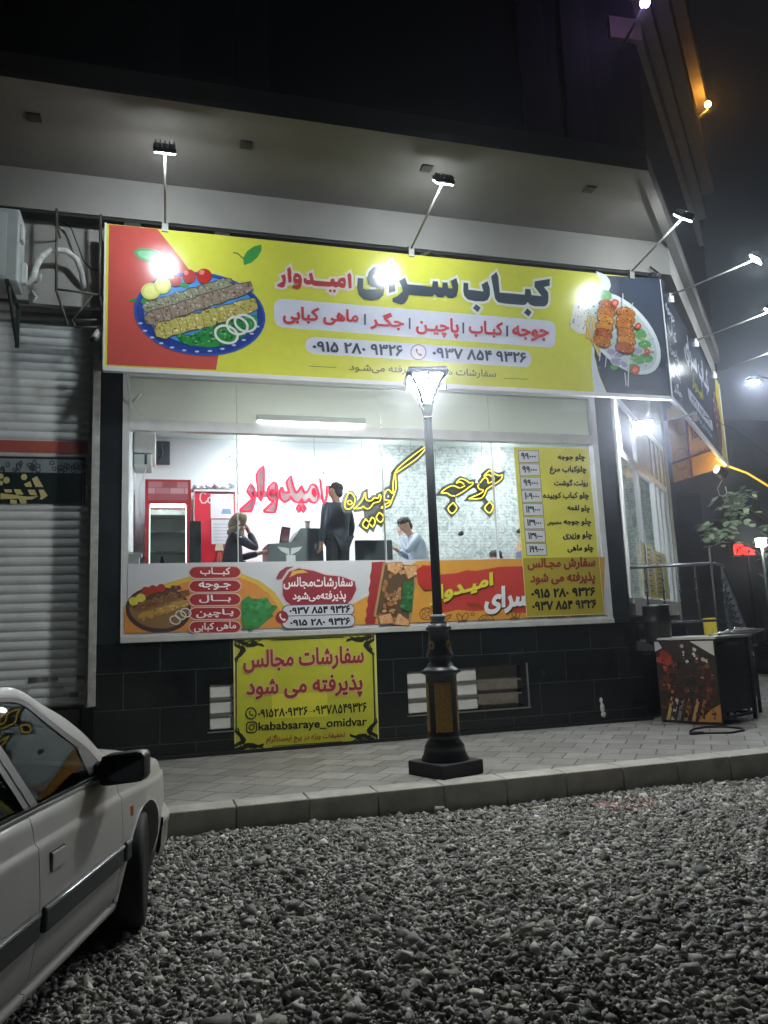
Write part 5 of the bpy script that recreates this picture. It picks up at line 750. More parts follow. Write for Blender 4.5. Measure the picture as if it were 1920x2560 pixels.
for p_ in STRIP_DOODLE: A.line(clip(p_), .012, '7a4a24', True)
for p_ in STRIP_DOODLE[:4]:
    cx, cz = sum(v[0] for v in p_) / len(p_), sum(v[1] for v in p_) / len(p_)
    for k in range(5): b = k * 1.2566; A.line(clip(circ(cx / 1000 + .05 * math.cos(b), cz / 1000 + .05 * math.sin(b), .022, .03, 9)), .008, '7a4a24', True)
for p_ in STRIP_SPROUT: A.line(clip(p_), .011, '7a4a24', True)
A.build('background', SB, .35)
A = Art(A0(9.620), .00016)
A.poly(clip(STRIP_PLATE[0]), '4b3a3c'); A.poly(clip(STRIP_PLATE[1]), '8a6a48')
for i, e in enumerate(STRIP_ROWS): A.poly(e, ('5e4436', '7c553a', 'b08a4a')[i]); speck(A, e, (('7c5e4a', '4a342a'), ('96704e', '5e3e2c'), ('cfae68', '8e6a34'))[i], 22, 10, 22)
for e in STRIP_RED: A.poly(e, 'a83a30')
for e in STRIP_LEM: A.poly(e, 'cfc556')
for e in STRIP_RING: A.line(e, .014, 'd0d0c4', True)
A.poly(STRIP_LEAF, '3f8a4c'); speck(A, STRIP_LEAF, ('357a42', '4f9c5c'), 22, 20, 50); A.poly(STRIP_TRAY, 'a98a60'); A.poly(STRIP_TRAY, '5c4a34', -.03)
for e in STRIP_FOOD: A.poly(e, '5e3a24', .006); A.poly(e, rr_.choice(('b58a5e', 'a06e44', 'c9a076')))
A.poly(STRIP_HERB, '2f6a3c'); speck(A, STRIP_HERB, ('245430', '4a8a52'), 20, 14, 34)
for e in STRIP_PITA: A.poly(e, '8a5a34', .008); A.poly(e, 'd0a070'); speck(A, e, ('b57a4a', 'e0bc92'), 8, 8, 20)
A.poly(STRIP_TOM, 'b8322c'); A.build('food_pictures', SB, .35)
A = Art(A0(9.615), .00016)
for p_ in STRIP_PILL: A.rrect([(x, z) for x, z in p_], .1, 'd0b4ac'); A.rrect([tuple(v) for v in offset_poly(p_, -12)], .095, 'a03238')
A.poly(STRIP_BLOB, 'c8b8ba', .018); A.poly(STRIP_BLOB, '8f2d3a'); A.poly(STRIP_DROP, '8a3a48'); A.poly(STRIP_SWOOSH, 'd0a348')
for p_ in STRIP_PILL2: A.rrect([tuple(v) for v in offset_poly(p_, 10)], .09, '555a66'); A.rrect(p_, .085, 'c3c6d0')
A.poly(STRIP_PHONE, '8f2d3a', .012); cx, cz = sum(v[0] for v in STRIP_PHONE) / 20, sum(v[1] for v in STRIP_PHONE) / 20; handset(A, cx, cz, 60, 'e0dada')
cs = {'w': ('e2dcdc', .025), 'k': ('1a1e26', .045)}
for t, q_, c in STRIP_TEXT: A.text(t, q_, *cs[c])
for t, q_, c in STRIP_TITLE: A.text(t, q_, 'd8cf3c' if c == 'y' else 'e0e0e4', .05, sh='241d1c')
A.build('lettering', SB, .35)

PO = thing('yellow_poster', 'yellow poster with red lettering hung on the black wall under the window', 'poster', (1.75, 9.63, .26))
pc = [(.85, .26), (2.64, .25), (2.65, 1.60), (.85, 1.615)]
q = MB(); n_ = 18; rows = []
for j in range(n_ + 1):
    v = j / n_; rows.append([(pc[0][0] * (1 - u) * (1 - v) + pc[1][0] * u * (1 - v) + pc[2][0] * u * v + pc[3][0] * (1 - u) * v, 9.6315, pc[0][1] * (1 - u) * (1 - v) + pc[1][1] * u * (1 - v) + pc[2][1] * u * v + pc[3][1] * (1 - u) * v) for u in np.linspace(0, 1, 19)])
q.grid(rows); q.build('cloth', mat('poster_yellow', 'bcbd36', .45, var=.12, scale=1.6, bump=.5, bscale=2.2), PO)
A = Art(A0(9.6300), .00016); A.poly(POSTER_SHOW_THROUGH, 'd6cf3e')  # lighter patch painted in for the white vent panels showing through
bd = [(864, 274), (2626, 264), (2636, 1587), (864, 1600)]; A.line(bd, .016, 'cfcf8e', True)
for p_ in POSTER_FLOURISH: A.poly(p_, '1a1a14')
for cx, cz, sx, sz in ((.955, 1.525, 1, 1), (2.545, 1.515, -1, 1), (.955, .35, 1, -1), (2.535, .34, -1, -1)):
    for ox, oz, r, tn in ((0, 0, .045, 1.6), (.13, .03, .026, 1.3), (-.03, -.12, .026, 1.3)):
        A.line([(1000 * (cx + sx * (ox + r * (1 - k / 22) * math.cos(k * tn * .29))), 1000 * (cz + sz * (oz + r * (1 - k / 22) * math.sin(k * tn * .29)))) for k in range(20)], .012, '1a1a14')
    A.line([(1000 * (cx + sx * x), 1000 * (cz + sz * z)) for x, z in ((-.06, -.2), (-.03, -.1), (.0, -.02), (.08, .04), (.18, .03), (.24, .055))], .014, '1a1a14')
for p_ in POSTER_BARS: A.poly(p_, '1a1a14')
for i, (t, q_, c) in enumerate(POSTER_TEXT): A.text(t, q_, {'r': '962c30', 'k': '1a1a16'}[c], (.03, .03, .02, .016, .012)[i], halo='cfae96' if i < 2 else None, halo_off=.03)
A.line(POSTER_PHONE, .012, '1a1a16', True); cx, cz = sum(v[0] for v in POSTER_PHONE) / 24, sum(v[1] for v in POSTER_PHONE) / 24; handset(A, cx, cz, 38, '1a1a16')
ig = POSTER_IG; rr2 = []
for i in range(4):
    a, b, c = Vector(ig[i - 1]), Vector(ig[i]), Vector(ig[(i + 1) % 4]); d1 = (a - b).normalized() * 32; d2 = (c - b).normalized() * 32
    for k in range(5): t = k / 4; rr2.append(tuple(b + d1 * (1 - t) ** 2 + d2 * t ** 2))
A.line(rr2, .013, '1a1a16', True); A.line(POSTER_IGC, .012, '1a1a16', True); A.poly(POSTER_IGD, '1a1a16'); A.build('lettering', PO, .5)
q = MB()
for x, z in ((.89, 1.57), (2.6, 1.57), (2.59, .29)): q.ball((x, 9.627, z), .014, 10, 6)
q.build('eyelet', mat('eyelet_metal', 'c8c8c8', .25, .9), PO)

ME = thing('price_list', 'yellow price list stuck on the right end of the shop window', 'price list', (5.4, 9.6, 1.74))
q = MB(); q.prism([(x / 1000, z / 1000) for x, z in MENU], 9.609, 9.612, lambda x, z, w: (x, w, z)); q.build('sheet', mat('price_list_yellow', 'd2cd4c', .45, var=.1, scale=2), ME)
A = Art(A0(9.6085), .00016)
mcor = [Vector(p) for p in MENU]; zc = 2533
lo = [(mcor[0] + (mcor[3] - mcor[0]) * ((mcor[0].y - zc) / (mcor[0].y - mcor[3].y))), (mcor[1] + (mcor[2] - mcor[1]) * ((mcor[1].y - zc) / (mcor[1].y - mcor[2].y)))]
A.poly([tuple(lo[0]), tuple(lo[1]), tuple(mcor[2]), tuple(mcor[3])], 'a89a2c')  # lower part painted darker, as if the sticker strip showed through
for p_ in MENU_BOX: A.poly(p_, '5c5a4a', .008); A.poly(p_, 'c4c6cc')
for t, q_, c in MENU_PRICE: A.text(t, q_, '1a1b20', .04)
for t, q_, c in MENU_TEXT: A.text(t, q_, '1f1b14' if c == 'k' else '8a3426', .045)
A.line(MENU, .01, 'd8d29a', True); A.build('lettering', ME, .45)

# ---------------------------------------------------------------- neon signs hanging behind the glass
def acrylic(name):
    k = 'acrylic_' + name
    if k in MATS: return MATS[k]
    m = print_mat(k, .3); m.node_tree.nodes['Principled BSDF'].inputs['Alpha'].default_value = .88 if name == 'red' else .92; return m
def neon(name, label, tubes, backs, colr, es, core, close=False, wid=.03):
    T = thing('neon_sign', label, 'neon sign', (core[0], 9.8, core[1])); y0 = 9.795
    bm_ = mat('neon_backing_' + name, '3d3338' if name == 'red' else '454a4c', .4)
    A = Art(A0(y0), .0002)
    for b in backs: A.poly(b, '8f5f70' if name == 'red' else '3a4143')
    for t in tubes:
        if close: A.poly(t, '8f5f70', .02)
        else: A.line(t, .088, '3a4143')
    A.build('acrylic_backing', T, .3, acrylic(name))
    q = MB()
    for t in tubes:
        pts = [(x / 1000, y0 - .028, z / 1000) for x, z in t]; fine = []; n = len(pts); rng_ = range(n if close else n - 1)
        for i in rng_:
            a, b, c, d = [Vector(pts[j % n] if close else pts[min(max(j, 0), n - 1)]) for j in (i - 1, i, i + 1, i + 2)]
            for k in range(3): s = k / 3; fine.append(.5 * ((2 * b) + (c - a) * s + (2 * a - 5 * b + 4 * c - d) * s * s + (3 * b - a - 3 * c + d) * s ** 3))
        if not close: fine.append(Vector(pts[-1]))
        q.tube(fine,   .0135 if name == 'red' else .0085, 6, closed=close)
    q.build('glass_tube', mat('neon_' + name, colr, .4, emit=colr, es=es), T)
    q = MB(); hang = []
    for dx in (-.35, .35): q.tube([(core[0] + dx, y0 + .004, core[1] + .05), (core[0] + dx, y0 + .004, 4.85)], .0025, 5)
    q.build('hanging_wire', mat('wire', '55585a', .5), T)
neon('red', 'pink-red outlined neon name sign hanging in the window above the counter', NEON_RED, NEON_RED_BRIDGE, 'ff2850', .7, (1.6, 3.75), True)
neon('yellow', 'yellow neon script with the long rising stroke, left of the lamp post', [t for _, t in NEON_K], NEON_K_BACK, 'ffe04a', .9, (2.95, 3.7))
neon('yellow', 'yellow neon script of two hooked letters, right of the lamp post', [t for _, t in NEON_J], NEON_J_BACK, 'ffe04a', .9, (4.0, 3.75))

# ---------------------------------------------------------------- things on the left wall
AC = thing('outdoor_air_conditioner', 'grey outdoor air conditioner unit on a wall bracket at the left edge', 'air conditioner', (-2.0, 9.3, 5.65))
acm = mat('ac_casing', 'b9c0bf', .5, var=.1)
q = MB(); q.box((-2.45, 8.96, 5.68), (-1.56, 9.34, 6.56), .02); q.build('casing', acm, AC)
q = MB(); q.lathe([(.31, 0), (.32, .012), (.3, .02)], (0, 0, 0), 28); q.v = [(-2.08 + x, 8.958 - z, 6.12 + y) for x, y, z in q.v]
for i in range(9): q.tube([(-2.08 - math.sqrt(max(0, .3 ** 2 - (i * .07 - .28) ** 2)), 8.93, 6.12 + i * .07 - .28), (-2.08 + math.sqrt(max(0, .3 ** 2 - (i * .07 - .28) ** 2)), 8.93, 6.12 + i * .07 - .28)], .005, 5)
q.build('fan_grille', mat('ac_grille', '8d9695', .5), AC)
q = MB(); q.box((-1.80, 8.955, 5.74), (-1.69, 8.959, 6.5)); q.box((-1.558, 9.0, 6.2), (-1.52, 9.12, 6.4), .01); q.box((-1.558, 9.14, 5.75), (-1.5, 9.24, 6.0), .01); q.build('service_panel', mat('ac_panel', 'cfd4d3', .45), AC)
q = MB()
for x in (-2.3, -1.66):
    q.box((x - .02, 8.9, 5.635), (x + .02, 9.66, 5.675)); q.box((x - .02, 9.62, 5.15), (x + .02, 9.66, 5.634)); q.tube([(x, 9.0, 5.63), (x, 9.6, 5.2)], .02, 6)
q.box((-2.45, 9.35, 5.60), (-1.5, 9.39, 5.634)); q.build('wall_bracket', mat('bracket_dark', '27342f', .6), AC)
PI_ = MB(); PI_.tube([(-1.50, 9.25, 5.78), (-1.44, 9.27, 5.9), (-1.42, 9.3, 6.05), (-1.37, 9.35, 6.2), (-1.27, 9.4, 6.32), (-1.12, 9.45, 6.35), (-1.0, 9.5, 6.28), (-.95, 9.55, 6.14), (-.93, 9.66, 6.02), (-.93, 9.72, 5.95)], .035, 10)
tag(PI_.build('wrapped_pipe', mat('pipe_wrap', 'c9cac6', .7, var=.35, scale=14)), 'white taped refrigerant pipe arching from the air conditioner to the wall', 'pipe')
q = MB(); q.tube([(-1.45, 9.24, 5.7), (-1.40, 9.22, 5.62), (-1.44, 9.2, 5.55)], .018, 8); q.tube([(-1.43, 9.23, 5.8), (-1.36, 9.2, 5.82), (-1.355, 9.2, 5.9)], .015, 8)
tag(q.build('copper_valve', mat('valve_grey', 'b9b9b4', .5)), 'small valve and hose ends on the side of the air conditioner', 'valve')
rust = mat('old_steel', '5d5750', .6, .3, var=.4, scale=10)
q = MB(); q.tube([(-1.22, 9.33, 6.82), (-1.2, 9.33, 5.76)], .016, 8); q.tube([(-1.2, 9.33, 5.77), (-1.05, 9.2, 5.30)], .014, 8); q.tube([(-.72, 9.33, 6.80), (-.72, 9.33, 5.74)], .018, 8); q.tube([(-1.2, 9.33, 5.79), (-.72, 9.33, 5.76)], .014, 8)
q.tube([(-.8, 9.33, 5.74), (-1.02, 9.33, 5.42)], .012, 8); q.tube([(-1.02, 9.33, 5.42), (-.74, 9.33, 5.44)], .012, 8); q.tube([(-.98, 9.33, 5.33), (-.74, 9.33, 5.35)], .012, 8); q.tube([(-1.02, 9.33, 5.42), (-.98, 9.33, 5.33)], .012, 8); q.tube([(-.72, 9.33, 5.76), (-.66, 9.3, 5.5)], .012, 8)
for x_ in (-1.21, -.72): q.tube([(x_, 9.33, 6.6), (x_, 9.63, 6.6)], .012, 6)
tag(q.build('steel_frame', rust), 'bare steel bar frame between the air conditioner and the banner', 'metal frame')
q = MB(); q.tube([(-1.2, 9.6, 6.8), (-1.08, 9.58, 6.72), (-1.0, 9.58, 6.5), (-.93, 9.58, 6.3), (-.85, 9.55, 6.2), (-.74, 9.45, 6.12)], .009, 6); tag(q.build('power_cable', mat('cable_black', '1d1d1c', .6)), 'black cable sagging from the canopy beside the red banner end', 'cable')
CC = thing('wall_spotlight', 'small white tube spotlight beside the lower left banner corner', 'spotlight', (-.74, 9.4, 5.3))
q = MB(); q.tube([(-.72, 9.55, 5.42), (-.74, 9.42, 5.30), (-.765, 9.34, 5.20)], [.03, .045, .045], 12); q.build('housing', mat('spot_white', 'bdbdb8', .5), CC)
q = MB(); q.tube([(-.766, 9.338, 5.198), (-.774, 9.31, 5.17)], .042, 12); q.build('lens', mat('spot_lens', '202020', .3), CC)
q = MB(); q.tube([(-.72, 9.551, 5.42), (-.72, 9.66, 5.45)], .014, 8); q.build('arm', rust, CC)
q = MB(); q.tube([(-.40, 9.56, 4.86), (-.39, 9.55, 4.7), (-.36, 9.56, 4.55), (-.28, 9.585, 4.42), (-.22, 9.6, 4.36)], .007, 6); tag(q.build('white_cable', mat('cable_white', 'd5d7d8', .5)), 'thin white cable drooping over the upper left window corner', 'cable')
q = MB(); q.tube([(-.33, 9.6, 4.52), (-.24, 9.56, 4.62)], .018, 8); tag(q.build('cable_plug', MATS['cable_white']), 'white plug stuck at the upper left corner of the window', 'plug')
q = MB(); random.seed(3)
for i, (x, z) in enumerate(((-.5, 6.74), (.2, 6.78), (.55, 6.74), (2.2, 6.79), (3.6, 6.8), (5.0, 6.8))):
    pass
for i, (x, z) in enumerate(((-.35, 6.74), (.75, 6.74))):
    b = MB(); b.box((x - .1, 9.42, z - .06), (x + .1, 9.6, z + .05), .01); b.tube([(x, 9.45, z - .06), (x, 9.36, z - .10)], .02, 6); b.box((x - .03, 9.34, z - .12), (x + .03, 9.4, z - .06))
    tag(b.build('junction_box', mat('junction_dark', '2a2a28', .6)), 'dark junction box on the wall above the %s part of the banner' % ('red' if i == 0 else 'left yellow'), 'junction box')
q = MB(); q.tube([(3.6, 9.45, 6.82), (3.85, 9.4, 6.72), (4.3, 9.38, 6.68)], .007, 6); q.tube([(3.6, 9.45, 6.82), (3.45, 9.42, 6.74)], .02, 6); tag(q.build('strut_wire', rust), 'thin strut and wire behind the top edge of the banner right of centre', 'wire')
q = MB(); q.tube([(7.05, 9.2, 6.68), (7.2, 9.3, 6.78), (7.1, 9.35, 6.9), (7.3, 9.38, 6.7), (7.45, 9.6, 6.75), (7.3, 9.5, 6.9), (7.6, 9.75, 6.74)], .014, 6); q.box((7.12, 9.36, 6.74), (7.28, 9.46, 6.82)); q.box((7.38, 9.58, 6.72), (7.5, 9.68, 6.86)); tag(q.build('cable_tangle', MATS['cable_black']), 'tangle of black cables at the top of the banner corner', 'cable')

# ---------------------------------------------------------------- inside the shop
def ceil_light(x, y, sx, sy, es, label):
    T = thing('ceiling_light', label, 'ceiling light', (x, y, CZ - .002), 0, 'ceiling lights inside the shop'); q = MB(); q.box((x - sx / 2, y - sy / 2, CZ - .07), (x + sx / 2, y + sy / 2, CZ - .002), .01); q.build('housing', iw, T)
    q = MB(); q.box((x - sx / 2 + .02, y - sy / 2 + .02, CZ - .082), (x + sx / 2 - .02, y + sy / 2 - .02, CZ - .071)); q.build('diffuser', mat('ceiling_led_%d' % es, 'ffffff', .5, emit='f1f6ff', es=es), T)
ceil_light(2.25, 11.35, 1.55,   .16, 60, 'long linear ceiling light near the window')
for x_, y_, t_ in ((1.45, 11.6, 'square ceiling light behind the pink neon sign'), (3.45, 11.6, 'square ceiling light above the man in the white shirt'), (5.4, 11.6, 'square ceiling light beside the price list'), (6.8, 11.3, 'square ceiling light at the entrance side')): ceil_light(x_, y_, .5, .5, 34, t_)
T_ = thing('linear_light', 'grey linear light bar with bright lower edge on the pale panel over the window', 'light bar', (2.0, 9.63, 4.33)); q = MB(); q.box((1.18, 9.60, 4.352), (2.62, 9.668, 4.43), .006); q.build('housing', mat('light_bar_grey', 'a9b2ae', .5), T_)
q = MB(); q.box((1.19, 9.605, 4.338), (2.61, 9.66, 4.351)); q.build('diffuser', mat('light_bar_lit', 'ffffff', .5, emit='f2f7ff', es=10), T_)
def globe(x, z, r, label):
    T = thing('pendant_lamp', label, 'pendant lamp', (x, 12.2, CZ), 0, 'round lamps hanging inside the shop'); q = MB(); q.tube([(x, 12.2, z + r), (x, 12.2, CZ)], .008, 6); q.build('cord', MATS['cable_white'], T); q = MB(); q.ball((x, 12.2, z), r, 16, 10); q.build('globe', mat('globe_lit', 'ffffff', .5, emit='f2f7ff', es=22), T)
globe(1.53, 4.58, .1, 'round white lamp hanging above the pink neon sign'); globe(3.6, 4.44, .1, 'round white lamp hanging beside the long neon stroke'); globe(5.75, 4.58, .1, 'round white lamp hanging beside the price list')
fr_red = mat('fridge_red', 'c2202c', .35); fr_w = mat('fridge_white', 'd0d4d6', .4); fr_dark = mat('fridge_dark', '303a44', .3)
F1 = thing('glass_door_fridge', 'red glass door fridge with a brick pattern header by the left wall', 'fridge', (.1, 11.9, FZ))
q = MB(); q.box((-.22, 11.62, FZ), (-.165, 12.2, 3.97)); q.box((.375, 11.62, FZ), (.43, 12.2, 3.97)); q.box((-.164, 11.62, 3.60), (.374, 12.2, 3.97)); q.box((-.164, 12.15, FZ), (.374, 12.2, 3.599)); q.box((-.164, 11.62, FZ), (.374, 12.149, 2.2)); q.build('cabinet', fr_red, F1)
q = MB(); q.box((-.163, 12.1, 2.21), (.373, 12.148, 3.598)); q.build('lining', fr_w, F1)
q = MB()
for z in (2.55, 2.9, 3.2, 3.45): q.box((-.163, 11.7, z), (.373, 12.09, z + .015))
q.build('shelf', mat('wire_shelf', 'aab2b4', .3, .5), F1)
q = MB(); q.box((-.14, 11.64, 3.56), (.35, 11.67, 3.598)); q.build('inner_light', mat('fridge_lamp', 'ffffff', .5, emit='eafff4', es=40), F1)
for x_ in (-.16, .355): q = MB(); q.box((x_, 11.64, 2.25), (x_ + .012, 11.66, 3.55)); q.build('added_light_bar', mat('fridge_bar', 'ffffff', .5, emit='e6fff2', es=3), F1)  # side bars added to brighten the shelves below the top lamp
q = MB(); q.box((-.16, 11.6, 2.22), (.37, 11.608, 3.595)); q.build('door_glass', glass_mat('fridge_glass', (.75, .82, .82), .5), F1)
A = Art(A0(11.617)); A.raw([(-.18, 3.66), (.39, 3.66), (.39, 3.94), (-.18, 3.94)], [(0, 1, 2, 3)], 'a8616a'); rb = random.Random(2)
for i in range(3):
    x = -.18 - (.1 if i % 2 else 0)
    while x < .39:
        a, b = max(-.178, x + .005), min(.388, x + .2)
        if b > a + .01: A.raw([(a, 3.665 + i * .092), (b, 3.665 + i * .092), (b, 3.748 + i * .092), (a, 3.748 + i * .092)], [(0, 1, 2, 3)], rb.choice(('b5525c', 'c9828a', 'd8a0a6', '963c48')))
        x += .205
A.build('header_panel', F1, .4)
BT = thing('cola_bottle', 'dark cola bottle with red label on the fridge shelf', 'bottle', (.02, 11.85, 2.565)); q = MB(); q.lathe([(.04, 0), (.045, .02), (.045, .16), (.02, .24), (.016, .28)], (.02, 11.8, 2.566), 14); q.build('body', mat('cola', '2a1512', .15), BT)
q = MB(); q.lathe([(.0465, .07), (.0465, .15)], (.02, 11.8, 2.566), 14); q.build('bottle_label', mat('label_red', 'c0202a', .4), BT)
F2 = thing('red_drinks_fridge', 'red drinks fridge with white script and papers on its side', 'fridge', (.82, 12.2, FZ))
q = MB(); q.box((.5, 12.02, FZ), (1.12, 12.6, 3.86), .015); q.build('cabinet', mat('fridge_pink_red', 'cf2740', .35), F2)
q = MB(); q.box((.49, 12.0, 3.87), (1.13, 12.6, 3.9)); q.box((.485, 12.0, FZ), (.498, 12.05, 3.868)); q.build('white_trim', fr_w, F2)
A = Art(A0(12.015))
def script(Ar, x, z, s, t=.016):   # white looping script letters
    for pts in ([(.18, .3), (.1, .36), (.02, .3), (0, .14), (.06, .02), (.16, .02), (.22, .1)], [(.3, .2), (.24, .16), (.24, .06), (.3, .02), (.36, .07), (.36, .16), (.3, .2)], [(.54, .18), (.48, .2), (.42, .14), (.44, .04), (.52, .03), (.56, .08)], [(.72, .18), (.64, .19), (.6, .1), (.64, .03), (.7, .06), (.73, .18), (.72, .05), (.78, .03)]):
        Ar.line([(1000 * (x + a * s), 1000 * (z + b * s)) for a, b in pts], t, 'e8e8ea')
script(A, .58, 3.68, .5); A.build('script_lettering', F2, .4)
A = Art(A0(12.012)); A.raw([(.74, 3.45), (1.09, 3.45), (1.09, 3.83), (.74, 3.83)], [(0, 1, 2, 3)], 'dfe1e6'); A.raw([(.75, 3.05), (1.07, 3.05), (1.07, 3.43), (.75, 3.43)], [(0, 1, 2, 3)], 'd5d8de'); A.raw([(.9, 3.52), (1.06, 3.52), (1.04, 3.6), (.92, 3.6)], [(0, 1, 2, 3)], '7f9cc0')
for i in range(6): A.raw([(.78, 3.1 + i * .05), (1.02, 3.1 + i * .05), (1.02, 3.115 + i * .05), (.78, 3.115 + i * .05)], [(0, 1, 2, 3)], 'b4b8c2')
A.build('paper_notice', F2, .6)
A = Art(A0(12.012)); bo = [(760, 2300), (980, 2300), (1000, 2700), (930, 2860), (910, 3060), (830, 3060), (810, 2860), (740, 2700)]; A.poly(bo, '8a1a24'); A.poly([(800, 2950), (930, 2950), (920, 3060), (820, 3060)], 'd8d4b8')
for i in range(5): A.raw([(.78 + i * .04, 2.62), (.795 + i * .04, 2.62), (.85 + i * .012, 2.92), (.84 + i * .012, 2.92)], [(0, 1, 2, 3)], 'e08a70' if i % 2 else 'c84040')
script(A, .68, 2.58, .42); A.build('bottle_picture', F2, .4)
q = MB(); rb = random.Random(9)
for i in range(60): q.ball((rb.uniform(.5, 1.1), rb.uniform(12.05, 12.5), rb.uniform(3.92, 4.0)), (rb.uniform(.03, .07), .05, rb.uniform(.015, .035)), 6, 4)
tag(q.build('tinsel_garland', mat('tinsel', 'c6ccd2', .25, .8)), 'silver tinsel heap lying on top of the red drinks fridge', 'garland')
q = MB(); rb = random.Random(4); px2 = (.93, 4.05)
for i in range(46): z = 4.12 - i * .028; q.ball((.93 + rb.gauss(0, .018) + (.12 * math.sin(i * .5) if i < 10 else 0), 9.72, z), (rb.uniform(.008, .02), .008, rb.uniform(.006, .014)), 6, 4)
tag(q.build('window_garland', mat('garland_white', 'dfe4ea', .4)), 'thin white garland hanging on the left glass joint inside the window', 'garland')
IA = thing('indoor_air_conditioner', 'white wall air conditioner high in the left window corner inside', 'air conditioner', (-.2, 11.2, 4.3)); q = MB(); q.box((-.376, 11.0, 4.22), (-.07, 11.9, 4.54), .03); q.build('casing', mat('indoor_ac', 'd8d4d0', .5), IA)
q = MB(); q.box((-.37, 11.02, 4.05), (-.12, 11.6, 4.21), .02); q.build('lower_box', mat('indoor_ac_low', 'b8bcbc', .5), IA); q = MB(); q.box((-.22, 11.005, 4.06), (-.19, 11.018, 4.2)); q.build('dark_slot', fr_dark, IA)
q = MB(); q.tube([(-.2, 11.2, 4.05), (-.25, 11.3, 3.9), (-.3, 11.4, 3.8), (-.28, 11.5, 3.4)], .008, 6); tag(q.build('hanging_cable', MATS['cable_white']), 'white cable hanging below the indoor air conditioner', 'cable')
q = MB(); q.box((-.08, BY - .06, 4.42), (.14, BY - .003, 4.8), .008); q.tube([(.04, BY - .07, 4.8), (.0, BY - .08, 4.7), (.03, BY - .08, 4.6), (-.03, BY - .08, 4.5)], .012, 6); tag(q.build('dark_panel', mat('panel_slate', '454c56', .4)), 'dark grey panel with a white cable on the back wall', 'panel')
q = MB(); q.prism([(1.46, FZ), (2.25, FZ), (2.25, 3.13), (1.93, 3.13), (1.78, 2.92), (1.46, 2.91)], 10.85, 11.5, lambda x, z, w: (x, w, z)); tag(q.build('service_counter', mat('counter_slate', '5f6b70', .45, var=.1)), 'stepped slate grey service counter behind the pink neon sign', 'counter')
PS = thing('card_terminal', 'small upright screen terminal standing on the low end of the counter', 'terminal', (1.72, 11.0, 2.92)); q = MB(); q.box((1.66, 10.98, 2.925), (1.79, 11.04, 3.17), .01, Matrix.Rotation(R(10), 3, 'Y')); q.build('screen_case', fr_dark, PS); q = MB(); q.box((1.675, 10.972, 2.97), (1.775, 10.978, 3.14), 0, Matrix.Rotation(R(10), 3, 'Y'), (1.725, 11.01, 3.05)); q.build('screen', mat('terminal_screen', 'a8606a', .3), PS)
q = MB(); q.box((1.64, 10.9, 2.921), (1.88, 11.1, 2.935), .004); q.build('stand', fr_dark, PS)
q = MB(); q.lathe([(.03, 0), (.036, .05), (.032, .1)], (2.06, 11.0, 3.131), 12); q.box((2.02, 10.97, 3.235), (2.1, 11.03, 3.26)); tag(q.build('card_holder', mat('holder_white', 'cfcfd2', .5)), 'small white cup holder on the high part of the counter', 'holder')
def chair(name, x0, x1, y, ztop, label, col, tilt):
    T = thing(name, label, 'chair', ((x0 + x1) / 2, y, FZ)); m_ = mat(col[0], col[1], .5, var=.1)
    q = MB(); q.box((x0, y, FZ + .5), (x1, y + .05, ztop), .015); q.build('backrest', m_, T)
    q = MB(); q.box((x0, y + .06, FZ + .42), (x1, y + .5, FZ + .48), .015); q.build('seat', m_, T)
    for a in (x0 + .03, x1 - .03):
        for b in (y + .03, y + .46): q = MB(); q.tube([(a, b, FZ + .001), (a, b, FZ + .419)], .016, 8); q.build('leg', mat('chair_leg', '2b2c2d', .4), T)
chair('dining_chair', 2.64, 3.19, 10.5, 2.91, 'dark square chair back below the yellow neon script', ('chair_dark', '3c4346'), 0)
chair('high_back_chair', .37, .53, 10.62, 3.2, 'tall narrow black chair back in front of the fridges', ('chair_black', '23262b'), 0)
q = MB()
for s_ in (-1, 1): q.prism([(1.61 + s_ * .01, 2.64), (1.61 + s_ * .12, 2.7), (1.61 + s_ * .16, 2.75), (1.61 + s_ * .015, 2.73)], 9.86, 9.9, lambda x, z, w: (x, w, z))
q.box((1.55, 9.82, 2.0), (1.67, 9.94, 2.635)); tag(q.build('paper_fan', mat('paper_white', 'e4e6e8', .6)), 'white folded paper standing just above the sticker strip', 'paper')

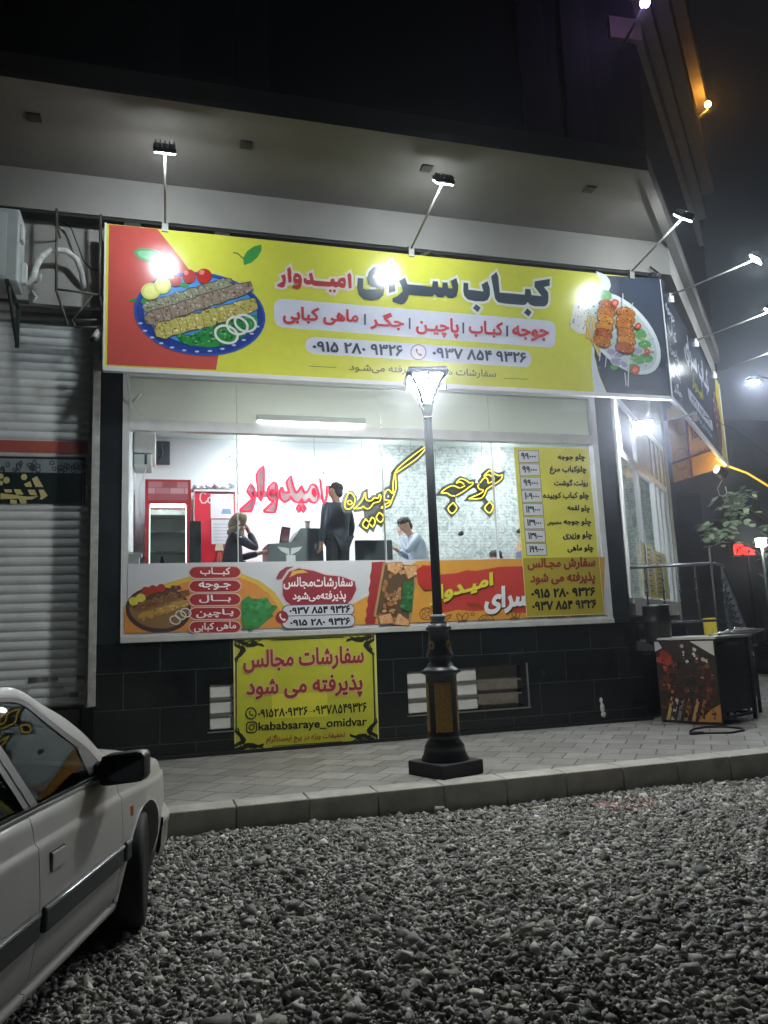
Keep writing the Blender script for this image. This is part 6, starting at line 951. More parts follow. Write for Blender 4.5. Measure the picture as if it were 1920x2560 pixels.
# ---------------------------------------------------------------- people
def skin_mesh(pts, edges, rad, sub=2):
    me = bpy.data.meshes.new('skin'); me.from_pydata(pts, edges, []); o = bpy.data.objects.new('skin', me); COL.objects.link(o)
    o.modifiers.new('s', 'SKIN'); sd = o.modifiers.new('d', 'SUBSURF'); sd.levels = sub; sd.render_levels = sub
    for i, r in enumerate(rad):
        sv = me.skin_vertices[0].data[i]; r = r if isinstance(r, tuple) else (r, r); sv.radius = r; sv.use_root = (i == 0); sv.use_loose = False
    dg = bpy.context.evaluated_depsgraph_get(); e = o.evaluated_get(dg); m2 = e.to_mesh(); v = [tuple(w.co) for w in m2.vertices]; f = [tuple(q.vertices) for q in m2.polygons]
    e.to_mesh_clear(); COL.objects.unlink(o); bpy.data.objects.remove(o); return v, f
def person(label, J, skin, top, legs, hair, hairmode, face, scale=1., scarf=None):
    """J: joints (pelvis, chest, neck, head, shoulders, elbows, hands, hips, knees, feet) in world metres; face = unit direction the face looks"""
    V3 = lambda k: Vector(J[k]); T = thing('person', label, 'person', (J['pelvis'][0], J['pelvis'][1], FZ)); fc = Vector(face).normalized()
    sm_ = mat('skin_' + skin, skin, .55); pts = []; ed = []; rad = []
    def add(p, r, par=None): pts.append(tuple(p)); rad.append(r); (ed.append((par, len(pts) - 1)) if par is not None else None); return len(pts) - 1
    pe = add(V3('pelvis'), .13); ch_ = add(V3('chest'), (.15, .12), pe); nk = add(V3('neck'), .055, ch_); hd = V3('head'); updir = (hd - V3('neck')).normalized()
    h1 = add(hd - updir * .06 + fc * .015, .07, nk); h2 = add(hd + updir * .03, .088, h1); h3 = add(hd + updir * .095 - fc * .01, .062, h2); add(hd + fc * .105 - updir * .005, .014, h2)
    side = fc.cross(updir).normalized()
    for s in (-1, 1): add(hd + side * s * .088, .014, h2)
    for s in ('l', 'r'):
        sh_ = add(V3('sh' + s), .06, ch_); el = add(V3('el' + s), .043, sh_); ha = V3('ha' + s); wr = add(ha, .03, el); d = (ha - V3('el' + s)).normalized(); pm = add(ha + d * .06, (.036, .022), wr); o_ = d.orthogonal().normalized(); o2 = d.cross(o_)
        for k, ln in enumerate((.062, .075, .08, .074, .058)):
            a = (k - 2) * .017
            if k == 0: b_ = ha + d * .04 + o_ * -.04; f1 = add(b_, .0095, pm); add(b_ + d * .035 + o2 * .02, .008, f1)
            else: f1 = add(ha + d * .1 + o_ * a, .0095, pm); add(ha + d * (.1 + ln * .6) + o_ * a * 1.1 + o2 * .025, .0075, f1)
        hp = add(V3('hip' + s), .085, pe); kn = add(V3('kn' + s), .058, hp); ft = add(V3('ft' + s), .042, kn); fw = Vector((fc.x, fc.y, 0)).normalized(); add(V3('ft' + s) + fw * .15 - Vector((0, 0, .04)), .035, ft)
    v, f = skin_mesh(pts, ed, rad, 1); q = MB(); q.add(v, f, True); q.build('body', sm_, T)
    pts, ed, rad = [], [], []
    pe = add(V3('pelvis') - Vector((0, 0, .12)), (.165, .15)); wa = add((V3('pelvis') + V3('chest')) / 2, (.178, .16), pe); ch_ = add(V3('chest'), (.195, .165), wa); nk = add(V3('neck') - (V3('neck') - V3('chest')) * .25, .075, ch_)
    for s in ('l', 'r'):
        sh_ = add(V3('sh' + s), .078, ch_); el = add(V3('el' + s), .06, sh_); add(V3('ha' + s) - (V3('ha' + s) - V3('el' + s)).normalized() * .02, .048, el)
    v, f = skin_mesh(pts, ed, rad, 2); q = MB(); q.add(v, f, True); q.build(top[0], mat(top[0] + '_' + top[1], top[1], top[2], var=.15, scale=7, bump=.5, bscale=9), T)
    pts, ed, rad = [], [], []; pe = add(V3('pelvis'), .14)
    for s in ('l', 'r'): hp = add(V3('hip' + s), .1, pe); kn = add(V3('kn' + s), .075, hp); add(V3('ft' + s) + Vector((0, 0, .04)), .062, kn)
    v, f = skin_mesh(pts, ed, rad, 1); q = MB(); q.add(v, f, True); q.build('trousers', mat('cloth_' + legs, legs, .8), T)
    rot_ = Matrix((side, fc, updir)).transposed(); q = MB()
    if scarf:
        q.ball(hd + updir * .01 - fc * .025, (.118, .125, .15), 18, 12, rot_); q.ball(V3('neck') + updir * .0, (.13, .12, .09), 14, 8, rot_); q.ball(V3('neck') + fc * .06 - updir * .1, (.12, .09, .12), 14, 8, rot_); q.build('headscarf', mat('scarf', scarf, .8, var=.3, scale=14, bump=.6), T)
    else:
        q.ball(hd + updir * .055 - fc * .025, (.098, .108, .085), 18, 10, rot_); q.ball(hd - fc * .055 - updir * .01, (.085, .06, .085), 14, 8, rot_)
        for k in range(26):
            a, b = random.uniform(0, 6.28), random.uniform(.2, 1.5); dv = rot_ @ Vector((math.sin(b) * math.cos(a) * .092, math.sin(b) * math.sin(a) * .1 - .02, math.cos(b) * .055 + .06)); q.ball(hd + dv, .022, 6, 4)
        q.build('hair', mat('hair_' + hair, hair, .6), T)
    q = MB()
    for s in (-1, 1): q.ball(hd + side * s * .032 + fc * .088 + updir * .02, .011, 8, 6)
    q.build('eyes', mat('eye_dark', '1a1512', .2), T); q = MB(); q.ball(hd + fc * .09 - updir * .055, (.024, .008, .006), 8, 5, rot_); q.build('mouth', mat('lips', '8a4a44', .5), T)
    return T
def stand(x, y, yaw, h=1.76, **kw):
    s = h / 1.76; c, sn = math.cos(yaw), math.sin(yaw); P = lambda a, b, z: (x + (a * c - b * sn) * s, y + (a * sn + b * c) * s, FZ + z * s)
    J = dict(pelvis=P(0, 0, .96), chest=P(0, 0, 1.3), neck=P(0, .0, 1.5), head=P(0, .03, 1.645), shl=P(-.19, 0, 1.42), shr=P(.19, 0, 1.42), ell=P(-.25, -.02, 1.14), elr=P(.25, -.02, 1.14), hal=P(-.23, .08, .9), har=P(.23, .08, .9), hipl=P(-.1, 0, .9), hipr=P(.1, 0, .9), knl=P(-.11, .02, .5), knr=P(.11, .02, .5), ftl=P(-.12, -.02, .08), ftr=P(.12, -.02, .08))
    J.update({k: P(*v) for k, v in kw.items()}); return J
def sit(x, y, yaw, seat=.45, s=1., **kw):
    c, sn = math.cos(yaw), math.sin(yaw); P = lambda a, b, z: (x + (a * c - b * sn) * s, y + (a * sn + b * c) * s, FZ + z * s)
    J = dict(pelvis=P(0, 0, seat + .1), chest=P(0, .04, seat + .45), neck=P(0, .07, seat + .64), head=P(0, .12, seat + .77), shl=P(-.18, .04, seat + .55), shr=P(.18, .04, seat + .55), ell=P(-.24, .12, seat + .28), elr=P(.24, .12, seat + .28), hal=P(-.15, .36, seat + .3), har=P(.15, .36, seat + .3), hipl=P(-.1, .05, seat + .08), hipr=P(.1, .05, seat + .08), knl=P(-.12, .45, seat + .06), knr=P(.12, .45, seat + .06), ftl=P(-.12, .45, .08), ftr=P(.12, .45, .08))
    J.update({k: P(*v) for k, v in kw.items()}); return J
person('person standing at the counter in a dark jacket with the back turned', stand(2.37, 10.42, R(28), 1.76), 'b98a70', ('jacket', '3a4454', .45), '2c3038', '2b2624', 0, (-.8, .5, 0))
person('person in a beige headscarf and black coat holding a hand to the face', sit(.94, 10.85, R(-90), .5, 1.0, har=(.1, .24, 1.12), elr=(.2, .34, .86), hal=(-.12, .42, .84)), 'c99a80', ('coat', '32343e', .7), '1e2026', '000000', 0, (1, -.25, 0), scarf='b5a48c')
person('person in a pale blue-white shirt leaning forward with a hand at the mouth', sit(3.86, 11.2, R(90), .5, 1.0, neck=(0, .17, 1.13), head=(0, .25, 1.27), chest=(0, .09, .94), shl=(-.18, .1, 1.06), shr=(.18, .1, 1.06), hal=(-.02, .33, 1.13), ell=(-.2, .3, .84), har=(.1, .36, .9)), 'c4937a', ('shirt', 'b9c4d6', .7), '3a3f4a', '2a211d', 0, (-1, -.3, -.25))
person('child with short dark hair seated behind the sticker strip near the price list', sit(5.32, 11.5, R(90), .3, .72), 'c99a80', ('jumper', 'a8866c', .7), '3a3f4a', '2a211d', 0, (-1, -.1, -.2))
person('person in a blue denim jacket bent forward beside the price list', sit(5.85, 11.5, R(90), .42, .95, neck=(0, .2, .98), head=(-.02, .02, 1.22), chest=(0, .12, .84)), 'c4937a', ('jacket_denim', '5a6f96', .8), '30343c', '2a211d', 0, (-.6, .4, -.5))
# ---------------------------------------------------------------- parked car
paint = mat('car_paint', 'adaca7', .45, coat=.15, var=.07, scale=7); blk = mat('car_black_trim', '101112', .45); rub = mat('car_rubber', '0b0b0b', .7); chrome = mat('car_chrome', 'c4c6c8', .18, .9); dkin = mat('car_dark_inside', '08090a', .9)
cgl = glass_mat('car_glass', (.10, .13, .12), .32)
WHEELS = ((0., .31), (-2.67, .31)); RA = .365
def zb(X):
    z = .19
    for wx, wz in WHEELS:
        if abs(X - wx) < RA: z = max(z, wz + math.sqrt(RA * RA - (X - wx) ** 2))
    return z
def hw(X):
    if X > -.1: return .857 - .18 * ((X + .1) / 1.0) ** 2
    if X < -2.5: return .857 - .08 * ((-2.5 - X) / 1.0) ** 2
    return .857
ZT = [(.19, .085), (.21, .06), (.245, .05), (.25, .068), (.28, .066), (.285, .045), (.30, .036), (.36, .024), (.44, .008), (.52, .0), (.60, -.002), (.68, .002), (.76, .006), (.785, .008), (.797, .022), (.81, .026), (.86, .035), (.895, .046), (.908, .06)]
def top(X):
    if X > -.45: return .908 - .125 * ((X + .45) / 1.35) ** 1.4
    if X < -2.9: return .908 + .02 * (-2.9 - X)
    return .908
def side_pt(X, z, d, s):
    k = (z - .6) / .308
    z2 = z if z < .6 else .6 + k * (top(X) - .6)
    b = zb(X); zz = max(z2, b); dd = d
    if zz > z2 + 1e-6: dd = np.interp(zz, [q[0] for q in ZT], [q[1] for q in ZT])
    return (X, s * (hw(X) - dd), zz)
def make_car():
    T = thing('parked_car', 'white saloon car with black mirror parked nose to the kerb at lower left', 'car', (0, 0, 0))
    def panel(mb, x0, x1, s):
        n = max(2, int(abs(x1 - x0) / .035)); xs = np.linspace(x0, x1, n + 1)
        mb.grid([[side_pt(X, z, d, s) for z, d in ZT] for X in xs], True, s > 0)
        mb.grid([[side_pt(X, *ZT[0], s), (X, s * (hw(X) - .13), max(zb(X), .19) + .01)] for X in xs], True)
        for X in (x0, x1):                                        # folded panel edge
            mb.grid([[side_pt(X, z, d, s) for z, d in ZT], [tuple(np.array(side_pt(X, z, d, s)) - np.array((0, s * .02, 0))) for z, d in ZT]], False)
    fender = MB()
    for s in (-1, 1): panel(fender, .82, -.437, s); panel(fender, -2.46, -3.5, s)
    # bonnet, scuttle, nose
    xs = np.linspace(.82, -.50, 15); ys = np.linspace(-1, 1, 15); rows = []
    for X in xs:
        t = top(X); w_ = hw(X) - .06; row = []
        for y in ys:
            e = 1 - abs(y) ** 2.2; row.append((X, y * w_, t + .09 * e ** .9 - .0 * X))
        rows.append(row)
    fender.grid(rows, True)
    nose = [[(.82 + .05 * (1 - abs(y) ** 3) * (1 - abs(k - .5)), y * (hw(.82) - .06), .5 + k * (top(.82) + .09 * (1 - abs(y) ** 2.2) ** .9 - .5)) for y in ys] for k in (0, .25, .5, .75, 1)]
    fender.grid(nose, True)
    # boot and tail
    rows = []
    for X in np.linspace(-2.95, -3.5, 8):
        rows.append([(X, y * (hw(X) - .06), top(X) + .055 * (1 - abs(y) ** 2.2) ** .9 ) for y in ys])
    fender.grid(rows, True)
    fender.grid([[(-3.5 - .04 * (1 - abs(y) ** 3), y * (hw(-3.5) - .06), .45 + k * (top(-3.5) + .055 * (1 - abs(y) ** 2.2) ** .9 - .45)) for y in ys] for k in (0, .3, .7, 1)], True)
    body = fender.build('body', paint, T)
    lin_ = MB(); lin_.box((-3.4, -.60, .19), (.8, .60, .80)); lin_.box((-2.28, -.775, .22), (-.40, .775, .80)); lin_.box((-2.9, -.70, .80), (-.42, .70, .86)); lin_.build('dark_underbody', dkin, T)
    def y_at(z): return .795 - .215 * (z - .92) / .46
    for s in (-1, 1):
        for nm, x0, x1 in (('front_door', -.443, -1.405), ('rear_door', -1.411, -2.454)):
            d = MB(); panel(d, x0, x1, s); dr = d.build(nm, paint, T)
            hx = x1 + .10
            h = MB(); h.box((hx, s * .852 - .012, .664), (hx + .13, s * .852 + .004, .738), .006); h.build('door_handle', paint, dr)
            h = MB()
            for a, b in (((hx - .006, .664), (hx - .001, .742)), ((hx + .131, .68), (hx + .135, .742)), ((hx - .006, .739), (hx + .135, .743))): h.box((a[0], s * .852 - .004, a[1]), (b[0], s * .852 + .002, b[1]))
            h.build('handle_gap', blk, dr)
            if nm == 'front_door': h = MB(); h.lathe([(.017, 0), (.016, .006)], (0, 0, 0), 12); h.v = [(hx + .03 + x, s * (.852 + z), .605 + y) for x, y, z in h.v]; h.build('door_lock', blk, dr)
            h = MB(); h.box((x1 + .02, s * .856 - .02, .455), (x0 - .02, s * .856 + .018, .555), .012); rb_ = h.build('rubbing_strip', mat('strip_grey', '34373a', .5), dr)
            h = MB(); h.box((x1 + .025, s * .876 - .006, .54), (x0 - .025, s * .876 + .006, .552), .003); h.build('bright_insert', chrome, rb_)
        h = MB(); h.box((-.415, s * .853 - .02, .455), (-.33, s * .853 + .018, .555), .01); rb_ = h.build('rubbing_strip', MATS['strip_grey'], T); h = MB(); h.box((-.41, s * .873 - .006, .54), (-.335, s * .873 + .006, .552), .003); h.build('bright_insert', chrome, rb_)
        h = MB(); h.box((-.315, s * .848 - .01, .655), (-.262, s * .848 + .014, .715), .008); h.build('side_repeater', mat('orange_lens', 'b4531a', .2, coat=.5), T)
        h = MB(); pts = [(-.52, .925), (-1.38, .925), (-2.76, .925)]
        for z0, z1, dy, m_ in ((.909, .922, .0, chrome), (.926, .936, -.006, blk)):
            pass
        h.box((-2.8, s * .80 - .008, .909), (-.50, s * .80 + .008, .924), .003); bt = h.build('belt_moulding', chrome, T)
        h = MB(); h.box((-2.78, s * .797 - .006, .9245), (-.52, s * .797 + .004, .937)); h.build('belt_rubber', blk, bt)
        # side window frame
        O = [(-.40, .955), (-.484, 1.033), (-.555, 1.113), (-.703, 1.221), (-.879, 1.307), (-1.038, 1.389), (-1.2, 1.412), (-1.6, 1.42), (-2.2, 1.41), (-2.55, 1.35), (-2.95, 1.12), (-3.08, .93)]
        I = [(-.52, .938), (-.57, 1.00), (-.61, 1.06), (-.759, 1.158), (-.915, 1.26), (-1.05, 1.345), (-1.233, 1.369), (-1.6, 1.375), (-2.15, 1.36), (-2.38, 1.30), (-2.62, 1.1), (-2.72, .938)]
        I2 = [(-.70, .942), (-.70, 1.0), (-.71, 1.075), (-.80, 1.14), (-.93, 1.23), (-1.07, 1.325), (-1.247, 1.35), (-1.6, 1.353), (-2.14, 1.335), (-2.35, 1.28), (-2.58, 1.09), (-2.66, .942)]
        def smooth(L):
            out = []; n = len(L)
            for i in range(n - 1):
                a, b, c2, d2 = [np.array(L[min(max(j, 0), n - 1)]) for j in (i - 1, i, i + 1, i + 2)]
                for k in range(4): t = k / 4; out.append(tuple(.5 * (2 * b + (c2 - a) * t + (2 * a - 5 * b + 4 * c2 - d2) * t * t + (3 * b - a - 3 * c2 + d2) * t ** 3)))
            return out + [L[-1]]
        O, I, I2 = smooth(O), smooth(I), smooth(I2)
        def P3(p, off=0.): return (p[0], s * (y_at(p[1]) + off), p[1])
        h = MB(); h.grid([[P3(p, .0) for p in O], [P3(p, .006) for p in [((a[0] + b[0]) / 2, (a[1] + b[1]) / 2) for a, b in zip(O, I)]], [P3(p, .002) for p in I]], True, s > 0); h.grid([[P3(p) for p in O], [(p[0], s * (y_at(p[1]) - .03), p[1] - .0) for p in O]], True); h.build('window_surround', paint, T)
        h = MB(); h.grid([[P3(p, .004) for p in I], [P3(p, .001) for p in I2]], False, s > 0)
        h.add([P3(p, .004) for p in ((-1.30, .938), (-1.42, .938), (-1.575, 1.355), (-1.455, 1.355))], [(0, 1, 2, 3)]); h.add([P3(p, .008) for p in ((-1.35, .938), (-1.37, .938), (-1.525, 1.355), (-1.505, 1.355))], [(0, 1, 2, 3)])
        h.add([P3(p, .003) for p in ((-.50, .94), (-.72, .94), (-.72, 1.075), (-.60, 1.05))], [(0, 1, 2, 3)]); h.build('window_rubber', blk, T)
        h = MB(); g1 = [(-.70, .942), (-.71, 1.075), (-.80, 1.14), (-.93, 1.23), (-1.07, 1.325), (-1.247, 1.35), (-1.46, 1.352), (-1.305, .942)]; g2 = [(-1.415, .942), (-1.57, 1.352), (-2.14, 1.335), (-2.35, 1.28), (-2.58, 1.09), (-2.66, .942)]
        for g_ in (g1, g2): h.add([P3(p, -.004) for p in g_], [tuple(range(len(g_)))])
        h.build('side_window', cgl, T)
        # mirror
        h = MB(); c_ = (-.62, s * .93, .965); rows = []
        for k, (dx, sc) in enumerate(((.10, .45), (.08, .8), (.03, 1.0), (-.04, 1.0), (-.06, .96))):
            rows.append([(c_[0] + dx + .03 * math.cos(t) * .0, c_[1] + s * .115 * sc * max(-1, min(1, 1.25 * math.cos(t))), c_[2] + .075 * sc * max(-1, min(1, 1.3 * math.sin(t))) + .012 * math.cos(t)) for t in np.linspace(0, 2 * math.pi, 25)])
        h.grid(rows, True); h.add(rows[0][:-1], [tuple(range(24))]); h.add(rows[-1][:-1], [tuple(range(24))]); h.tube([(-.60, s * .78, .945), (-.61, s * .85, .955), (-.61, s * .88, .96)], [.05, .04, .035], 8); mi = h.build('door_mirror', blk, T)
        h = MB(); h.add([(c_[0] - .061, c_[1] + a * .1, c_[2] + b * .062) for a, b in ((-1, -1), (1, -1), (1, 1), (-1, 1))], [(0, 1, 2, 3)]); h.build('mirror_glass', mat('mirror_silver', '3a3e44', .05, 1.), mi)
        # wheels
        for wx, wz in WHEELS:
            st_ = R(14) if wx == 0 else 0; Mw = Matrix.Translation((wx, s * .745, wz)) @ Matrix.Rotation(st_, 4, 'Z')
            def put(mb): mb.v = [tuple(Mw @ Vector((x, s * z, y))) for x, y, z in mb.v]
            h = MB(); h.lathe([(.20, -.09), (.29, -.095), (.305, -.07), (.308, 0), (.305, .07), (.29, .092), (.25, .098), (.20, .085)], (0, 0, 0), 40); put(h); ty = h.build('tyre', rub, T)
            h = MB(); h.lathe([(.199, -.02), (.2, .085), (.185, .08), (.17, .05), (.06, .06), (.02, .065)], (0, 0, 0), 24); put(h); h.build('rim', mat('steel_rim', '83868a', .4, .5), ty)
    # windscreen, roof, rear screen
    def strip(nm, a, b, bulge, m_, n=9, par=T, rise=.0):
        h = MB(); rows = []
        for k in range(n):
            u = k / (n - 1); X = a[0] + (b[0] - a[0]) * u; z = a[1] + (b[1] - a[1]) * u
            rows.append([(X + bulge * (1 - y * y), y * (y_at(z) - .012), z + rise * (1 - y * y)) for y in np.linspace(-1, 1, 13)])
        h.grid(rows, True); return h.build(nm, m_, par)
    strip('windscreen', (-.43, .965), (-1.02, 1.378), .12, cgl); strip('rear_screen', (-2.98, 1.0), (-2.52, 1.37), -.1, cgl)
    h = MB(); rows = []
    for X, z in ((-1.0, 1.365), (-1.08, 1.394), (-1.2, 1.412), (-1.6, 1.42), (-2.0, 1.415), (-2.3, 1.40), (-2.56, 1.348)):
        rows.append([(X + .10 * (1 - y * y) * (1 if X > -1.6 else -.8), y * y_at(z), z + .028 * (1 - y ** 4)) for y in np.linspace(-1, 1, 13)])
    h.grid(rows, True); h.build('roof', paint, T)
    for y in (-.38, .38):
        h = MB(); h.box((-1.75, y - .24, .55), (-1.6, y + .24, 1.08), .05); h.box((-1.7, y - .24, .5), (-1.2, y + .24, .62), .05); h.box((-1.74, y - .13, 1.1), (-1.66, y + .13, 1.24), .03); h.build('seat', mat('seat_cloth', '1c1e20', .9), T)
    h = MB(); h.box((-.95, -.66, .86), (-.5, .66, .955), .03); h.build('dashboard', mat('dash', '121314', .8), T)
    pth = [(.42, .805), (.52, .808), (.64, .782), (.74, .73), (.83, .64), (.88, .5), (.91, .3), (.915, .15)]; pth = [(x, -y) for x, y in pth] + [(.92, 0)] + [(x, y) for x, y in pth[::-1]]
    h = MB(); h.grid([[(x * 1.0 - o_ * .6, y * (1 - o_), z) for x, y in pth] for z, o_ in ((.22, .06), (.26, .02), (.32, .0), (.44, -.008), (.445, -.016), (.49, -.016), (.495, -.004), (.53, .01), (.55, .05))], True); bu = h.build('bumper', paint, T)
    h = MB(); h.grid([[(-3.52 - .08 * (1 - abs(y) ** 4) + (.35 if abs(y) > .99 else 0), y * .80, z) for y in np.linspace(-1, 1, 21)] for z in (.28, .36, .48, .54)], True); h.build('bumper', paint, T)
    for s in (-1, 1):
        h = MB(); h.box((.80, s * .46 - .13, .62), (.86, s * .46 + .13, .74), .015); h.build('headlight', mat('headlight_glass', 'b8bec2', .1, coat=1.), T)
        h = MB(); h.box((-3.56, s * .6 - .15, .66), (-3.51, s * .6 + .15, .80), .015); h.build('tail_light', mat('tail_red', '7a1418', .2), T)
    h = MB()
    for i in range(5): h.box((.855, -.3, .62 + i * .024), (.875, .3, .632 + i * .024))
    h.build('grille', blk, T)
    return T
CAR = make_car()
CAR.matrix_basis = Matrix.Translation((-.883, 5.11, 0.02)) @ Matrix.Rotation(1.286, 4, 'Z')
# ---------------------------------------------------------------- entrance corner: grill stall, railing, bin, hose
GA, GB = Vector((6.54, 9.32, 0)), Vector((6.88, 8.54, 0)); gd = (GB - GA).normalized(); gn = Vector((gd.y, -gd.x, 0)); gl_ = (GB - GA).length   # gn points to the street
if gn.dot(Vector((-1, -.3, 0))) < 0: gn = -gn
def gm(x, z, w): return tuple(GA + gd * x + gn * w + Vector((0, 0, z)))
ST = thing('grill_stall', 'black metal grill stall with a kebab picture on its side by the entrance steps', 'stall', tuple(GA + gd * .4 + Vector((0, 0, .25))))
ms = mat('stall_black', '131414', .45, .3, var=.3)
q = MB()
for x in (.0, gl_ - .04):
    for w0 in (-.95, -.04): q.prism([(x, .251), (x + .04, .251), (x + .04, 1.34), (x, 1.34)], w0, w0 + .04, gm)
for z in (.32, .75, 1.30):
    for w0 in (-.95, -.04): q.prism([(.041, z), (gl_ - .041, z), (gl_ - .041, z + .035), (.041, z + .035)], w0 + .002, w0 + .036, gm)
    for x in (.0, gl_ - .04): q.prism([(x + .004, z), (x + .036, z), (x + .036, z + .035), (x + .004, z + .035)], -.909, -.041, gm)
q.build('frame', ms, ST)
q = MB(); q.prism([(gl_ - .03, .4), (gl_ - .012, .4), (gl_ - .012, 1.25), (gl_ - .03, 1.25)], -.9, -.05, gm); q.prism([(.03, .4), (gl_ - .05, .4), (gl_ - .05, .42), (.03, .42)], -.9, -.05, gm); q.build('side_plate', ms, ST)
q = MB(); q.prism([(-.03, 1.345), (gl_ + .03, 1.345), (gl_ + .03, 1.375), (-.03, 1.375)], -.98, .02, gm); q.build('top_plate', mat('zinc_top', 'c9cac4', .45, .3, var=.1), ST)
q = MB()
for k in range(3): q.tube([gm(gl_ * .5 + .2 + .06 * k, 1.38 + .02 * k, -.3 - .2 * k), gm(gl_ * .9, 1.42 + .02 * k, -.35 - .2 * k), gm(gl_ + .3, 1.40 + .02 * k, -.6 - .1 * k)], .012, 6)
tag(q.build('skewers', mat('skewer_steel', 'b9bcc0', .25, .8)), 'bright steel skewers lying on the white top of the grill stall', 'skewers')
A = Art(lambda x, z, w: gm(x, z, .006 + w), .0002); W_ = gl_ * 1000
A.poly([(0, 270), (W_, 262), (W_ - 6, 1325), (0, 1330)], '30211d')
rg = random.Random(21)
for c, n, x0, x1, z0, z1, r0, r1 in ((('3a1c18', '4c2620', '2a1a18', '5a2f24'), 120, .05, .95, .45, 1.0, 30, 80), (('8a2a22', 'a03a2a'), 8, .02, .35, .85, 1.15, 60, 100), (('6e4a2c', '9a6a3c', '7a3020'), 40, .1, .95, .5, 1.15, 15, 45), (('1c1714', '2c2c22', '262a22'), 70, .35, 1.0, .55, 1.2, 25, 70), (('c9c4bc', 'b0aaa4'), 12, .45, .98, 1.0, 1.3, 18, 45)):
    for _ in range(n):
        x, z, r = rg.uniform(x0, x1) * W_, rg.uniform(z0, z1) * 1000, rg.uniform(r0, r1); m_ = rg.randint(4, 7); a0 = rg.random() * 6; A.k = 5 + rg.randint(0, 30)
        A.poly([(min(max(x + r * rg.uniform(.5, 1.2) * math.cos(a0 + 6.283 * j / m_), 0), W_), min(max(z + r * rg.uniform(.4, 1.) * math.sin(a0 + 6.283 * j / m_), 275), 1322)) for j in range(m_)], rg.choice(c))
A.k = 40
for x, c in ((.12, 'b59a5c'), (.2, 'a9acae'), (.3, '6d7072'), (.42, '9a7a52'), (.55, 'b0854a'), (.66, '8a5a34')): A.poly([(x * W_ - 30, 290), (x * W_ + 20, 290), (x * W_ + 110, 560), (x * W_ + 70, 580)], c)
A.poly([(.62 * W_, 285), (W_, 300), (W_, 520), (.85 * W_, 450)], 'b07a3c'); A.poly([(0, 1190), (110, 1240), (60, 1322), (0, 1325)], 'b8b8bc'); A.poly([(520, 1322), (W_ - 8, 1322), (W_ - 10, 1130), (640, 1250)], 'c9c6c0')
for _ in range(60):
    x, z, r = rg.uniform(.03, .97) * W_, rg.uniform(330, 640), rg.uniform(14, 42); m_ = rg.randint(4, 6); a0 = rg.random() * 6; A.k = 55 + rg.randint(0, 15)
    A.poly([(min(max(x + r * rg.uniform(.5, 1.2) * math.cos(a0 + 6.283 * j / m_), 0), W_), max(z + 1.4 * r * rg.uniform(.5, 1.) * math.sin(a0 + 6.283 * j / m_), 275)) for j in range(m_)], rg.choice(('3a1c18', '1f1815', '4c2a20', '2a2420', '5e3a24')))
A.build('kebab_picture', ST, .5)
q = MB(); q.prism([(gl_ * .22, 1.376), (gl_ * .5, 1.376), (gl_ * .5, 1.62), (gl_ * .22, 1.62)], -1.02, -1.01, gm); tag(q.build('price_card', mat('card_yellow', 'b5a428', .6, var=.2, scale=20)), 'small yellow card standing behind the grill stall top', 'card')
q = MB(); q.lathe([(.17, 0), (.18, .03), (.185, .25), (.19, .27), (.185, .29), (.18, .45), (.19, .47), (.16, .5), (.0, .5)], (6.66, 9.40, 1.332), 24); tag(q.build('plastic_barrel', mat('barrel_black', '14181a', .35)), 'black plastic barrel standing on the entrance landing beside the pillar', 'barrel')
RL = thing('stair_railing', 'dark metal railing around the landing and down the entrance steps', 'railing', (7.3, 8.98, 1.5)); rm = mat('railing_iron', '3d4043', .28, .6)
c0, c1, c2, c3 = Vector((6.50, 9.72, 0)), Vector((7.32, 8.97, 0)), Vector((7.52, 9.02, 0)), Vector((8.28, 9.46, 0))
Zt, Zl = 2.36, 1.58
def up_(v, z): return (v.x, v.y, z)
q = MB(); q.tube([up_(c0, Zt + .02), up_(c1, Zt), up_(c2, Zt - .02), up_(c2 * .5 + c3 * .5, 1.75), up_(c3, 1.12)], .022, 8); q.build('handrail', mat('handrail_steel', '70747a', .25, .9), RL)
q = MB(); q.tube([up_(c0, Zl), up_(c1, Zl), up_(c2, Zl - .05), up_(c3, .42)], .018, 8); q.build('bottom_rail', rm, RL)
def bal(v, z0, z1, r=.012):
    q = MB(); q.tube([up_(v, z0), up_(v, z1)], r, 8)
    for f in (.35, .55, .75): z = z0 + (z1 - z0) * f; q.lathe([(r, -.02), (.022, -.008), (.022, .008), (r, .02)], (v.x, v.y, z), 8)
    q.build('baluster', rm, RL)
for f in (.2, .4, .6, .8): bal(c0 + (c1 - c0) * f, Zl, Zt + .01)
for f, r in ((1., .022),): q = MB(); q.tube([up_(c1, .26), up_(c1, Zt + .22), (c1.x + .05, c1.y, Zt + .23)], r, 8); q.build('post', rm, RL)
for k in range(14):
    f = k / 13; v = c2 + (c3 - c2) * f; zt = np.interp(f, (0, .5, 1), (Zt - .02, 1.75, 1.12)); bal(v, Zl - .05 + (.42 - Zl + .05) * f, zt)
q = MB(); q.tube([up_(c3, .25), up_(c3, 1.15)], .025, 8); q.build('post', rm, RL)
for k in range(4): f = .2 + k * .22; v = c1 + (c3 - c1) * f; q = MB(); q.tube([up_(v, .26), up_(v, np.interp(f, (0, 1), (1.5, .5)))], .02, 6); q.build('post', rm, RL)
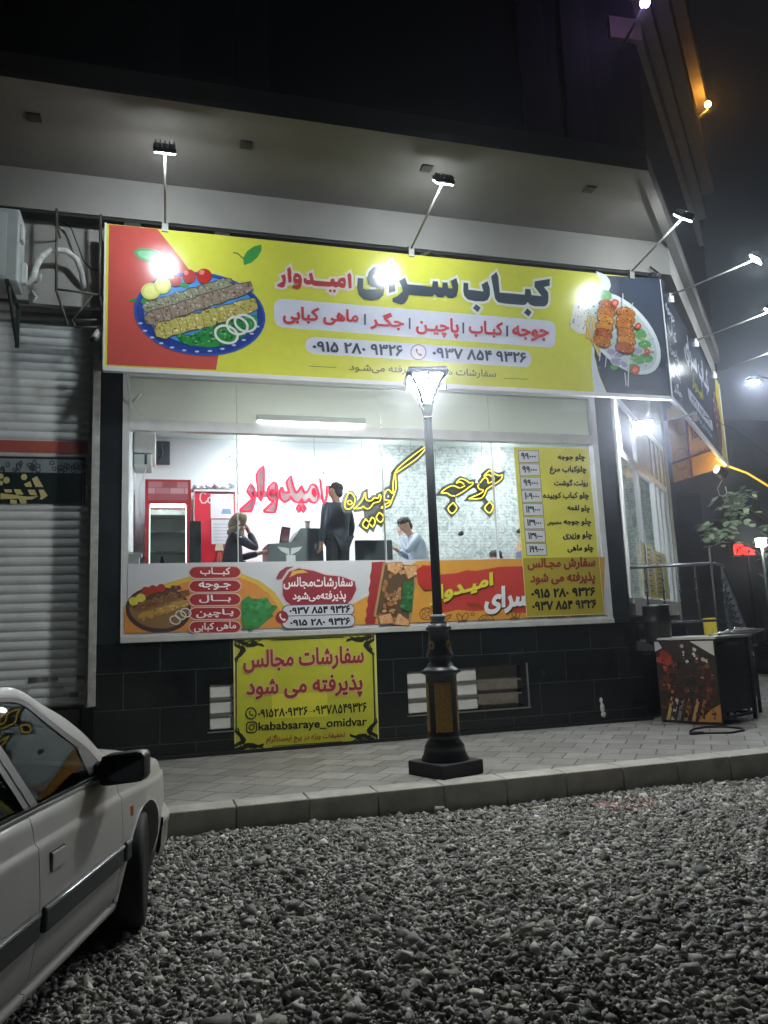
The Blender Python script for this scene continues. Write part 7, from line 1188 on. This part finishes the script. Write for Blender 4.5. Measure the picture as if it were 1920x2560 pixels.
q = MB(); q.tube([(6.06, 8.12, .268), (6.22, 8.08, .264)], .02, 8); q.tube([(6.2, 8.08, .264), (6.5, 7.95, .262), (6.75, 8.02, .262), (6.86, 8.2, .262), (6.8, 8.42, .262), (6.6, 8.52, .262), (6.38, 8.46, .262), (6.22, 8.32, .262)], .012, 8); tag(q.build('hose_loop', mat('hose_black', '121212', .5)), 'black hose loop lying on the pavement before the grill stall', 'hose')
q = MB(); q.ball((5.83, 9.63, .46), (.035, .01, .07), 8, 6); q.ball((5.82, 9.63, .56), (.025, .01, .04), 8, 6); q.ball((5.84, 9.63, .37), (.04, .01, .04), 8, 6); tag(q.build('paint_blot', mat('chalk_white', 'c9cac8', .8, var=.3, scale=40)), 'small white paint blot low on the black wall at the right', 'paint mark')
q = MB(); q.ball((2.73, 3.86, .05), (.10, .05, .045), 12, 8, rotz(.5).to_3x3()); q.ball((2.64, 3.83, .035), (.07, .035, .03), 10, 6); q.ball((2.80, 3.90, .055), (.045, .03, .035), 8, 6); tag(q.build('crumpled_bag', mat('bag_black', '0d0c0c', .35, var=.3, bump=.8, bscale=18)), 'crumpled black bag lying on the gravel at the lower right', 'bag')

# ---------------------------------------------------------------- cables, street, tree and night background on the right
q = MB(); e0 = CB + Vector((0, 0, 4.84)); q.tube([tuple(e0), (12.4, 13.75, 4.74), (13.2, 14.1, 4.56), (14.5, 14.8, 4.30), (16.5, 15.8, 3.9)], .022, 8); q.tube([tuple(CA + CD * 5.2 + CN * -.1 + Vector((0, 0, 4.85))), tuple(e0)], .02, 8); tag(q.build('rope_light', mat('rope_yellow', 'd8b848', .5, emit='e8b030', es=.8)), 'yellow glowing rope light running from the corner banner to the right', 'rope light')
q = MB(); q.tube([tuple(CA + CD * 2.3 + CN * .12 + Vector((0, 0, 5.05))), tuple(CA + CD * 3.3 + CN * .5 + Vector((0, 0, 4.95))), (14, 14, 4.7), (20, 17, 5.2)], .006, 6); tag(q.build('overhead_wire', MATS['cable_black']), 'thin dark wire crossing in front of the corner banner', 'wire')
LF = thing('warm_floodlight', 'dark floodlight with a warm glow below the cloth banner', 'floodlight', (11.4, 13.5, 4.7))
q = MB(); q.box((11.2, 13.2, 4.52), (11.42, 13.32, 4.72), .01, Matrix.Rotation(R(35), 3, 'Y')); q.build('housing', fl_black, LF); q = MB(); q.box((11.20, 13.33, 4.60), (11.42, 13.335, 4.74), 0, Matrix.Rotation(R(35), 3, 'Y')); q.build('led_face', mat('warm_led', 'ffffff', .5, emit='ffd9a0', es=160), LF); q = MB(); q.tube([(11.35, 13.3, 4.68), (11.65, 13.46, 4.83)], .015, 6); q.build('arm', arm_m, LF)
q = MB(); q.tube([(11.35, 13.3, 4.5), (11.2, 13.3, 4.3), (11.22, 13.3, 4.16), (11.32, 13.3, 4.12), (11.42, 13.3, 4.2), (11.4, 13.3, 4.34)], .008, 6); tag(q.build('wire_loop', MATS['cable_white']), 'pale wire loop hanging under the warm floodlight', 'wire')
# warm lamp on the upper floor
WL = thing('wall_lamp', 'warm orange lamp glowing high on the corner of the upper floors', 'wall lamp', (12.4, 13.5, 13.5))
q = MB(); q.ball((12.32, 13.55, 13.55), .07, 12, 8); q.build('globe', mat('warm_globe', 'ffffff', .5, emit='ffb648', es=90), WL); q = MB(); q.tube([(12.32, 13.55, 13.4), (12.0, 13.9, 13.2)], .03, 8); q.build('arm', arm_m, WL)
VL_ = thing('violet_lamp', 'violet lamp glowing at the top of the corner of the building', 'wall lamp', (6.6, 8.8, 10.1))
q = MB(); q.ball((6.49, 8.09, 10.16), .07, 12, 8); q.build('globe', mat('violet_globe', 'ffffff', .5, emit='c9a8ff', es=22), VL_); q = MB(); q.tube([(6.49, 8.1, 10.1), (6.6, 8.85, 10.1)], .03, 8); q.build('arm', arm_m, VL_)
def street_lamp(x, y, z, label, es, r=.22):
    T = thing('street_lamp', label, 'street lamp', (x, y, 0), 0, 'street lamps on the right'); q = MB(); q.tube([(x + 1.1, y, .0), (x + 1.1, y, z + .1), (x + .2, y, z + .25)], [.09, .06, .04], 8); q.build('pole', iron, T)
    q = MB(); q.ball((x, y, z + .08), (.35, .2, .1), 12, 8); q.build('head', iron, T); q = MB(); q.ball((x, y, z - .02), (r, r * .7, .06), 14, 8); q.build('lamp_glass', mat('street_led_%d' % es, 'ffffff', .5, emit='eaf1ff', es=es), T); return T
street_lamp(20.6, 22, 10.0, 'lit street lamp beyond the corner banner against the dark sky', 500)
GL = thing('garden_lamp', 'small white lamp on a post at the right edge beside the tree leaves', 'lamp', (10.75, 11.8, 0))
q = MB(); q.tube([(10.78, 11.8, 0), (10.78, 11.8, 2.9)], .03, 8); q.build('post', iron, GL); q = MB(); q.box((10.70, 11.74, 2.9), (10.84, 11.86, 3.05), .01); q.build('lamp_head', mat('garden_led', 'ffffff', .5, emit='f6fff2', es=60), GL)
LS = thing('led_sign', 'small red glowing LED sign behind the tree on the right', 'LED sign', (17.7, 20, 3.7)); q = MB(); q.box((17.1, 20.01, 3.5), (18.5, 20.1, 3.95), .01); q.build('case', fl_black, LS); q = MB(); rl = random.Random(4)
for i in range(26):
    for j in range(7):
        if rl.random() < (.75 if i < 6 else .5 if i < 17 else .0 if i < 20 else .45): q.box((17.2 + i * .046, 20.0, 3.55 + j * .05), (17.2 + i * .046 + .036, 20.008, 3.55 + j * .05 + .036))
q.build('red_pixels', mat('red_led', 'ff3020', .5, emit='ff2418', es=3.5), LS); q = MB(); q.tube([(17.8, 20.15, 0), (17.8, 20.15, 3.6)], .05, 8); q.build('post', iron, LS)
BX = thing('sign_box', 'pale sign plate on a post at the right edge', 'sign', (18.1, 19, 3.2)); q = MB(); q.box((17.35, 18.6, 2.15), (17.85, 18.66, 2.75), .02); q.build('plate', mat('sign_beige', '9a8a6c', .6), BX); q = MB(); q.tube([(17.6, 18.7, 0), (17.6, 18.7, 2.7)], .04, 8); q.build('post', iron, BX)
BG = thing('far_building', 'dark building across the side street beyond the steps', 'building', (26, 34, 0)); dm = mat('night_wall', '3a3836', .9, var=.3, scale=1); q = MB(); q.box((12.5, 33, 0), (48, 45, 5.2)); q.box((26, 36, 5.21), (48, 45, 13)); q.build('wall', dm, BG)
for i in range(6): q = MB(); q.box((14 + i * 5.2, 32.9, .2), (17.6 + i * 5.2, 32.99, 3.2)); q.build('shutter_door', mat('night_shutter', '4a4744', .8, var=.2), BG)
for i in range(5):
    for j in range(2): q = MB(); q.box((27.5 + i * 4, 35.9, 7 + j * 3), (29 + i * 4, 35.99, 8.6 + j * 3)); q.build('window', mat('night_window', '15181c', .2), BG)
def tree(label, x, y, h, clusters, group=None):
    T = thing('street_tree', label, 'tree', (x, y, 0)); bark = mat('bark', '453a30', .9, var=.3, scale=12, bump=.6); q = MB(); q.tube([(x, y, 0), (x - .1, y, h * .4), (x + .1, y, h * .7), (x - .1, y + .1, h)], [.2, .16, .11, .05], 10)
    for c in clusters: q.tube([(x, y, min(h * .9, c[2] - .6)), ((x + c[0]) / 2, (y + c[1]) / 2, c[2] - .25), (c[0], c[1], c[2])], [.06, .035, .012], 6)
    q.build('trunk', bark, T); v = []; f = []; rl_ = random.Random(8)
    for cx, cy, cz, r, n in clusters:
        for _ in range(n):
            p = Vector((cx + rl_.gauss(0, r * .45), cy + rl_.gauss(0, r * .45), cz + rl_.gauss(0, r * .4))); a = rl_.uniform(0, 6.28); tl = rl_.uniform(-.7, .5); L_ = rl_.uniform(.13, .24); w_ = L_ * .34
            d = Vector((math.cos(a) * math.cos(tl), math.sin(a) * math.cos(tl), math.sin(tl))); sd = d.cross(Vector((0, 0, 1))).normalized() * w_; up2 = Vector((0, 0, .02)); n0 = len(v)
            v += [tuple(p), tuple(p + d * L_ * .35 + sd + up2), tuple(p + d * L_ * .75 + sd * .7), tuple(p + d * L_), tuple(p + d * L_ * .75 - sd * .7), tuple(p + d * L_ * .35 - sd + up2)]; f += [(n0, n0 + 1, n0 + 2, n0 + 3), (n0, n0 + 3, n0 + 4, n0 + 5)]
    q = MB(); q.add(v, f); m_ = mat('leaf_green', 'a3b49a', .5, var=.35, scale=2.5); q.build('crown', m_, T); return T
tree('street tree with pale lit leaves right of the corner banner', 12.9, 13.4, 3.6, [(11.25, 12.9, 3.95, .3, 60), (11.2, 12.9, 3.62, .3, 50), (10.85, 12.9, 3.25, .26, 44), (10.45, 12.9, 3.36, .2, 22), (11.95, 13, 3.0, .24, 26), (12.5, 13.2, 3.3, .45, 34), (12.7, 13.3, 2.7, .4, 26), (13.0, 13.4, 4.0, .6, 40)])
C2 = dup(CAR, Matrix.Translation((14.6, 16.2, 0)) @ Matrix.Rotation(R(100), 4, 'Z') @ CAR.matrix_basis.inverted(), 'dark saloon car parked in the side street behind the railing')
dkp = mat('dark_car_paint', '15171a', .3, coat=.6)
for c in [C2] + list(C2.children) + [g for k in C2.children for g in k.children]:
    if c.type == 'MESH' and c.data.materials and c.data.materials[0] == paint: c.material_slots[0].link = 'OBJECT'; c.material_slots[0].material = dkp

# ---------------------------------------------------------------- added scattering volume imitating lens glow round the lamps
hz = MB(); hz.box((-405, -205, -1), (605, 905, 26.6)); hm = bpy.data.materials.new('night_haze'); hm.use_nodes = True; nt = hm.node_tree; nt.nodes.clear()
ho = nt.nodes.new('ShaderNodeOutputMaterial'); hv = nt.nodes.new('ShaderNodeVolumePrincipled'); hv.inputs['Density'].default_value = .0048; hv.inputs['Color'].default_value = (.80, .88, 1, 1); hv.inputs['Anisotropy'].default_value = .9
nt.links.new(hv.outputs[0], ho.inputs['Volume']); hob = hz.build('bloom', hm); hob['kind'] = 'stuff'; tag(hob, 'thin added haze glowing round the lamps', 'bloom')
